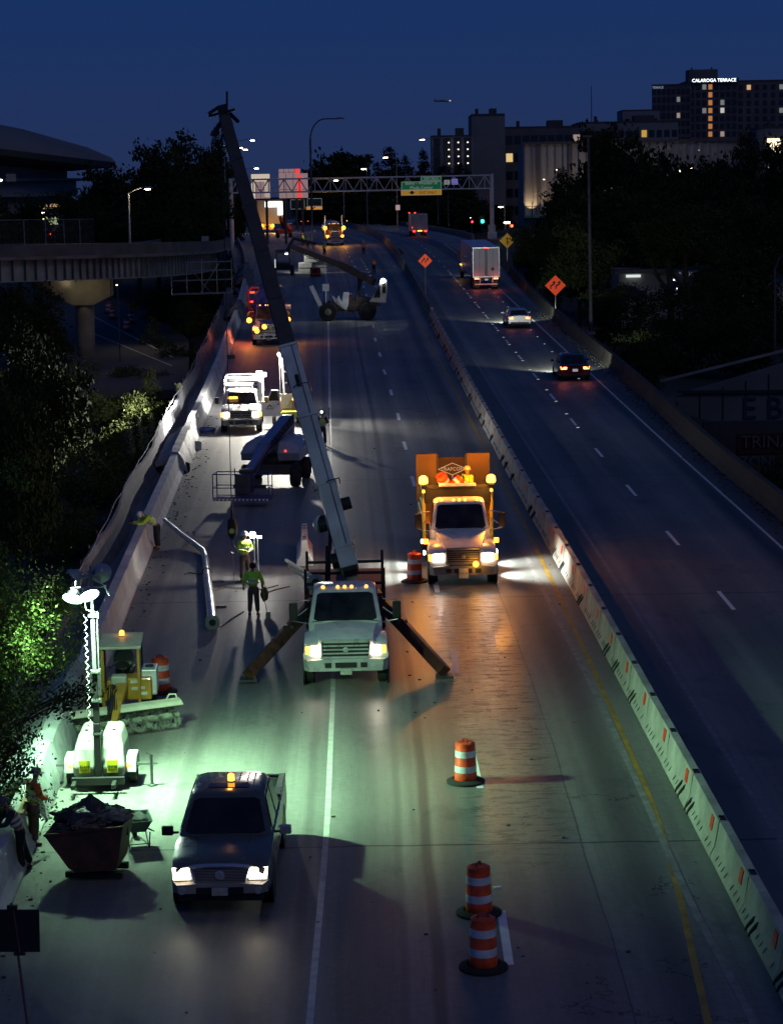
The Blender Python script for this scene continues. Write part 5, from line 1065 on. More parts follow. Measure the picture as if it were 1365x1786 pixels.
# ---- 4. white service truck near the parapet, door open
wt = thing('service_truck', 'white utility truck with open door and ladder rack glaring under the work light', 'truck', (-7.72, 122.3, gz(122.3)), R_(1.5))
truck_front(wt, white, 2.1, 1.15, 1.35, 2.05, 1.7, .78, 1.15, 1.1, .95, M('grey_grille', (.15, .15, .15), .5), markers=False, hoodz=1.3, wr=.44, bump=(.42, .72), mir=False, taper=.7, lamps=(.6, .92), gbars=3)
for s in (-1, 1):
    MB().box((s * 1.3, 1.5, 1.55), (.22, .12, .34)).build('mirror', blackm if s < 0 else M('mirror_amber', (.5, .35, .1), .4), wt, bevel=.03)
    light('SPOT', 'headlamp_beam', (s * .78, -.1, .95), 20, (1, .95, .85), wt, (s * .8, -7, 0), .06, 85, .8)
    wheel(wt, s * .88, 4.6, .44, .3, steel)
MB().box((-.45, 1.2, 1.72), (.5, .05, .12)).build('amber_lamp', amberd, wt)
mb = MB(); mb.box((0, 4.4, 1.15), (2.15, 2.8, 1.1)); mb.build('service_body', white, wt, bevel=.04)
mb = MB()
for x in (-.9, .9):
    for y in (1.7, 3.1, 5.6): mb.cyl((x, y, 1.3), (x, y, 2.5), .035, n=6)
    mb.cyl((x, 1.6, 2.5), (x, 5.8, 2.5), .035, n=6)
for y in (1.7, 2.4, 3.1, 4.2, 5.6): mb.cyl((-.95, y, 2.5), (.95, y, 2.5), .035, n=6)
mb.cyl((-.9, 1.65, 2.32), (.9, 1.65, 2.32), .03, n=6); mb.build('ladder_rack', white, wt)
for q_, e_, a_ in (((.9, 3.6, 2.75), 42000, (-5.2, 2.6, -.2)), ((1.1, 4.2, 2.6), 1500, (3.2, 2.4, 0))):
    MB().box(q_, (.3, .2, .2)).build('flood_lamp', hlw, wt); light('SPOT', 'flood_light', (q_[0] + (.2 if a_[0] > 0 else -.25), q_[1] - .1, q_[2] + .1), e_, (1, .98, .92), wt, a_, .1, 100, .6)
mb = MB(); mb.box((.95, 4.2, 2.0), (.3, 2.6, .8)); mb.box((-.2, 4.0, 1.95), (1.5, 2.2, .5)); mb.build('load', white, wt, bevel=.05)
mb = MB(); mb.prism([(1.02, .62), (2.0, .62), (2.02, 1.4), (1.02, 1.4)], 1.95, 2.02); mb.prism([(1.3, 1.4), (2.02, 1.4), (1.95, 2.0), (1.55, 2.0)], 1.96, 2.01); d = mb.build('open_door', white, wt, bevel=.02)
MB().prism([(1.36, 1.44), (1.94, 1.44), (1.88, 1.94), (1.58, 1.94)], 1.94, 2.03).build('door_window', glass, d)
MB().box((1.9, 1.93, 1.25), (.14, .03, .04)).build('door_handle', blackm, d)
mb = MB(); mb.prism([(1.3, 1.1), (1.45, 1.25), (1.6, 1.12), (1.52, 1.12), (1.45, 1.18), (1.38, 1.1)], 1.93, 1.95); mb.build('door_logo', blackm, d)
lettering('CONCRETE', .09, blackm, d, (1.45, 1.93, 1.03))
# ---- 5. blue vacuum truck with red glow
bt = thing('vacuum_truck', 'dark blue tank truck with glowing amber lamps and a red lit side by the parapet', 'truck', (-8.75, 173.2, gz(173)), R_(2.0))
navy = M('navy_paint', (.05, .06, .32), .4, coat=.5)
truck_front(bt, navy, 2.4, 1.5, 1.75, 2.75, 1.9, .8, 1.55, .95, 1.2, M('plain_chrome', (.5, .5, .5), .25, .9), hoodz=1.75, wr=.52, bump=(.45, .8), hlmat=amberd, taper=.55, lamps=(.75, 1.0))
mb = MB(); mb.lathe([(.2, 0), (1.15, .15), (1.25, .5), (1.25, 6.5), (1.0, 7)], (0, 3.9, 2.8), 24, (0, 1, 0)); mb.build('tank', navy, bt, smooth=True)
for y in (4.4, 6.5, 8.8): MB().lathe([(1.28, -.04), (1.28, .04)], (0, y, 2.8), 24, (0, 1, 0)).build('tank_band', darksteel, bt)
mb = MB(); mb.box((0, 7, 1.1), (2.3, 7, .3)); mb.build('chassis', darksteel, bt)
for s in (-1, 1):
    mb = MB(); mb.box((s * 1.25, 6.5, 1.9), (.35, 5, 1.0)); mb.build('side_cabinet', redp if s < 0 else navy, bt, bevel=.03)  # left cabinet coloured red to stand in for red light on that side
    for y in (7, 8.3): wheel(bt, s * .95, y, .52, .5, steel)
    MB().lathe([(.2, 0), (.18, .1), (.001, .12)], (s * 1.42, 1.2, 1.75), 12, (0, -1, 0)).build('amber_lamp', amber, bt)
    light('POINT', 'amber_light', (s * 1.5, .8, 1.75), 140, (1, .35, .05), bt, size=.1)
for x, z in ((-.85, 1.05), (-.3, 1.35)): MB().lathe([(.18, 0), (.16, .06), (.001, .08)], (x, -.02, z), 12, (0, -1, 0)).build('amber_lamp', amber, bt)
mb = MB(); mb.tube([(-1.5, 4.5, 1.8), (-1.55, 4.4, 3.6), (-1.3, 4.4, 3.95), (-.75, 4.4, 3.95), (-.55, 4.4, 3.6)], .09, 8); mb.build('suction_hose', M('red_hose', (.6, .08, .08), .5), bt, smooth=True)
for z in (3.6, 2.9): MB().box((-1.2, 4.2, z), (.35, .06, .1)).build('red_lamp', redl, bt)
light('SPOT', 'red_light', (-1.5, 2.6, 2.0), 170, (1, .08, .06), bt, (-3.2, 1.0, .3), .1, 130)
light('SPOT', 'red_light', (-1.5, 4.0, 3.1), 120, (1, .06, .08), bt, (-2.2, .5, 0), .1, 120)
MB().box((1.45, 2.4, 2.6), (.4, .08, .35)).build('side_sign', refl, bt)
# ---- 6. big-nose tractor and far amber truck
pt = thing('semi_tractor', 'dark long-nosed tractor facing the camera with chrome grille and amber lamps', 'truck', (-7.2, 333, gz(333)), R_(4), tilt=False)
truck_front(pt, M('maroon_paint', (.06, .015, .02), .35, coat=.5), 2.4, 2.2, 2.1, 3.0, 1.8, .9, 2.1, 1.1, 1.35, chrome, hoodz=2.1, wr=.55, bump=(.4, .85), hlmat=amber, taper=.5, lamps=(.85, 1.1))
for s in (-1, 1):
    MB().lathe([(.28, 0), (.25, .1), (.001, .14)], (s * 1.3, 1.6, 2.45), 12, (0, -1, 0)).build('amber_lamp', amber, pt); MB().cyl((s * 1.2, 3.8, 1), (s * 1.2, 3.8, 4.2), .1).build('exhaust_stack', chrome, pt)
    light('POINT', 'amber_light', (s * 1.3, .6, 2.2), 260, (1, .42, .06), pt, size=.2)
mb = MB(); mb.lathe([(.3, 0), (1.25, .3), (1.25, 9), (.5, 9.6)], (0, 5.5, 2.2), 20, (0, 1, 0)); mb.build('tank', silver, pt, smooth=True)
ft = thing('work_truck', 'far amber-lit truck parked on the left shoulder below the white glare', 'truck', (-21.0, 420, gz(420)), R_(6), tilt=False)
truck_front(ft, yellowp, 2.4, 1.5, 1.7, 2.7, 1.8, .8, 1.4, 1.0, 1.2, dimc, hoodz=1.6, wr=.5, hlmat=amber, taper=.58)
MB().box((0, 5, 2), (2.4, 4.5, 2)).build('bed', redp, ft, bevel=.04)
for s in (-1, 1):
    MB().lathe([(.3, 0), (.27, .1), (.001, .14)], (s * .95, .05, 1.25), 12, (0, -1, 0)).build('amber_lamp', amber, ft)
    MB().lathe([(.2, 0), (.18, .35)], (s * 1.1, 3.5, 3.4), 12).build('beacon', amber, ft)
    light('POINT', 'amber_light', (s * 1.1, -1.2, 1.6), 400, (1, .42, .06), ft, size=.2)
MB().lathe([(.14, 0), (.1, .2)], (0, 3.4, 3.2), 12).build('white_lamp', hlw, ft); MB().box((0, 3.4, 3.15), (2.2, .2, .2)).build('light_rail', redp, ft)
# ---- cars on the right carriageway, seen from behind (local +y is away from the camera)
def sedan(label, X, Y, paint, rz, tail, st=1, w=1.84, L=4.7, h=1.45):
    r = thing('sedan', label, 'car', (X, Y, gz(Y)), rz); hw = w / 2
    S_ = [(0, [(.6, .35), (hw * .9, .4), (hw * .95, .62), (hw * .88, .88), (hw * .7, .97), (0, 1.0)]), (.15, [(.6, .3), (hw * .97, .36), (hw, .64), (hw * .95, .92), (hw * .78, 1.02), (0, 1.04)]), (1.0, [(.6, .28), (hw, .34), (hw * 1.01, .65), (hw * .97, .93), (hw * .8, 1.0), (0, 1.02)]), (3.2, [(.6, .28), (hw, .34), (hw * 1.01, .65), (hw * .96, .92), (hw * .8, .98), (0, 1.0)]), (4.5, [(.6, .3), (hw * .95, .38), (hw * .96, .6), (hw * .88, .76), (hw * .6, .82), (0, .84)]), (L, [(.5, .35), (hw * .8, .4), (hw * .82, .55), (hw * .75, .68), (hw * .5, .7), (0, .7)])]
    body(S_).build('body', paint, r, smooth=True)
    mb = MB(); mb.loft([rr_ring(hw * .9, .55, 3.5, .96), rr_ring(hw * .72, 1.2, 2.75, h - .08), rr_ring(hw * .6, 1.4, 2.55, h)]); mb.build('cabin', paint, r, smooth=True)
    pane('rear_window', [(-hw * .86, .55 - .02, .99), (hw * .86, .55 - .02, .99), (hw * .68, 1.2 - .03, h - .1), (-hw * .68, 1.2 - .03, h - .1)], .06, r, t=.02)
    pane('windshield', [(hw * .86, 3.52, .99), (-hw * .86, 3.52, .99), (-hw * .68, 2.78, h - .1), (hw * .68, 2.78, h - .1)], .06, r)
    for s in (-1, 1):
        q = [(s * (hw * .9 + .01), .9, .99), (s * (hw * .9 + .01), 3.2, .99), (s * (hw * .72 + .015), 2.7, h - .11), (s * (hw * .72 + .015), 1.35, h - .11)]
        pane('side_window', q if s > 0 else [q[1], q[0], q[3], q[2]], .08, r)
        MB().slab([(s * hw * .55, -.015, .74), (s * hw * .9, .02, .74), (s * hw * .93, .06, .9), (s * hw * .52, .0, .87)][::s], .025).build('tail_lamp', tail, r)
        for y in (.95, 3.7): wheel(r, s * (hw - .1), y, .32, .22)
        MB().box((s * (hw + .12), 3.05, 1.02), (.2, .1, .13)).build('mirror', paint, r, bevel=.02)
        light('POINT', 'tail_light', (s * hw * .8, -.35, .8), 2 * st, (1, .1, .04), r, size=.06)
        light('SPOT', 'headlamp_beam', (s * .65, L + .05, .65), 2400, (.9, .97, .8), r, (s * 2.5, L + 14, .1), .06, 75, .9)
    MB().box((0, -.02, .42), (w * .8, .06, .16)).build('bumper_insert', blackm, r)
    plate(r, -.05, .68, E('lit_plate', (.8, .75, .8), .35)); return r
sedan('silver sedan driving away in the right carriageway', 10.2, 183.6, M('silver_car', (.5, .52, .6), .3, .5, coat=.6), R_(2.4), E('tail_amber_red', (1, .22, .06), 6))
sedan('black sedan driving away, nearest car in the right carriageway', 11.4, 144.6, M('black_car', (.03, .012, .014), .2, .2, coat=.9), R_(2.0), E('tail_orange', (1, .2, .04), 14), 2.2, 1.92, 4.7, 1.56)
sedan('distant car with red tail lamps where the right carriageway bends', -3.6, 507, M('red_tinted_car', (.12, .03, .03), .4), R_(10), E('tail_hot', (1, .03, .02), 20), 10)
sedan('distant dark car with dim red lamps beyond the left work zone', -18.6, 520, blackpaint, R_(12), redl, 3)
# semi trailer, rear view
st_ = thing('semi_trailer', 'white box semi-trailer truck driving away with a roof-edge row of red markers', 'semi truck', (9.55, 229, gz(229)), R_(2.3))
tw = M('trailer_white', (.5, .48, .56), .45, var=.12, sc=.6)
MB().box((0, 8.0, 2.6), (2.6, 16, 2.85)).build('trailer_box', tw, st_, bevel=.03)
MB().box((0, 8.0, 4.04), (2.5, 15.9, .03)).build('roof', M('trailer_roof', (.5, .55, .7), .5), st_)
mb = MB()
for x in (-.08, .08): mb.cyl((x, -.03, 1.2), (x, -.03, 3.95), .02, n=6)
for x in (-.64, .64): mb.box((x, -.015, 2.6), (.02, .02, 2.7))
mb.box((0, -.02, 2.6), (.03, .02, 2.75)); mb.build('door_rods', darksteel, st_)
mb = MB()
for s in (-1, 1): mb.box((s * 1.27, -.02, 2.6), (.06, .04, 2.85))
mb.box((0, -.02, 4.0), (2.6, .04, .1)); mb.box((0, -.02, 1.22), (2.6, .06, .1)); mb.build('door_frame', silver, st_)
MB().lathe([(.001, .0), (.17, .005), (.17, .01)], (.62, -.01, 1.95), 14, (0, -1, 0)).build('door_decal', M('dark_decal', (.06, .06, .08), .5), st_)
for x in (-.16, 0, .16): MB().box((x, -.04, 3.98), (.11, .03, .06)).build('marker_light', redl, st_)
for s in (-1, 1):
    for k in range(2): MB().box((s * (.8 + k * .24), -.05, 1.05), (.16, .03, .12)).build('tail_lamp', E('tail_bright', (1, .14, .06), 12), st_)
    light('POINT', 'tail_light', (s * .95, -.5, 1.0), 12, (1, .12, .06), st_, size=.1)
    for z in (1.6, 2.2, 2.8, 3.3): MB().box((s * 1.29, -.04, z), (.07, .03, .04)).build('reflective_tick', refl, st_)
    for y in (1.6, 2.9): wheel(st_, s * 1.05, y, .5, .5, steel)
    MB().box((s * .85, 1.0, .45), (.6, .04, .6)).build('mud_flap', blackm, st_)
mb = MB(); mb.box((0, .05, .5), (2.2, .12, .12)); mb.cyl((-.6, .05, .5), (-.6, .05, 1.15), .04); mb.cyl((.6, .05, .5), (.6, .05, 1.15), .04); mb.build('underride_bar', refl, st_)
mb = MB(); mb.box((0, 7.5, 1.0), (1.0, 12, .25)); mb.build('chassis', darksteel, st_)
plate(st_, -.04, .95, E('lit_plate', (.8, .75, .8), .35))
o = MB().box((0, 18.2, 1.9), (2.4, 2.6, 2.6)).build('tractor_cab', M('dark_tractor', (.05, .04, .08), .4), st_, bevel=.12)
MB().box((-1.42, 17.6, 2.5), (.24, .12, .5)).build('mirror', blackm, o); MB().box((-1.3, 16.8, 1.5), (.06, .3, .12)).build('amber_lamp', amber, o)
light('POINT', 'amber_light', (-1.5, 16.6, 1.5), 15, (1, .5, .1), st_)
for s in (-1, 1):
    wheel(st_, s * 1.0, 18.6, .5, .35, steel); light('SPOT', 'headlamp_beam', (s * .8, 19.8, 1.0), 160, (1, .95, .85), st_, (s, 34, 0), .1, 80)
# box truck far
bx = thing('box_truck', 'small grey box truck driving away at the far bend with red tail lamps', 'truck', (5.2, 371, gz(371)), R_(4), tilt=False)
MB().box((0, 3, 2.2), (2.5, 6, 2.6)).build('cargo_box', M('grey_cargo', (.5, .48, .5), .5), bx, bevel=.04); MB().box((0, 7.2, 1.7), (2.2, 2, 2)).build('cab', white, bx, bevel=.15)
MB().box((0, -.03, 2.2), (2.3, .04, 2.4)).build('roll_door', M('roll_door', (.42, .4, .42), .6), bx)
for s in (-1, 1):
    MB().box((s * .9, -.05, .8), (.4, .05, .2)).build('tail_lamp', redl, bx); wheel(bx, s * .9, 1.5, .45, .4); wheel(bx, s * .9, 7, .45, .3)
MB().box((0, -.05, .85), (.7, .05, .14)).build('lit_plate', amberd, bx); MB().box((-1.2, -.05, 1.4), (.12, .05, .12)).build('marker_light', redl, bx)
for x in (-1.1, -.2): MB().box((x, 6.2, 3.6), (.2, .05, .14)).build('marker_light', redl, bx)
light('POINT', 'tail_light', (0, -.7, .9), 1.5, (1, .15, .05), bx)
ct2 = thing('van', 'distant pale van with small red lamps beside the far median bend', 'van', (-7.2, 528, gz(528)), R_(12), tilt=False)
MB().box((0, 2.5, 1.4), (2, 5, 2)).build('body', tw, ct2, bevel=.2); MB().box((0, -.03, 1.7), (1.6, .05, .6)).build('rear_window', glass, ct2)
for s in (-1, 1): MB().box((s * .85, -.06, 1.5), (.25, .06, .3)).build('tail_lamp', redl, ct2); wheel(ct2, s * .85, 1, .35, .25); wheel(ct2, s * .85, 4, .35, .25)
for i, (px, py, c, lab) in enumerate(((523, 383, redl, 'pair of red tail lamps under the dark overhead signs'), (532, 385, redd, 'dim red-lamped car just left of the tall curved pole'), (600, 385, amberd, 'car with small orange lamps left of the pale van'))):
    p = at(px, py + 2, 500); r = thing('car', lab, 'car', (p.x, 500, gz(500)), R_(12), tilt=False)
    body([(0, [(.5, .3), (.85, .4), (.9, .9), (0, 1.0)]), (1, [(.5, .3), (.9, .4), (.92, .95), (0, 1.05)]), (4.4, [(.5, .3), (.85, .4), (.8, .7), (0, .75)])]).build('body', blackpaint, r, smooth=True)
    MB().loft([rr_ring(.85, .6, 3.4, .9), rr_ring(.65, 1.2, 2.6, 1.45)]).build('cabin', glass, r)
    for s in (-1, 1): MB().box((s * .7, -.04, .8), (.35, .05, .2)).build('tail_lamp', c, r); wheel(r, s * .8, 1, .32, .2); wheel(r, s * .8, 3.6, .32, .2)
# parked cars in the lot at the right
for i, (px, py, c, lab) in enumerate([(1193, 512, 1, 'parked car with glinting lights between the two dark trunks'), (1128, 520, 0, 'dim parked car left of the first dark trunk'), (1224, 510, 2, 'car with a warm lamp just right of the second dark trunk'), (1268, 512, 0, 'blue-grey van parked at the right of the lot')]):
    p = at(px, py, 216); r = thing('parked_car', lab, 'car', (p.x, 216, p.z - .3), R_(80 if i % 2 else 10), None, tilt=False)
    pm = M('lot_car_%d' % i, [(.25, .3, .45), (.1, .1, .12), (.15, .05, .04), (.16, .18, .24)][i], .25, .3, coat=.6)
    if i == 3: MB().box((0, 2, 1.4), (2.1, 5, 2.1)).build('body', pm, r, bevel=.12)
    else:
        body([(0, [(.5, .3), (.85, .4), (.9, .9), (0, 1.0)]), (1, [(.5, .3), (.9, .4), (.92, .95), (0, 1.05)]), (4.4, [(.5, .3), (.85, .4), (.8, .7), (0, .75)])]).build('body', pm, r, smooth=True)
        MB().loft([rr_ring(.85, .6, 3.4, .9), rr_ring(.65, 1.2, 2.6, 1.45)]).build('cabin', glass, r)
    for s in (-1, 1):
        wheel(r, s * .8, 1, .32, .2); wheel(r, s * .8, 3.6, .32, .2)
        if c: MB().box((s * .65, -.05, .75), (.3, .06, .16)).build('lamp', E('lot_lamp_%d' % c, (.8, .9, 1) if c == 1 else (1, .7, .4), 4), r)
    if c == 1: MB().box((0, 1.8, 1.5), (1.0, .2, .1)).build('roof_lamp', E('lot_lamp_1', (.8, .9, 1), 4), r)
# ================================================================== SITE EQUIPMENT
def drum(label, X, Y, rz=0, first=[None], zoff=0):
    if first[0] is None:
        r = thing('traffic_drum', label, 'traffic drum', (X, Y, gz(Y) + zoff), rz, 'orange and white traffic drums')
        mb = MB(); mb.lathe([(.46, 0), (.46, .05), (.40, .08), (.31, .10), (.30, .02)], n=32); mb.build('base', rubber, r, smooth=True)
        mb = MB(); mb.lathe([(.26, .05), (.27, .07), (.267, .26), (.26, .27), (.258, .45), (.252, .46), (.25, .63), (.244, .64), (.242, .81), (.236, .82), (.233, .97), (.19, 1.0), (.15, 1.0), (.12, .985), (.001, .985)], n=36); mb.build('barrel', orangep, r, smooth=True)
        for z0, ra, rb in ((.275, .2635, .261), (.645, .2475, .245)):
            MB().lathe([(ra - .01, z0), (ra, z0 + .003), (rb, z0 + .157), (rb - .01, z0 + .16)], n=36).build('reflective_band', refl, r, smooth=True)
        mb = MB(); mb.tube([(-.11, 0, .98), (-.1, 0, 1.05), (0, 0, 1.075), (.1, 0, 1.05), (.11, 0, .98)], .02, 7); mb.build('handle', redp, r, smooth=True)
        first[0] = r; return r
    o = dup(first[0], (X, Y, gz(Y) + zoff), label); q = Euler((math.atan(G), 0, 0)).to_matrix() @ Euler((0, 0, rz)).to_matrix(); o.rotation_euler = q.to_euler(); return o
drum('orange drum with white bands nearest the camera, its base beside the lowest lane dash', 1.56, 42.5, .3)
drum('orange drum with white bands second nearest, overlapping just above the nearest one', 1.60, 45.6, 1.2)
drum('orange drum with white bands alone between two dashes, green light on its base', 1.66, 55.2, 2)
drum('orange drum with white bands beside the left headlight of the amber truck', .76, 80.7, .8)
drum('orange drum with white bands standing behind the yellow sweeper', -6.55, 65.0, 2.6)
for x, y, lab in ((190, 546, 'upper left drum beside the lower road'), (197, 556, 'drum just below another near the pier'), (229, 564, 'upper right drum by the orange lower-road sign'), (222, 577, 'lowest drum on the lower road')):
    p = gplane(x, y, 2.75); o = dup(drum.__defaults__[1][0], tuple(p), 'small dim ' + lab, 0, 1.15)
# light tower
greyp = M('pale_machine_grey', (.5, .52, .5), .5)
mw = M('tower_cream', (.36, .37, .33), .4, var=.1, coat=.2)
lt_ = thing('light_tower', 'white trailer light tower with four bowl lamps on a mast and yellow stickers', 'light tower', (-7.08, 55.0, gz(55)), R_(1))
for s in (-1, 1):
    mb = MB(); mb.loft([[(s * x, y, z) for x, y in ((.09, y0), (w, y0 + .04), (w, 1.5), (.09, 1.5))] for y0, w, z in ((-.02, .6, .35), (-.06, .62, .6), (.1, .58, 1.0), (.35, .5, 1.28), (.6, .42, 1.34))]); mb.build('housing', mw, lt_, bevel=.04, smooth=False)
    o = MB().box((s * .33, -.075, .62), (.26, .015, .30), rx=-.02).build('sticker', M('yellow_sticker', (.75, .68, .02), .5), lt_)
    lettering('Herc', .12, blackm, o, (s * .33, -.09, .63), sx=.95); lettering('Rentals', .035, blackm, o, (s * .33, -.09, .55))
    MB().lathe([(.05, 0), (.04, .02)], (s * .33, .62, 1.34), 12).build('filler_cap', blackm, lt_)
    mb = MB(); mb.loft([[(s * x, y, z) for x, y in ((.62, y0), (.86, y0), (.86, y1), (.62, y1))] for y0, y1, z in ((.25, 1.25, .38), (.3, 1.2, .62), (.45, 1.05, .72), (.5, 1.0, .73))]); mb.build('fender', greyp, lt_, bevel=.02)
    wheel(lt_, s * .74, .75, .33, .2, white)
    MB().box((s * .7, .2, .55), (.1, .03, .06)).build('marker_light', amberd, lt_)
    mb = MB(); mb.box((s * 1.0, .35, .56), (.75, .05, .05)); mb.build('outrigger_arm', steel, lt_)
    mb = MB(); mb.cyl((s * 1.22, .35, .06), (s * 1.22, .35, .78), .035, n=8); mb.lathe([(.1, 0), (.1, .03), (.03, .06)], (s * 1.22, .35, .0), 12); mb.tube([(s * 1.22, .35, .78), (s * 1.14, .3, .82), (s * 1.12, .28, .88)], .014, 5); mb.build('jack', darksteel, lt_)
mb = MB(); mb.box((0, -.25, .32), (1.25, .12, .18)); mb.box((-.55, -.5, .3), (.1, .5, .1)); mb.box((.4, -.5, .3), (.1, .5, .1)); mb.box((0, .7, .3), (1.0, 1.6, .12)); mb.build('frame', blackm, lt_, bevel=.01)
mb = MB(); mb.box((0, -.12, .95), (.16, .14, 1.5)); mb.build('mast_foot', blackm, lt_, bevel=.01)
mb = MB(); mb.box((0, -.1, 1.6), (.14, .14, 1.4)); mb.box((0, -.1, 2.55), (.11, .11, .8)); mast = mb.build('mast', blackm, lt_)
mb = MB(); mb.box((0, -.1, 3.6), (.085, .085, 1.6)); mb.box((0, -.1, 4.9), (.06, .06, 1.2)); mb.build('mast_extension', steel, mast)
mb = MB()
for z in (1.45, 2.25, 2.95, 4.3): mb.box((0, -.1, z), (.2, .2, .05)); mb.box((.12, -.1, z), (.04, .06, .12))
mb.cyl((.1, -.1, 2.9), (.1, -.1, 4.4), .015, n=5); mb.build('mast_collar', steel, mast)
mb = MB(); pts = []
for k in range(150):
    a = k * .7; pts.append((-.17 + .035 * math.cos(a), -.16 + .03 * math.sin(a), 1.2 + k * .021))
mb.tube(pts, .011, 5); mb.tube([(0, -.1, 5.0), (-.15, -.3, 4.75), (-.12, -.35, 4.5), (.05, -.2, 4.4)], .012, 5); mb.tube([(.05, -.1, 5.2), (.3, -.2, 5.05), (.42, -.2, 4.8)], .014, 5); mb.tube([(0, -.1, 5.3), (-.35, .1, 5.35), (-.4, .05, 5.0)], .012, 5); mb.build('coil_cord', white, mast, smooth=True)
mb = MB(); mb.cyl((-.5, -.1, 4.95), (.35, -.1, 5.0), .03, n=8); mb.cyl((-.35, -.1, 5.25), (.25, -.1, 5.25), .03, n=8); mb.build('lamp_bar', steel, mast)
bulb = E('flood_lamp', (.85, 1, .93), 45)
lampshell = M('lamp_shell', (.4, .45, .45), .35, .3)
def flood(loc, aim, on=True):
    loc = Vector(loc); d = (Vector(aim) - loc).normalized()
    o = MB().lathe([(.07, -.18), (.1, -.16), (.16, -.08), (.24, .03), (.25, .05), (.24, .05), (.15, -.06), (.08, -.1)], loc, 24, d).build('flood_lamp', lampshell, mast, smooth=True)
    b = MB().lathe([(.001, -.0), (.2, .012), (.225, .03), (.001, .04)], loc, 24, d).build('lens', bulb if on else glass, o, smooth=True)
flood((-.42, -.25, 4.78), (-1.5, -4, 0.2)); flood((-.05, -.3, 4.85), (2.5, -4.5, 0)); flood((-.38, -.0, 5.22), (-4.0, -.8, 2.4)); flood((.22, .02, 5.3), (1.6, 6, 1.6), True)
GC = (.48, 1.0, .54)
def flood_light(loc, aim, e, cone=120, c=GC): light('SPOT', 'flood_light', loc, e, c, lt_, aim, .12, cone, 1)
flood_light((-.46, -.5, 4.65), (.2, -1.8, 0), 900, 115); flood_light((.05, -.52, 4.72), (3.8, .3, 0), 8800, 128, (.5, 1, .54)); flood_light((-.75, -.1, 5.1), (-2.8, -.4, .3), 3400, 110); flood_light((.32, .4, 5.15), (1.3, 5, 0), 700, 110)
light('POINT', 'flood_spill', (-.3, -.45, 4.5), 50, GC, lt_, size=.15)
# second light mast beside the white truck
l2 = thing('light_tower', 'small light mast with one glaring lamp beside the white service truck', 'light tower', (-5.55, 125.5, gz(125.5))); l2.scale = (.86, .86, .86)
mb = MB(); mb.cyl((0, 0, 1.4), (-.15, 0, 4.1), .06, n=8); mb.cyl((-.14, 0, 4.1), (-.26, 0, 4.9), .04, n=6); mb.cyl((-.3, 0, 1.5), (-.28, 0, 4.1), .015, n=5); mb.build('mast', M('mast_white', (.7, .7, .68), .4), l2)
mb = MB()
for z in (1.9, 2.6, 3.3): mb.box((.06, 0, z), (.16, .1, .1))
mb.build('mast_collar', steel, l2)
mb = MB(); mb.box((.35, .6, 1.2), (1.7, 1.6, .7)); mb.build('housing', M('orange_white_panel', (.6, .3, .15), .5), l2, bevel=.05)
mb = MB(); mb.box((.1, -.25, 1.5), (.7, .06, .9)); mb.build('panel', M('cream_panel', (.7, .6, .45), .5), l2); 
mb = MB(); mb.beam((.1, -.3, 1.1), (.6, -.3, 2.0), .06, .06); mb.box((.0, .5, .7), (1.4, 1.6, .2)); mb.box((.35, -.7, .75), (1.0, .7, .35)); mb.build('frame', M('yellow_frame', (.55, .6, .1), .5), l2)
for s in (-1, 1): wheel(l2, s * .75, .6, .33, .2, white)
MB().lathe([(.05, -.1), (.2, -.05), (.27, .04), (.001, .05)], (-.18, -.1, 4.3), 16, (-.6, -.5, -.5)).build('flood_lamp', hlw, l2); MB().box((-.24, -.03, 4.75), (.06, .06, .34)).build('lamp_tube', hlw, l2)
light('SPOT', 'work_light', (-.5, -.05, 4.25), 2500, (1, .97, .9), l2, (-4.4, 4.0, .4), .08, 85, .5)
light('SPOT', 'work_light', (-.5, -.15, 4.2), 5200, (1, .95, .82), l2, (-3.4, -5, 0), .08, 120, .8)
light('POINT', 'work_light', (-.2, -.3, 4.4), 1700, (1, .97, .86), l2, size=.1)
light('POINT', 'work_light', (-3.7, 9.0, 2.2), 500, (1, .97, .9), l2, size=.2)
# broom sweeper
sw = thing('broom_sweeper', 'yellow ride-on broom sweeper with a canopy and a wide cream broom cover', 'sweeper', (-7.3, 62.2, gz(62.2)), R_(2))
cream = M('cream_paint', (.62, .6, .48), .5, var=.2)
mb = MB(); mb.slab([(-.56, -.45, 1.98), (.56, -.45, 1.98), (.56, .75, 2.12), (-.56, .75, 2.12)], .05); mb.build('canopy', cream, sw, bevel=.015)
beacon(sw, (.0, .45, 2.12), amberd_hot, .07)
for s in (-1, 1):
    MB().beam((s * .48, -.3, .35), (s * .48, -.38, 1.98), .08, .08).build('canopy_post', yellowp, sw, bevel=.01); MB().beam((s * .5, .7, .6), (s * .5, .68, 2.08), .05, .05).build('rear_post', blackm, sw)
    mb = MB(); mb.box((s * .72, .35, .95), (.42, .8, .7)); mb.build('side_tank', white, sw, bevel=.04)
    MB().lathe([(.12, 0), (.11, .04)], (s * .72, .35, 1.3), 14).build('tank_cap', blackm, sw)
    wheel(sw, s * .7, 1.2, .42, .26, yellowp)
mb = MB(); mb.box((.42, .1, .82), (.75, .7, .6)); mb.box((-.15, .1, .8), (.5, .6, .5)); mb.box((0, .8, .55), (1.3, 1.6, .2)); mb.build('body', yellowp, sw, bevel=.04)
mb = MB()
for x, z, w in ((.35, 1.02, .22), (.55, .86, .14), (.35, .84, .18), (.6, .7, .16)): mb.box((x, -.26, z), (w, .012, .08))
mb.build('decals', refl, sw)
mb = MB(); mb.loft([[(x + .05, y, z) for x, y in ((-.26, .3), (.26, .3), (.26, .78), (-.26, .78))] for z in (1.12, 1.28)]); mb.build('seat', blackm, sw, bevel=.05)
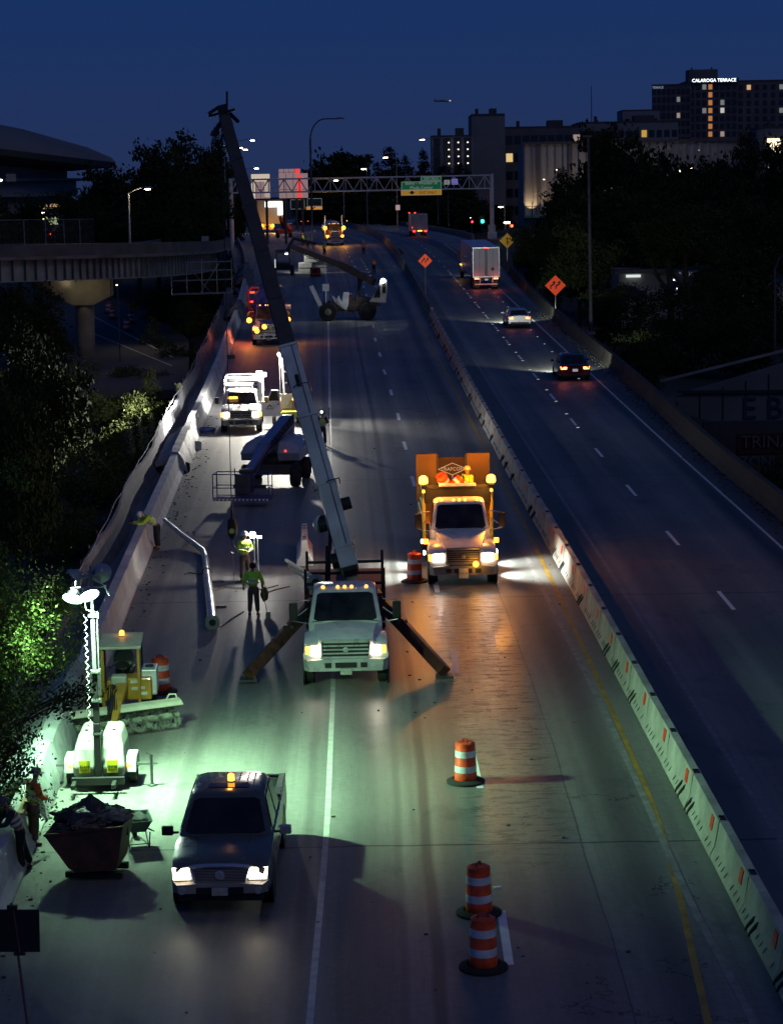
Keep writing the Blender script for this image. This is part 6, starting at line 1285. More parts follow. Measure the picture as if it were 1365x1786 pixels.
mb = MB(); mb.loft([rr_ring(.26, .72, .84, 1.25, .05), rr_ring(.28, .76, .9, 1.5, .05), rr_ring(.2, .8, .9, 1.68, .05)]); mb.build('seat_back', M('seat_green', (.09, .12, .09), .5), sw, smooth=True)
mb = MB(); mb.lathe([(.17, 0), (.19, .015), (.17, .03)], (.02, .0, 1.42), 20, (0, -.5, 1)); mb.cyl((.02, 0, 1.42), (.05, -.1, 1.05), .03, n=6); mb.build('steering_wheel', blackm, sw)
mb = MB(); mb.loft([[(x * w + .02, y, z + dz) for x, z in ((-1, -.12), (1, -.12), (1, .08), (-1, .08))] for y, w, dz in ((-.2, .16, 1.05), (-1.2, .12, .85), (-3.6, .07, .6), (-5.2, .07, .5))]); mb.build('front_beam', yellowp, sw, bevel=.01)
mb = MB(); mb.box((-.05, -.35, 1.12), (.42, .35, .25)); mb.build('console', M('console_white', (.6, .62, .55), .5), sw, bevel=.05)
mb = MB(); 
for k in range(5): mb.tube([(-.2 + .07 * k, -.4, 1.0), (-.26 + .05 * k, -1.2, 1.15 - .06 * k), (-.2 + .06 * k, -2.4, .8), (.02, -3.2, .6)], .018, 5)
mb.cyl((-.1, -3.2, .9), (-.1, -1.8, 1.0), .05, n=8); mb.build('hoses', blackm, sw)
A, B = Vector((-1.15, -2.6, .36)), Vector((1.55, -1.35, .36)); dd = (B - A).normalized(); nn_ = Vector((dd.y, -dd.x, 0))
mb = MB(); mb.loft([[p + nn_ * u + Vector((0, 0, w)) for u, w in ((-.38, .1), (-.34, .36), (-.05, .46), (.16, .42), (.27, .34), (.25, .31), (.14, .38), (-.05, .4), (-.3, .32), (-.34, .1))] for p in (A - dd * .05, B + dd * .05)]); mb.build('broom_cover', cream, sw, bevel=.008)
mb = MB(); rr = random.Random(3); L = (B - A).length
mb.cyl(A, B, .1, n=10)
for k in range(2600):
    t = rr.random(); p = A + dd * L * t; a = rr.uniform(0, 6.28); v = nn_ * math.cos(a) + Vector((0, 0, math.sin(a)))
    a0 = .25 if math.sin(14 * t * 3.14 + a) > -.3 else .1; r_ = .33 + rr.uniform(-.03, .02); e = p + v * r_ + dd * rr.gauss(0, .02)
    mb.add([p + v * a0 - dd * .008, p + v * a0 + dd * .008, e + dd * .004, e - dd * .004], [(0, 1, 2, 3)])
mb.build('broom_bristles', M('bristle', (.3, .32, .27), .8, var=.5), sw)
wheel(sw, .02, -4.9, .24, .16, yellowp)
mb = MB(); mb.tube([B + Vector((-.3, 0, .42)), B + Vector((-.22, 0, .56)), B + Vector((-.05, 0, .56)), B + Vector((0, 0, .36))], .025, 6); mb.build('broom_handle', cream, sw)
# self-dumping hopper
dp = thing('dump_hopper', 'rusty steel dumping hopper heaped with tarps and scrap in the left foreground', 'hopper', (-6.46, 48.6, gz(48.6)), R_(-5)); dp.scale = (.93, .93, .97)
hop = M('rusty_hopper_paint', (.12, .05, .035), .6, .3, var=.6, sc=2.5, bump=.25, dirt=(.05, .03, .02))
def hopwall(o, t=.03):
    mb = MB(); pf = [(-.95, 1.05), (-.42, .32), (-.25, .22), (.68, .3), (.86, 1.25)]
    for y in (-.62, .62): mb.prism(pf, y - t / 2, y + t / 2)
    for a, b in zip(pf[:-1], pf[1:]):
        d = Vector((b[0] - a[0], 0, b[1] - a[1])).normalized(); n_ = Vector((-d.z, 0, d.x)) * t
        mb.add([(a[0], -.62, a[1]), (b[0], -.62, b[1]), (b[0], .62, b[1]), (a[0], .62, a[1]), (a[0] + n_.x, -.62, a[1] + n_.z), (b[0] + n_.x, -.62, b[1] + n_.z), (b[0] + n_.x, .62, b[1] + n_.z), (a[0] + n_.x, .62, a[1] + n_.z)], [(0, 1, 2, 3), (7, 6, 5, 4), (0, 4, 5, 1), (2, 6, 7, 3), (1, 5, 6, 2), (3, 7, 4, 0)])
    mb.beam((-.95, -.64, 1.05), (.86, -.64, 1.25), .05, .05, up=(0, 0, 1)); mb.beam((-.95, .64, 1.05), (.86, .64, 1.25), .05, .05); return mb.build('bin', hop, o)
hopwall(dp)
mb = MB()
for y in (-.35, .35): mb.box((.1, y, .1), (1.3, .14, .12)); mb.lathe([(.3, -.03), (.3, .03)], (.15, y, .38), 20, (0, 1, 0))
mb.build('rocker_base', blackm, dp)
def lump(name, mat, parent, loc, s, seed, amp=.35, sub=3, sc=2.2, wr=0):
    import bmesh
    bm = bmesh.new(); bmesh.ops.create_icosphere(bm, subdivisions=sub, radius=1)
    for v in bm.verts:
        n_ = noise.noise(v.co * sc + Vector((seed, 0, 0))) * amp + noise.noise(v.co * sc * 2.7 + Vector((0, seed, 0))) * amp * .5 + (abs(noise.noise(v.co * sc * 1.7 + Vector((0, 0, seed)))) * wr)
        v.co = Vector((v.co.x * s[0], v.co.y * s[1], v.co.z * s[2])) * (1 + n_)
    me = bpy.data.meshes.new(name); bm.to_mesh(me); bm.free(); me.materials.append(mat)
    for p in me.polygons: p.use_smooth = True
    o = bpy.data.objects.new(name, me); COL.objects.link(o); o.parent = parent; o.location = loc; return o
plastic = M('black_plastic_sheet', (.06, .06, .058), .25, var=.3, sc=5, bump=.3)
g1 = thing('debris_heap', 'crumpled dark plastic, grey sacks and wood scraps piled in the rusty hopper', 'debris', (-6.46, 48.6, gz(48.6) + .98), R_(-5)); g1.scale = (.9, .9, .9)
lump('plastic_sheet', plastic, g1, (-.1, .12, .16), (.7, .46, .34), 2, .5, 4, 2.4, .7); lump('plastic_sheet', plastic, g1, (-.42, -.22, .06), (.32, .25, .16), 5, .5, 3, 2.4, .7); lump('plastic_sheet', M('brown_scrap', (.1, .07, .05), .6, var=.5, sc=8, bump=.4), g1, (-.05, -.32, .03), (.6, .25, .13), 9, .6, 4, 3, .6)
lump('sack', M('grey_sack', (.2, .22, .2), .8, var=.4, sc=4, bump=.4), g1, (.5, .05, .32), (.36, .3, .17), 4, .35, 4, 2, .5)
mb = MB(); rr = random.Random(7)
for k in range(26): x, y = rr.uniform(-.65, .6), rr.uniform(-.5, .45); mb.box((x, y, .12 + rr.uniform(0, .14)), (rr.uniform(.15, .5), .04, .02), rr.uniform(0, 3.1), rr.uniform(-.3, .3), rr.uniform(-.3, .3))
mb.build('wood_scraps', M('scrap_wood', (.3, .17, .09), .8, var=.5), g1)
# wheelbarrow
wb = thing('wheelbarrow', 'green-grey wheelbarrow standing behind the right side of the hopper', 'wheelbarrow', (-5.72, 50.6, gz(50.6)), R_(12))
mb = MB(); mb.loft([[(x, y, z) for x, y in ((-a, -b), (a, -b), (a * 1.0, c), (-a * 1.0, c))] for a, b, c, z in ((.16, .3, .25, .38), (.3, .5, .42, .68), (.31, .52, .44, .68), (.285, .48, .4, .665), (.15, .28, .23, .4))]); mb.build('tray', M('barrow_green', (.2, .27, .25), .5, .2), wb, smooth=False, bevel=.01)
mb = MB()
for s in (-1, 1): mb.tube([(s * .08, .75, .2), (s * .2, .2, .34), (s * .28, -.85, .55)], .018, 6); mb.tube([(s * .18, .1, .35), (s * .22, -.35, .02), (s * .24, -.4, .4)], .015, 6)
mb.cyl((-.26, -.33, .12), (.26, -.33, .12), .012, n=5); mb.build('frame', darksteel, wb)
MB().lathe([(.1, -.05), (.18, -.05), (.2, 0), (.18, .05), (.1, .05)], (0, .72, .2), 20, (1, 0, 0)).build('wheel', rubber, wb, smooth=True)
lump('load', M('grey_rubble', (.14, .15, .14), .9, bump=.5), wb, (0, 0, .6), (.24, .36, .1), 6, .4)
# boom lift
bl = thing('boom_lift', 'blue boom lift with pale engine covers, its work basket lowered near the road', 'boom lift', (-5.1, 104.8, gz(104.8)), R_(-8))
mb = MB(); mb.box((0, 0, .75), (1.9, 2.9, .45)); mb.box((0, -1.35, .7), (2.2, .3, .3)); mb.box((0, 1.35, .7), (2.2, .3, .3)); mb.build('chassis', M('lift_frame', (.05, .05, .055), .6), bl, bevel=.03)
for s in (-1, 1):
    for y in (-1.3, 1.3): wheel(bl, s * 1.1, y, .48, .38, M('lift_rim', (.1, .1, .1), .6))
cover = M('pale_cover', (.42, .42, .5), .4, var=.15, coat=.3)
for s in (-1, 1):
    mb = MB(); mb.loft([[(s * (.35 + x), y, z) for y, z in ((-1.3, 1.15), (1.5, 1.15), (1.7, 1.5), (1.4, 1.95 - t), (-1.0, 1.95 - t), (-1.5, 1.5))] for x, t in ((0, 0), (.6, .0), (.85, .12), (.95, .3))]); mb.build('engine_cover', cover, bl, smooth=True)
MB().lathe([(.8, 0), (.8, .2)], (0, 0, .98), 24).build('turntable', darksteel, bl)
MB().box((0, 1.6, 1.5), (1.9, .5, .9)).build('counterweight', cover, bl, bevel=.15)
bpy.context.view_layer.update(); iv = bl.matrix_world.inverted()
a, m_, b = iv @ at(500, 735, 106.8), iv @ at(460, 782, 102.8), iv @ at(428, 838, 99.4)
mb = MB(); mb.beam(a, m_, .5, .6, .46, .55); mb.build('boom', bluep, bl, bevel=.03)
mb = MB(); mb.beam(m_ - (b - m_) * .1, b, .36, .42, .34, .4); mb.build('boom_extension', bluep, bl, bevel=.02)
mb = MB()
for k in range(9): p = a.lerp(m_, k / 9) + Vector((.28, 0, .08)); mb.box(p, (.05, .08, .3))
mb.beam(a + Vector((.3, 0, .3)), b + Vector((.28, 0, .2)), .05, .08); mb.beam(a + Vector((.3, 0, -.05)), m_ + Vector((.3, 0, -.05)), .04, .04); mb.build('hose_track', blackm, bl)
mb = MB(); mb.box(a + Vector((0, .25, -.3)), (.55, .5, 1.1)); mb.build('boom_post', bluep, bl, bevel=.03)
mb = MB(); mb.box(b + Vector((.1, -.2, -.15)), (.55, .5, .6)); mb.box(b + Vector((.25, -.35, -.2)), (1.4, .15, .12)); mb.build('basket_pivot', blackm, bl, bevel=.03)
bk = iv @ Vector((-6.2, 98.0, gz(98) + .28))
mb = MB(); w_, d_, h_ = 1.18, .42, 1.12
for z in (.12, .55, h_):
    for y in (-d_, d_): mb.cyl(bk + Vector((-w_, y, z)), bk + Vector((w_, y, z)), .022, n=6)
    for x in (-w_, w_): mb.cyl(bk + Vector((x, -d_, z)), bk + Vector((x, d_, z)), .022, n=6)
for x in (-w_, -.4, .35, w_):
    for y in (-d_, d_): mb.cyl(bk + Vector((x, y, .05)), bk + Vector((x, y, h_ + (.14 if x == -.4 else 0))), .022, n=6)
basket = mb.build('basket', M('basket_blue', (.06, .06, .2), .5), bl)
mb = MB(); mb.box(bk + Vector((0, 0, .04)), (w_ * 2, d_ * 2, .08)); mb.build('basket_floor', M('basket_floor', (.1, .1, .22), .6), basket)
mb = MB()
for k in range(14): mb.box(bk + Vector((-w_ + .1 + k * .17, -d_ - .005, .07)), (.08, .02, .1), ry=.5)
mb.build('hazard_stripes', refl, basket)
mb = MB(); mb.box(bk + Vector((0, d_ * .4, .62)), (.65, .25, .85)); mb.box(bk + Vector((.1, d_ - .1, 1.15)), (.6, .2, .2)); mb.build('control_box', darksteel, basket, bevel=.05)
mb = MB(); mb.box((.7, -1.45, 1.6), (.08, .04, .06)); mb.build('red_lamp', redd, bl)
# telehandler across the lanes
tl = thing('telehandler', 'rough-terrain telehandler crane seen side-on with its long arm reaching up left', 'telehandler', (-3.3, 195.2, gz(195)), R_(0))
tdk = M('telehandler_brown', (.05, .035, .03), .6, var=.4)
for x in (-1.6, 1.6):
    for y in (-.9, 1.4):
        mb = MB(); mb.lathe([(.42, -.25), (.7, -.25), (.75, -.15), (.75, .15), (.7, .25), (.42, .25)], (x, y, .75), 26, (0, 1, 0)); o = mb.build('wheel', rubber, tl, smooth=True); MB().lathe([(.001, .28), (.2, .28), (.42, .2), (.42, -.2)], (x, y, .75), 18, (0, -1, 0)).build('rim', tdk if x > 0 else M('rim_tan', (.3, .27, .2), .6), o, smooth=True)
mb = MB(); mb.box((0, .25, 1.0), (4.0, 1.4, .5)); mb.prism([(-1.5, 1.1), (2.7, 1.1), (2.5, 1.6), (1.2, 1.9), (-.2, 1.5), (-1.4, 1.5)], -.3, .8); mb.build('chassis', tdk, tl, bevel=.05)
cabw = M('cab_offwhite', (.5, .47, .47), .5)
mb = MB(); mb.prism([(1.75, 1.5), (3.15, 1.4), (3.3, 2.6), (3.25, 3.3), (2.75, 3.3), (2.3, 2.2)], -1.0, -.1); mb.build('cab', cabw, tl, bevel=.05)
MB().prism([(2.12, 1.85), (2.68, 1.85), (2.72, 2.85), (2.62, 2.85)], -1.03, -.9).build('cab_window', glass, tl); MB().prism([(2.85, 2.2), (3.15, 2.2), (3.15, 3.1), (2.9, 3.1)], -1.03, -.9).build('cab_window', glass, tl)
bpy.context.view_layer.update(); iv = tl.matrix_world.inverted(); a, b, c = iv @ at(652, 492, 196), iv @ at(595, 463, 197), iv @ at(508, 430, 199)
mb = MB(); mb.beam(a, b, .55, .8, up=(0, 1, 0)); mb.build('boom', tdk, tl, bevel=.03)
mb = MB(); mb.beam(b - (c - b) * .1, c, .5, .5, .4, .36, up=(0, 1, 0)); mb.build('boom_extension', M('boom_black', (.05, .045, .045), .6), tl, bevel=.02)
MB().beam(b + Vector((0, -.1, -.45)), c + Vector((0, -.1, -.25)), .08, .08).build('hose_track', steel, tl)
mb = MB(); mb.cyl((.9, .3, 1.6), a.lerp(b, .45), .12, n=8); mb.cyl((.7, -.3, 1.6), a.lerp(b, .35), .1, n=8); mb.build('lift_cylinder', blackm, tl)
mb = MB(); mb.beam((-2.2, -.9, 1.25), (-2.95, -.9, 2.9), .1, .34); mb.prism([(-1.25, 2.1), (-1.0, 1.5), (-.7, 2.1), (-.45, 1.55), (-.3, 2.35), (.15, 2.35), (.1, 1.4), (-.1, .85), (-.5, 1.1)], -1.0, -.9); mb.box((-1.75, -.95, 2.75), (.55, .08, .6)); mb.cyl((-1.75, -.95, 1.4), (-1.75, -.95, 2.6), .05, n=6); mb.build('white_plates', M('fork_white', (.8, .8, .8), .4), tl)
light('SPOT', 'cab_work_light', (2.95, -1.7, 3.3), 170, (.85, 1, .95), tl, (-2.3, -1.2, 1), .08, 70, .6); light('SPOT', 'cab_work_light', (2.95, -1.6, 3.2), 150, (.85, 1, .95), tl, (-1, -4, 0), .08, 80, .5)
MB().lathe([(.05, -.05), (.18, 0), (.19, .05), (.001, .07)], (2.95, -1.15, 3.25), 14, (0, -1, -.2)).build('work_lamp', hlw, tl)
# excavator / loader and stuff farther on
ld = thing('compact_loader', 'dark compact loader lit from inside at the far end of the work zone', 'loader', (-11.2, 257, gz(257)), R_(4))
mb = MB(); mb.box((0, 1, 1.0), (1.5, 2.6, .8)); mb.build('body', blackm, ld, bevel=.05)
mb = MB()
for s in (-1, 1):
    for y in (.2, 1.8): mb.beam((s * .75, y, 1.3), (s * .7, y, 2.5), .1, .1)
mb.slab([(-.8, .0, 2.5), (.8, .0, 2.5), (.8, 2, 2.6), (-.8, 2, 2.6)], .1); mb.build('cab_frame', blackm, ld)
for s in (-1, 1):
    for y in (0, 2): wheel(ld, s * .95, y, .5, .35)
mb = MB(); mb.tube([(.3, 2, 2.2), (1.2, 1.5, 3.9), (3.6, 1, 3.3)], .2, 6); mb.build('digger_arm', tdk, ld)
MB().box((.35, -.1, 2.35), (.3, .05, .08)).build('work_lamp', hlw, ld); MB().box((-.9, -.3, 1.2), (.1, .05, 1.2)).build('lit_panel', E('lit_panel', (.9, 1, .9), .7), ld)
light('SPOT', 'work_light', (1.2, 3.5, 3.0), 500, (.95, 1, .9), ld, (4, 7, 0), .1, 120)
for i, (x, y, z, s, lab) in enumerate([(-9.0, 262, 0, (1.5, 1.2, 1.1), 'left block of the pale stacked concrete by the loader'), (-7.4, 262.5, 0, (1.5, 1.2, 1.1), 'right block of the pale stacked concrete by the loader'), (-8.3, 262.2, 1.12, (1.6, 1.2, .9), 'top block of the pale stacked concrete by the loader')]):
    o = thing('concrete_block', lab, 'concrete block', (x, y, gz(y) + z), .05 * i, 'stacked concrete blocks'); MB().box((0, 0, s[2] / 2), s).build('block', concrete, o, bevel=.04); MB().box((0, -.02 - s[1] / 2, s[2] / 2), (s[0] * .9, .02, .03)).build('joint', darksteel, o)
o = thing('generator_box', 'dark red generator box beside the stacked concrete', 'generator', (-7.7, 254.5, gz(254.5)), 0); MB().box((0, 0, .55), (1.1, .9, .8)).build('housing', redp, o, bevel=.05); MB().box((0, 0, .1), (1.2, 1.0, .1)).build('skid', blackm, o); MB().box((0, -.46, .6), (.6, .02, .4)).build('grille', blackm, o)
o = thing('scissor_machine', 'orange-red lift machine parked beyond the loader', 'lift machine', (-16.2, 378, gz(378)), R_(6), tilt=False)
mb = MB(); mb.box((0, 1, 1), (2.2, 3, .8)); mb.build('chassis', redp, o, bevel=.05)
for s in (-1, 1):
    for y in (0, 2.4): wheel(o, s * 1.0, y, .5, .4)
mb = MB(); mb.beam((0, 2, 1.4), (-.6, 0, 3.2), .4, .5); mb.beam((-.6, 0, 3.2), (1.2, -2, 1.2), .35, .4); mb.build('boom', M('orange_machine', (.5, .12, .03), .5), o); mb = MB()
for z in (.9, 1.9): mb.cyl((.3, -2.3, z), (2.1, -2.3, z), .05); mb.cyl((.3, -1.6, z), (2.1, -1.6, z), .05)
mb.build('basket', redp, o)
light('POINT', 'site_light', (0, -3, 3), 60, (1, .5, .4), o)
# lamp pole lying on the road
lp = thing('lamp_pole', 'long bent street lamp pole lying on the roadway with its square foot toward the camera', 'pole', (0, 0, 0), tilt=False)
def g(x, y, h=0): Y = gY(x, y); return at(x, y, Y) + Vector((0, 0, h))
def gY(x, y):
    lo = 20.
    while lo < 500 and at(x, y, lo).z > gz(lo): lo += .05
    return lo
pts = [g(371, 1098, .18), g(367, 1055, .17), g(361, 1005, .16), g(359, 983, .15), g(355, 968, .15), g(345, 960, .15), g(318, 944, .25), g(288, 929, .5)]
gst = M('bright_galvanized', (.55, .56, .57), .3, .8, sc=3)
mb = MB(); mb.tube(pts, [.17, .155, .13, .12, .11, .1, .09, .07], 14); mb.build('shaft', gst, lp, smooth=True)
d = (pts[1] - pts[0]).normalized(); u_ = d.cross(Vector((0, 0, 1))).normalized(); w_ = u_.cross(d)
MB().loft([[pts[0] - d * t + u_ * i * .22 + w_ * j * .22 + Vector((0, 0, .05)) for i, j in ((-1, -.6), (-.6, -1), (.6, -1), (1, -.6), (1, .6), (.6, 1), (-.6, 1), (-1, .6))] for t in (0, .05)]).build('flange', steel, lp); MB().cyl(pts[0] - d * .045 + Vector((0, 0, .05)), pts[0] - d * .06 + Vector((0, 0, .05)), .11, n=16).build('opening', blackm, lp)
MB().cyl(pts[2] - d * .03, pts[2] + d * .03, .155, n=14).build('joint_band', blackm, lp)
for i, (x, y, lab) in enumerate(((380, 1016, 'upper steel plate beside the lying pole'), (384, 1059, 'lower steel plate beside the lying pole'))):
    p = g(x, y); o = MB().box((0, 0, .04), (.42, .22, .06), .1).build('steel_plate', M('rosy_steel', (.3, .22, .24), .5, .5), None); o.location = p; tag(o, 'small ' + lab, 'steel plate', 'plates by the lying pole')
# cables on the ground
for i, (pp, lab) in enumerate((([(485, 1022), (455, 1030), (425, 1012), (388, 1026), (372, 1031)], 'thin cable trailing from the crane truck to the lying pole'), ([(370, 998), (350, 1003), (330, 1000), (322, 1003)], 'short dark cable left of the lying pole'), ([(505, 1024), (480, 1030), (462, 1036)], 'dark hose running back to the worker in the lime jacket'), ([(425, 1068), (405, 1080), (385, 1095)], 'thin wire near the square foot of the lying pole'))):
    mb = MB(); mb.tube([g(x, y, .03) for x, y in pp], .02, 5); tag(mb.build('cable', blackm), lab, 'cable')
# spare barrier block upright behind the crane truck
o = thing('barrier_section', 'spare white concrete barrier section lying behind the crane truck pole rack', 'barrier', (-3.15, 84.0, gz(84)), R_(2))
mb = MB(); mb.prism([(-.3, 0), (-.3, .12), (-.14, .4), (-.1, .95), (.1, .95), (.14, .4), (.3, .12), (.3, 0)], 0, 3.7); mb.build('block', M('barrier_white', (.62, .62, .62), .8), o, bevel=.02)
mb = MB()
for y in (.4, .7, 2.6, 3.1): mb.box((0, y, .955), (.14, .1, .02))
mb.build('socket', blackm, o); MB().box((.17, 1.2, .6), (.03, .35, .3)).build('orange_reflector', patch, o)
# items by the parapet
o = thing('paddling_pool', 'low blue round tub on the ground beside the white service truck', 'tub', tuple(g(359, 753)), tilt=False); mb = MB(); mb.lathe([(.5, 0), (.52, .1), (.5, .2), (.44, .2), (.42, .06), (.001, .05)], n=24); mb.build('tub', M('tub_blue', (.06, .12, .4), .5), o, smooth=True); MB().tube([(math.cos(a) * .5, math.sin(a) * .5, .16) for a in [k * .4 for k in range(17)]], .05, 6).build('hose_coil', bluep, o)
for x, y, cm_, lab in ((344, 785, greyp, 'pale plastic tool case at the foot of the parapet'), (323, 823, blackm, 'black bucket-like case below the hanging tarp'), (403, 628, darksteel, 'dark flat box on the road behind the white truck')):
    p = g(x, y); o = thing('tool_case', lab, 'case', tuple(p), .3, tilt=False); MB().box((0, 0, .22), (.42, .3, .42) if x < 400 else (.5, .3, .3)).build('case', cm_, o, bevel=.03); MB().tube([(-.1, -.16, .4), (-.1, -.2, .46), (.1, -.2, .46), (.1, -.16, .4)], .015, 5).build('handle', blackm, o)
p = g(335, 790, 0); hm = MB(); 
for k in range(9): a, b = Vector((LPc(118 - k) + .35, 118 - k, gz(118) + .75 + .1 * math.sin(k * 2))), Vector((LPc(117 - k) + .4, 117 - k, gz(117) + .75 + .1 * math.sin(k * 2 + 2)))
# work light on tripod
tr = thing('tripod_lamp', 'small tripod work light glowing between the two lime-jacketed workers', 'work light', (-4.8, 81.5, gz(81.5)))
mb = MB()
for a in (.3, 2.4, 4.5): mb.cyl((.28 * math.cos(a), .28 * math.sin(a), 0), (0, 0, .75), .014, n=5)
mb.cyl((0, 0, .6), (0, 0, 1.5), .018, n=6); mb.cyl((.12, 0, .1), (.12, 0, 1.5), .016, n=6); mb.build('tripod', steel, tr)
MB().lathe([(.001, -.12), (.09, -.09), (.12, 0), (.09, .09), (.001, .12)], (-.05, 0, 1.6), 14).build('lamp_box', hlw, tr, smooth=True); MB().box((.18, 0, 1.52), (.16, .08, .08)).build('side_lamp', hlw, tr)
light('POINT', 'tripod_light', (-.05, -.2, 1.75), 190, (1, .97, .88), tr, size=.06)
# signs
def diamond(label, X, Y, z, half, m, pole_top, arrow='lane', name='warning_sign', zb=None):
    r = thing(name, label, 'sign', (X, Y, zb if zb is not None else gz(Y)), tilt=False); z -= r.location.z
    MB().prism([(-half, z), (0, z - half), (half, z), (0, z + half)], -.03, .0).build('panel', m, r)
    mb = MB(); h = half
    if arrow == 'lane':
        for dx in (-.32, .2):
            mb.prism([((dx + a) * h, z + b * h) for a, b in ((-.2, -.32), (-.08, -.32), (-.08, -.1), (.26, .12), (.26, .26), (.38, .26), (.18, .46), (-.04, .26), (.1, .26), (.1, .2), (-.2, 0))], -.05, -.035)
    else: mb.prism([(a * h, z + b * h) for a, b in ((-.06, -.5), (.06, -.5), (.06, .2), (.18, .2), (0, .5), (-.18, .2), (-.06, .2))], -.05, -.035); mb.beam((.3 * h, -.04, z - .35 * h), (0, -.04, z), .08 * h, .08 * h); mb.beam((0.2 * h, -.04, z - .4 * h), (.1 * h, -.04, z - .05 * h), .05 * h, .05 * h)
    mb.build('arrow_symbol', sbk, r); MB().cyl((0, .04, 0), (0, .04, z + (half if pole_top else -half * .2)), .05, n=6).build('post', steel, r); return r
so2 = M('orange_sign_glow', (.95, .12, .02), .5); so2.node_tree.nodes['Principled BSDF'].inputs['Emission Color'].default_value = (1, .07, .015, 1); so2.node_tree.nodes['Principled BSDF'].inputs['Emission Strength'].default_value = .35  # emission stands in for retroreflected light; the panel is no lamp
sy2 = M('yellow_sign_glow', (.85, .5, .03), .5); sy2.node_tree.nodes['Principled BSDF'].inputs['Emission Color'].default_value = (.8, .4, .02, 1); sy2.node_tree.nodes['Principled BSDF'].inputs['Emission Strength'].default_value = .1  # slight glow put in for light thrown back by the sheeting
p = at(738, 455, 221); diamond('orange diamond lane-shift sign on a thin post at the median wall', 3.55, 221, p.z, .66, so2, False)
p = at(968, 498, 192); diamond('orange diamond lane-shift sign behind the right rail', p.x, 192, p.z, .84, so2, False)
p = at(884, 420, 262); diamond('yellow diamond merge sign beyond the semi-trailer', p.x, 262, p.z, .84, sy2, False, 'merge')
p = at(234, 534, 235); diamond('small orange diamond sign standing beside the lower road', p.x, 235, p.z, .72, M('dim_orange', (.6, .25, .03), .6), False, zb=2.5)
for x, y0, y1, Y, lab in ((694, 366, 392, 330, 'small pale sign on a post right of the pale box truck'), (697, 398, 445, 301, 'bare thin sign post standing on the median wall')):
    t, b = at(x, y0 - 4, Y), at(x, y1, Y); r = thing('sign_post', lab, 'sign post', (b.x, Y, b.z), tilt=False); MB().cyl((0, 0, 0), (0, 0, t.z - b.z), .06, n=6).build('post', steel, r)
    if Y == 330: MB().box((0, -.08, t.z - b.z), (.6, .04, .7)).build('panel', E('sign_pale_lit', (.9, .6, .6), .4), r)
    else: MB().prism([(-1.1, 0 + .0), (0, 1.0), (.6, 0), (0, -1)], .1, .14).build('sign_back', blackm, r)
o = thing('road_sign', 'back of a dark square sign on a leaning pole at the bottom left corner', 'sign', tuple(at(52, 1850, 36)), tilt=False)
a = at(33, 1625, 36) - o.location; bt_, tp = at(50, 1800, 36) - o.location, at(20, 1575, 36) - o.location
mb = MB(); mb.tube([bt_ - (tp - bt_) * .7, tp], .022, 8); mb.build('pole', M('reddish_pole', (.2, .08, .09), .5, .4), o)
c = at(22, 1623, 35.9) - o.location; mb = MB(); mb.box((c.x - .07, c.y, c.z), (1.0, .03, .69), ry=.02); mb.build('panel', M('sign_back_black', (.012, .012, .015), .7), o, bevel=.01)
MB().tube([at(24, 1588, 35.88) - o.location, at(35, 1661, 35.88) - o.location], .014, 6).build('brace', M('reddish_pole', (.2, .08, .09)), o); mb = MB(); mb.box(at(22, 1582, 35.9) - o.location, (.16, .06, .06)); mb.box(at(35, 1663, 35.9) - o.location, (.18, .06, .05)); mb.build('clamp', blackm, o)
p = at(358, 415, 250); o = thing('road_sign', 'dim grey sign back on a post beside the overpass parapet', 'sign', (p.x, 250, 8), tilt=False); MB().box((0, 0, p.z - 8.3), (.75, .04, 1.0)).build('panel', steel, o); MB().cyl((0, .05, 0), (0, .05, p.z - 8), .04, n=6).build('post', steel, o)
# wooden plank on the parapet near the front
o = MB().beam((LPc(50) - .24, 50, gz(50) + .92), (LPc(54) - .24, 54, gz(54) + .92), .14, .05).build('plank', M('pine_plank', (.45, .3, .12), .7)); tag(o, 'long pale plank lying on top of the parapet near the light tower', 'plank')
# road plate, small litter
o = MB().box((0, 0, .02), (.16, .1, .03), .2).build('lane_reflector', refl); o.location = g(867, 1549); tag(o, 'small white raised marker on the road beside the upper near drum', 'road marker')
# ================================================================== PEOPLE
def skinned(name, V, Ed, mat, root, sub=1, rootv=0):
    me = bpy.data.meshes.new(name); keys = list(V); idx = {k: i for i, k in enumerate(keys)}
    me.from_pydata([V[k][0] for k in keys], [(idx[a], idx[b]) for a, b in Ed], []); o = bpy.data.objects.new('tmp', me); COL.objects.link(o)
    o.modifiers.new('s', 'SKIN'); sm = o.modifiers.new('u', 'SUBSURF'); sm.levels = sub; sm.render_levels = sub
    for i, k in enumerate(keys):
        r = V[k][1]; r = r if isinstance(r, tuple) else (r, r); me.skin_vertices[0].data[i].radius = r; me.skin_vertices[0].data[i].use_root = (i == rootv)
    bpy.context.view_layer.update(); m2 = bpy.data.meshes.new_from_object(o.evaluated_get(bpy.context.evaluated_depsgraph_get())); bpy.data.objects.remove(o)
    m2.materials.clear(); m2.materials.append(mat)
    for p in m2.polygons: p.use_smooth = True
    m2.name = name; q = bpy.data.objects.new(name, m2); COL.objects.link(q); q.parent = root; return q
BASE = dict(pelvis=(0, 0, .95), waist=(0, 0, 1.08), chest=(0, 0, 1.32), neck=(0, 0, 1.49), head=(0, -.015, 1.63), top=(0, 0, 1.72), shL=(-.18, 0, 1.42), shR=(.18, 0, 1.42), elL=(-.25, .02, 1.15), elR=(.25, .02, 1.15), wrL=(-.25, -.08, .92), wrR=(.25, -.08, .92), hpL=(-.09, 0, .9), hpR=(.09, 0, .9), knL=(-.11, -.02, .5), knR=(.11, -.02, .5), anL=(-.13, .02, .1), anR=(.13, .02, .1), toL=(-.15, -.14, .04), toR=(.15, -.14, .04))
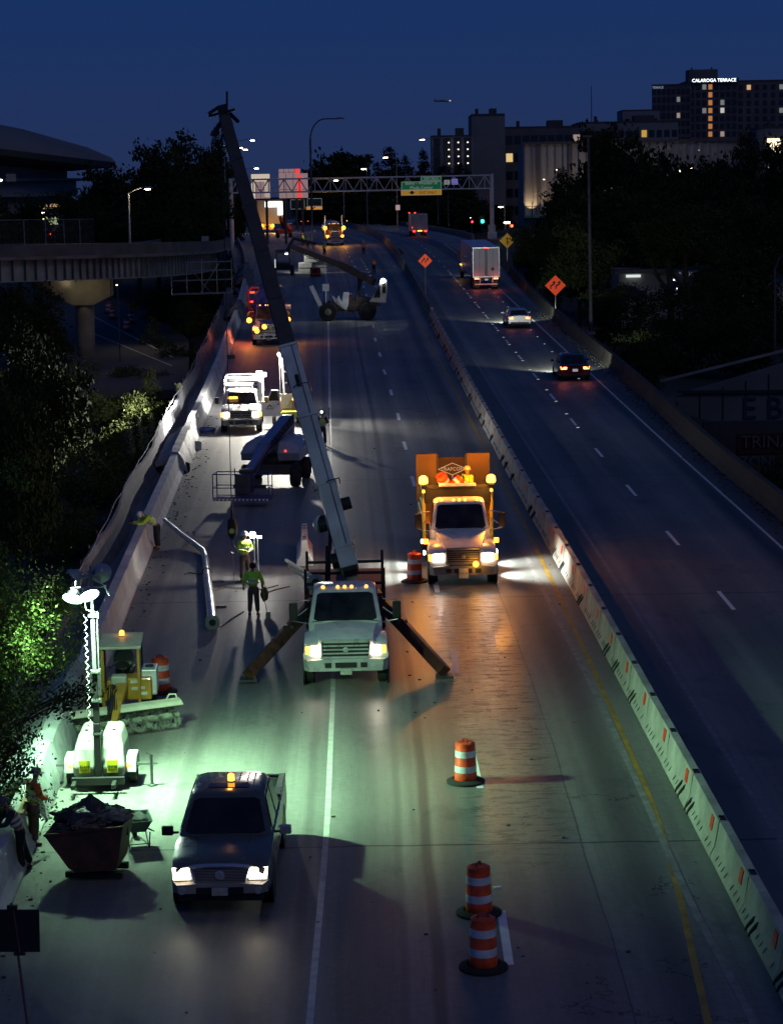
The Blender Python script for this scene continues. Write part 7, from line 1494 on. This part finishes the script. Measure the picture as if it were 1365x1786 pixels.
stripe = M('silver_stripe', (.7, .72, .7), .4)
def person(label, loc, rz, pose=None, top=hiviz, sleeves=None, legs=cloth, hat=hatw, hair=None, vest=True, sc=1.0, group=None, fingers=True):
    P = dict(BASE); P.update(pose or {}); P = {k: Vector(v) for k, v in P.items()}
    r = thing('person', label, 'person', loc, rz, group); r.scale = (sc, sc, sc)
    hd = (P['top'] - P['neck']).normalized(); fw_ = Vector(pose.get('face', (0, -1, 0))) if pose else Vector((0, -1, 0)); fw_ = (fw_ - hd * fw_.dot(hd)).normalized(); sd = fw_.cross(hd)
    hc = P['head']
    V = {'pelvis': (P['pelvis'], (.13, .1)), 'waist': (P['waist'], (.12, .09)), 'chest': (P['chest'], (.14, .1)), 'neck': (P['neck'], .05), 'jaw': (hc - hd * .06, .065), 'head': (hc + hd * .03, .085), 'crown': (hc + hd * .1, .06), 'nose': (hc + fw_ * .105 - hd * .0, .012), 'earL': (hc + sd * .088, .018), 'earR': (hc - sd * .088, .018)}
    Ed = [('pelvis', 'waist'), ('waist', 'chest'), ('chest', 'neck'), ('neck', 'jaw'), ('jaw', 'head'), ('head', 'crown'), ('head', 'nose'), ('head', 'earL'), ('head', 'earR')]
    for s in 'LR':
        V['sh' + s] = (P['sh' + s], .058); V['el' + s] = (P['el' + s], .04); V['wr' + s] = (P['wr' + s], .027); V['hp' + s] = (P['hp' + s], .085); V['kn' + s] = (P['kn' + s], .058); V['an' + s] = (P['an' + s], .04); V['to' + s] = (P['to' + s], .035)
        Ed += [('chest', 'sh' + s), ('sh' + s, 'el' + s), ('el' + s, 'wr' + s), ('pelvis', 'hp' + s), ('hp' + s, 'kn' + s), ('kn' + s, 'an' + s), ('an' + s, 'to' + s)]
        d = (P['wr' + s] - P['el' + s]).normalized(); V['pa' + s] = (P['wr' + s] + d * .06, (.038, .02)); Ed.append(('wr' + s, 'pa' + s))
        if fingers:
            n_ = d.cross(Vector((0, 0, 1)) if abs(d.z) < .9 else Vector((0, 1, 0))).normalized(); m_ = d.cross(n_)
            for k, (o_, L_) in enumerate(((-.03, .06), (-.01, .075), (.01, .07), (.03, .055))):
                V['f%s%d' % (s, k)] = (P['wr' + s] + d * .1 + n_ * o_, .009); V['g%s%d' % (s, k)] = (P['wr' + s] + d * (.1 + L_) + n_ * o_ * 1.1 + m_ * .025, .008); Ed += [('pa' + s, 'f%s%d' % (s, k)), ('f%s%d' % (s, k), 'g%s%d' % (s, k))]
            V['t' + s] = (P['wr' + s] + d * .06 - n_ * .055 + m_ * .02, .011); Ed.append(('pa' + s, 't' + s))
    skinned('body', V, Ed, skin, r)
    sl = sleeves or top
    V = {'w': (P['waist'].lerp(P['pelvis'], .7), (.19, .145)), 'm': (P['waist'], (.185, .14)), 'c': (P['chest'], (.205, .15)), 'n': (P['neck'].lerp(P['chest'], .25), .075)}; Ed = [('w', 'm'), ('m', 'c'), ('c', 'n')]
    if sl is top:
        for s in 'LR': V['s' + s] = (P['sh' + s], .095); V['e' + s] = (P['el' + s], .072); V['r' + s] = (P['wr' + s], .052); Ed += [('c', 's' + s), ('s' + s, 'e' + s), ('e' + s, 'r' + s)]
    jk = skinned('jacket' if sl is top else 'vest', V, Ed, top, r)
    if sl is not top:
        for s in 'LR': skinned('sleeve', {'a': (P['sh' + s].lerp(P['chest'], .25), .085), 's': (P['sh' + s], .092), 'e': (P['el' + s], .07), 'r': (P['wr' + s], .05)}, [('a', 's'), ('s', 'e'), ('e', 'r')], sl, r)
    ax_ = (P['chest'] - P['waist']).normalized(); 
    for t, k_ in ((.1, .97), (.62, 1.03)):
        c = P['waist'].lerp(P['chest'], t); x = Vector((1, 0, 0)); x = (x - ax_ * x.dot(ax_)).normalized(); y = ax_.cross(x)
        MB().loft([[c + ax_ * h + x * math.cos(a) * .203 * k_ + y * math.sin(a) * .153 * k_ for a in [2 * math.pi * i / 20 for i in range(20)]] for h in (-.025, .025)]).build('reflective_stripe', stripe, jk, smooth=True)
    for s in 'LR':
        if sl is top:
            c = P['el' + s].lerp(P['wr' + s], .4); d = (P['wr' + s] - P['el' + s]).normalized(); MB().cyl(c - d * .025, c + d * .025, .06, n=12).build('reflective_stripe', stripe, jk)
    V = {'w': (P['pelvis'] + Vector((0, 0, .06)), (.175, .13)), 'p': (P['pelvis'] - Vector((0, 0, .03)), (.17, .13))}; Ed = [('w', 'p')]
    for s in 'LR': V['h' + s] = (P['hp' + s] - Vector((0, 0, .08)), .115); V['k' + s] = (P['kn' + s], .09); V['a' + s] = (P['an' + s] + Vector((0, 0, .03)), .075); Ed += [('p', 'h' + s), ('h' + s, 'k' + s), ('k' + s, 'a' + s)]
    skinned('trousers', V, Ed, legs, r)
    for s in 'LR': skinned('boot', {'a': (P['an' + s], .058), 'b': (P['an' + s] - Vector((0, 0, .045)), .06), 't': (P['to' + s], .05)}, [('a', 'b'), ('b', 't')], M('boot_leather', (.05, .035, .025), .7), r)
    if hat:
        o = MB().lathe([(.155, -.01), (.15, .005), (.118, .02), (.115, .06), (.09, .11), (.04, .135), (.001, .138)], hc + hd * .04, 20, hd + fw_ * -.08).build('hard_hat', hat, r, smooth=True)
        MB().slab([hc + hd * .055 + fw_ * .1 - sd * .08, hc + hd * .055 + fw_ * .1 + sd * .08, hc + hd * .04 + fw_ * .19 + sd * .05, hc + hd * .04 + fw_ * .19 - sd * .05], .01).build('brim', hat, o)
    else: MB().lathe([(.1, -.05), (.103, 0), (.095, .06), (.06, .1), (.001, .112)], hc + hd * .02 - fw_ * .012, 16, hd - fw_ * .3).build('hair', hair or M('dark_hair', (.02, .015, .012), .8), r, smooth=True)
    for q in (-1, 1): MB().lathe([(.001, 0), (.012, .003), (.001, .01)], hc + fw_ * .092 + sd * q * .032 + hd * .02, 8, fw_).build('eye', blackm, r)
    return r
g0 = lambda x, y: tuple(g(x, y))
pi = math.pi
greyhat = M('grey_hat', (.3, .32, .3), .5); darkhat = M('dark_hat', (.12, .13, .12), .5)
# two workers by the parapet, bottom left
bend = dict(chest=(0, -.04, 1.31), neck=(0, -.08, 1.47), head=(0, -.11, 1.6), top=(0, -.12, 1.7), shL=(-.19, -.05, 1.41), shR=(.19, -.05, 1.41), elL=(-.26, -.1, 1.15), wrL=(-.16, -.3, 1.05))
person('person in orange sleeves and lime vest with grey cap standing behind the hopper', g0(60, 1474), R_(120), dict(bend, elR=(.28, -.02, 1.14), wrR=(.26, -.14, .92), face=(0, -.8, -.4)), top=hiviz, sleeves=hivizo, hat=greyhat, legs=M('brown_trousers', (.12, .08, .06), .9))
person('person in dark sleeves and olive vest leaning on the parapet at the left edge', g0(38, 1520), R_(-75), dict(waist=(0, -.06, 1.07), chest=(0, -.16, 1.28), neck=(0, -.25, 1.42), head=(0, -.31, 1.54), top=(0, -.36, 1.63), shL=(-.19, -.17, 1.37), shR=(.19, -.17, 1.37), elL=(-.27, -.34, 1.14), elR=(.27, -.3, 1.13), wrL=(-.2, -.56, 1.1), wrR=(.16, -.52, 1.1), anL=(-.13, .22, .1), toL=(-.14, .07, .04), knL=(-.11, .08, .5), face=(0, -.8, -.6)), top=M('olive_vest', (.2, .24, .08), .8, var=.3), sleeves=cloth, hat=darkhat, legs=M('black_trousers', (.015, .015, .02), .9))
# worker leaning over the parapet
lean = dict(waist=(0, -.16, 1.06), chest=(0, -.36, 1.22), neck=(0, -.5, 1.32), head=(0, -.62, 1.37), top=(0, -.71, 1.41), shL=(-.18, -.38, 1.28), shR=(.18, -.38, 1.28), elL=(-.25, -.68, 1.05), elR=(.25, -.68, 1.05), wrL=(-.16, -.9, 1.08), wrR=(.16, -.9, 1.08), face=(0, -.3, -1))
person('person in lime vest bending over the parapet above the end of the lying pole', g0(275, 958), R_(-62), lean, hat=hatw)
person('person in white hard hat and lime vest holding papers beside the glowing tripod lamp', g0(428, 1015), R_(25), dict(elL=(-.26, -.05, 1.14), elR=(.26, -.05, 1.14), wrL=(-.1, -.28, 1.15), wrR=(.1, -.28, 1.15), face=(.3, -1, -.3)), legs=M('tan_trousers', (.14, .11, .09), .9))
ptool = person('person in bright lime long-sleeved jacket with their back to the camera', g0(443, 1074), R_(178), dict(elL=(-.3, .0, 1.16), elR=(.3, .0, 1.16), wrL=(-.3, -.16, .96), wrR=(.32, -.14, .95), face=(0, -1, -.4)), top=M('bright_lime', (.45, .85, .06), .6, var=.15, sc=9), hat=None, legs=M('grey_trousers', (.1, .09, .08), .9))
o = thing('shovel', 'long-handled tool held by the worker in the bright lime jacket', 'tool', g0(468, 1080), .1, tilt=False); MB().cyl((0, 0, 0), (-.2, .1, 1.2), .016, n=6).build('handle', M('ash_handle', (.4, .3, .2), .7), o); MB().box((0, 0, .12), (.16, .03, .24)).build('blade', steel, o, bevel=.02)
o = thing('canvas_bag', 'olive canvas bag hanging beside the worker in the bright lime jacket', 'bag', g0(462, 1065), .1, tilt=False); lump('bag', M('olive_canvas', (.12, .12, .04), .8), o, (0, 0, .55), (.13, .1, .24), 3, .2); MB().tube([(-.06, 0, .72), (0, 0, .95), (.06, 0, .72)], .012, 5).build('strap', blackm, o)
hm = person('person in black and lime jacket with a glowing headlamp holding a tall rod', g0(563, 778), R_(-5), dict(elR=(.28, -.06, 1.18), wrR=(.22, -.24, 1.22)), top=hiviz, sleeves=cloth, hat=darkhat)
MB().lathe([(.03, 0), (.05, .03), (.001, .04)], (0, -.14, 1.72), 12, (0, -1, 0)).build('headlamp', hlw, hm); light('SPOT', 'headlamp_light', (0, -.25, 1.72), 40, (1, 1, .92), hm, (.6, -5, 0), .04, 90, .9)
o = thing('grade_rod', 'tall black measuring rod standing beside the worker with the headlamp', 'rod', g0(575, 776), 0); MB().cyl((0, 0, 0), (0, 0, 1.75), .02, n=6).build('rod', blackm, o); MB().lathe([(.05, 0), (.05, .16)], (0, 0, 1.72), 10).build('rod_head', steel, o)
# worker in the truck bed with a tipped drum
bpy.context.view_layer.update(); tm = at_.matrix_world
p = tm @ Vector((.42, 4.5, 1.72)); person('person in pale hard hat standing in the amber-lit truck bed beside a tipped drum', tuple(p), R_(-40), dict(elL=(-.26, -.2, 1.2), wrL=(-.15, -.42, 1.2), elR=(.26, -.1, 1.16), wrR=(.1, -.35, 1.12)), hat=M('yellow_hat', (.75, .7, .3), .35))
for i, (x, rx, ry, lab) in enumerate(((.0, 0, .9, 'tipped orange drum lying in the truck bed beside the worker'), (-.15, .5, -.6, 'second tipped drum pressed against the first in the truck bed'))):
    p = tm @ Vector((x - .45 + .3 * i, 4.3 + .35 * i, 2.55 + .05 * i)); o = dup(drum.__defaults__[1][0], tuple(p), lab, None, .85); o.rotation_euler = (rx, ry, .4)
# far workers
for x, y, rz, t_, lab in ((634, 445, 10, hivizo, 'person in orange vest farther up the closed lane near the bend'), (652, 478, 170, hivizo, 'person in orange vest standing in the lane above the telehandler cab'), (566, 447, 150, hiviz, 'person in lime vest below the amber-lit tractor'), (528, 429, 60, hiviz, 'left person of the pair in lime vests left of the curved pole'), (537, 433, -30, hiviz, 'right person of the pair in lime vests left of the curved pole'), (433, 556, 80, hiviz, 'person in lime vest beside the red-lit side of the blue truck'), (612, 548, 30, hivizo, 'person in pale vest standing behind the telehandler chassis')):
    person(lab, g0(x, y), R_(rz), dict(elL=(-.27, -.05, 1.15), wrL=(-.15, -.25, 1.1)), top=t_, fingers=False, hat=hatw if y != 478 else darkhat, legs=M('navy_trousers', (.02, .02, .05), .9))
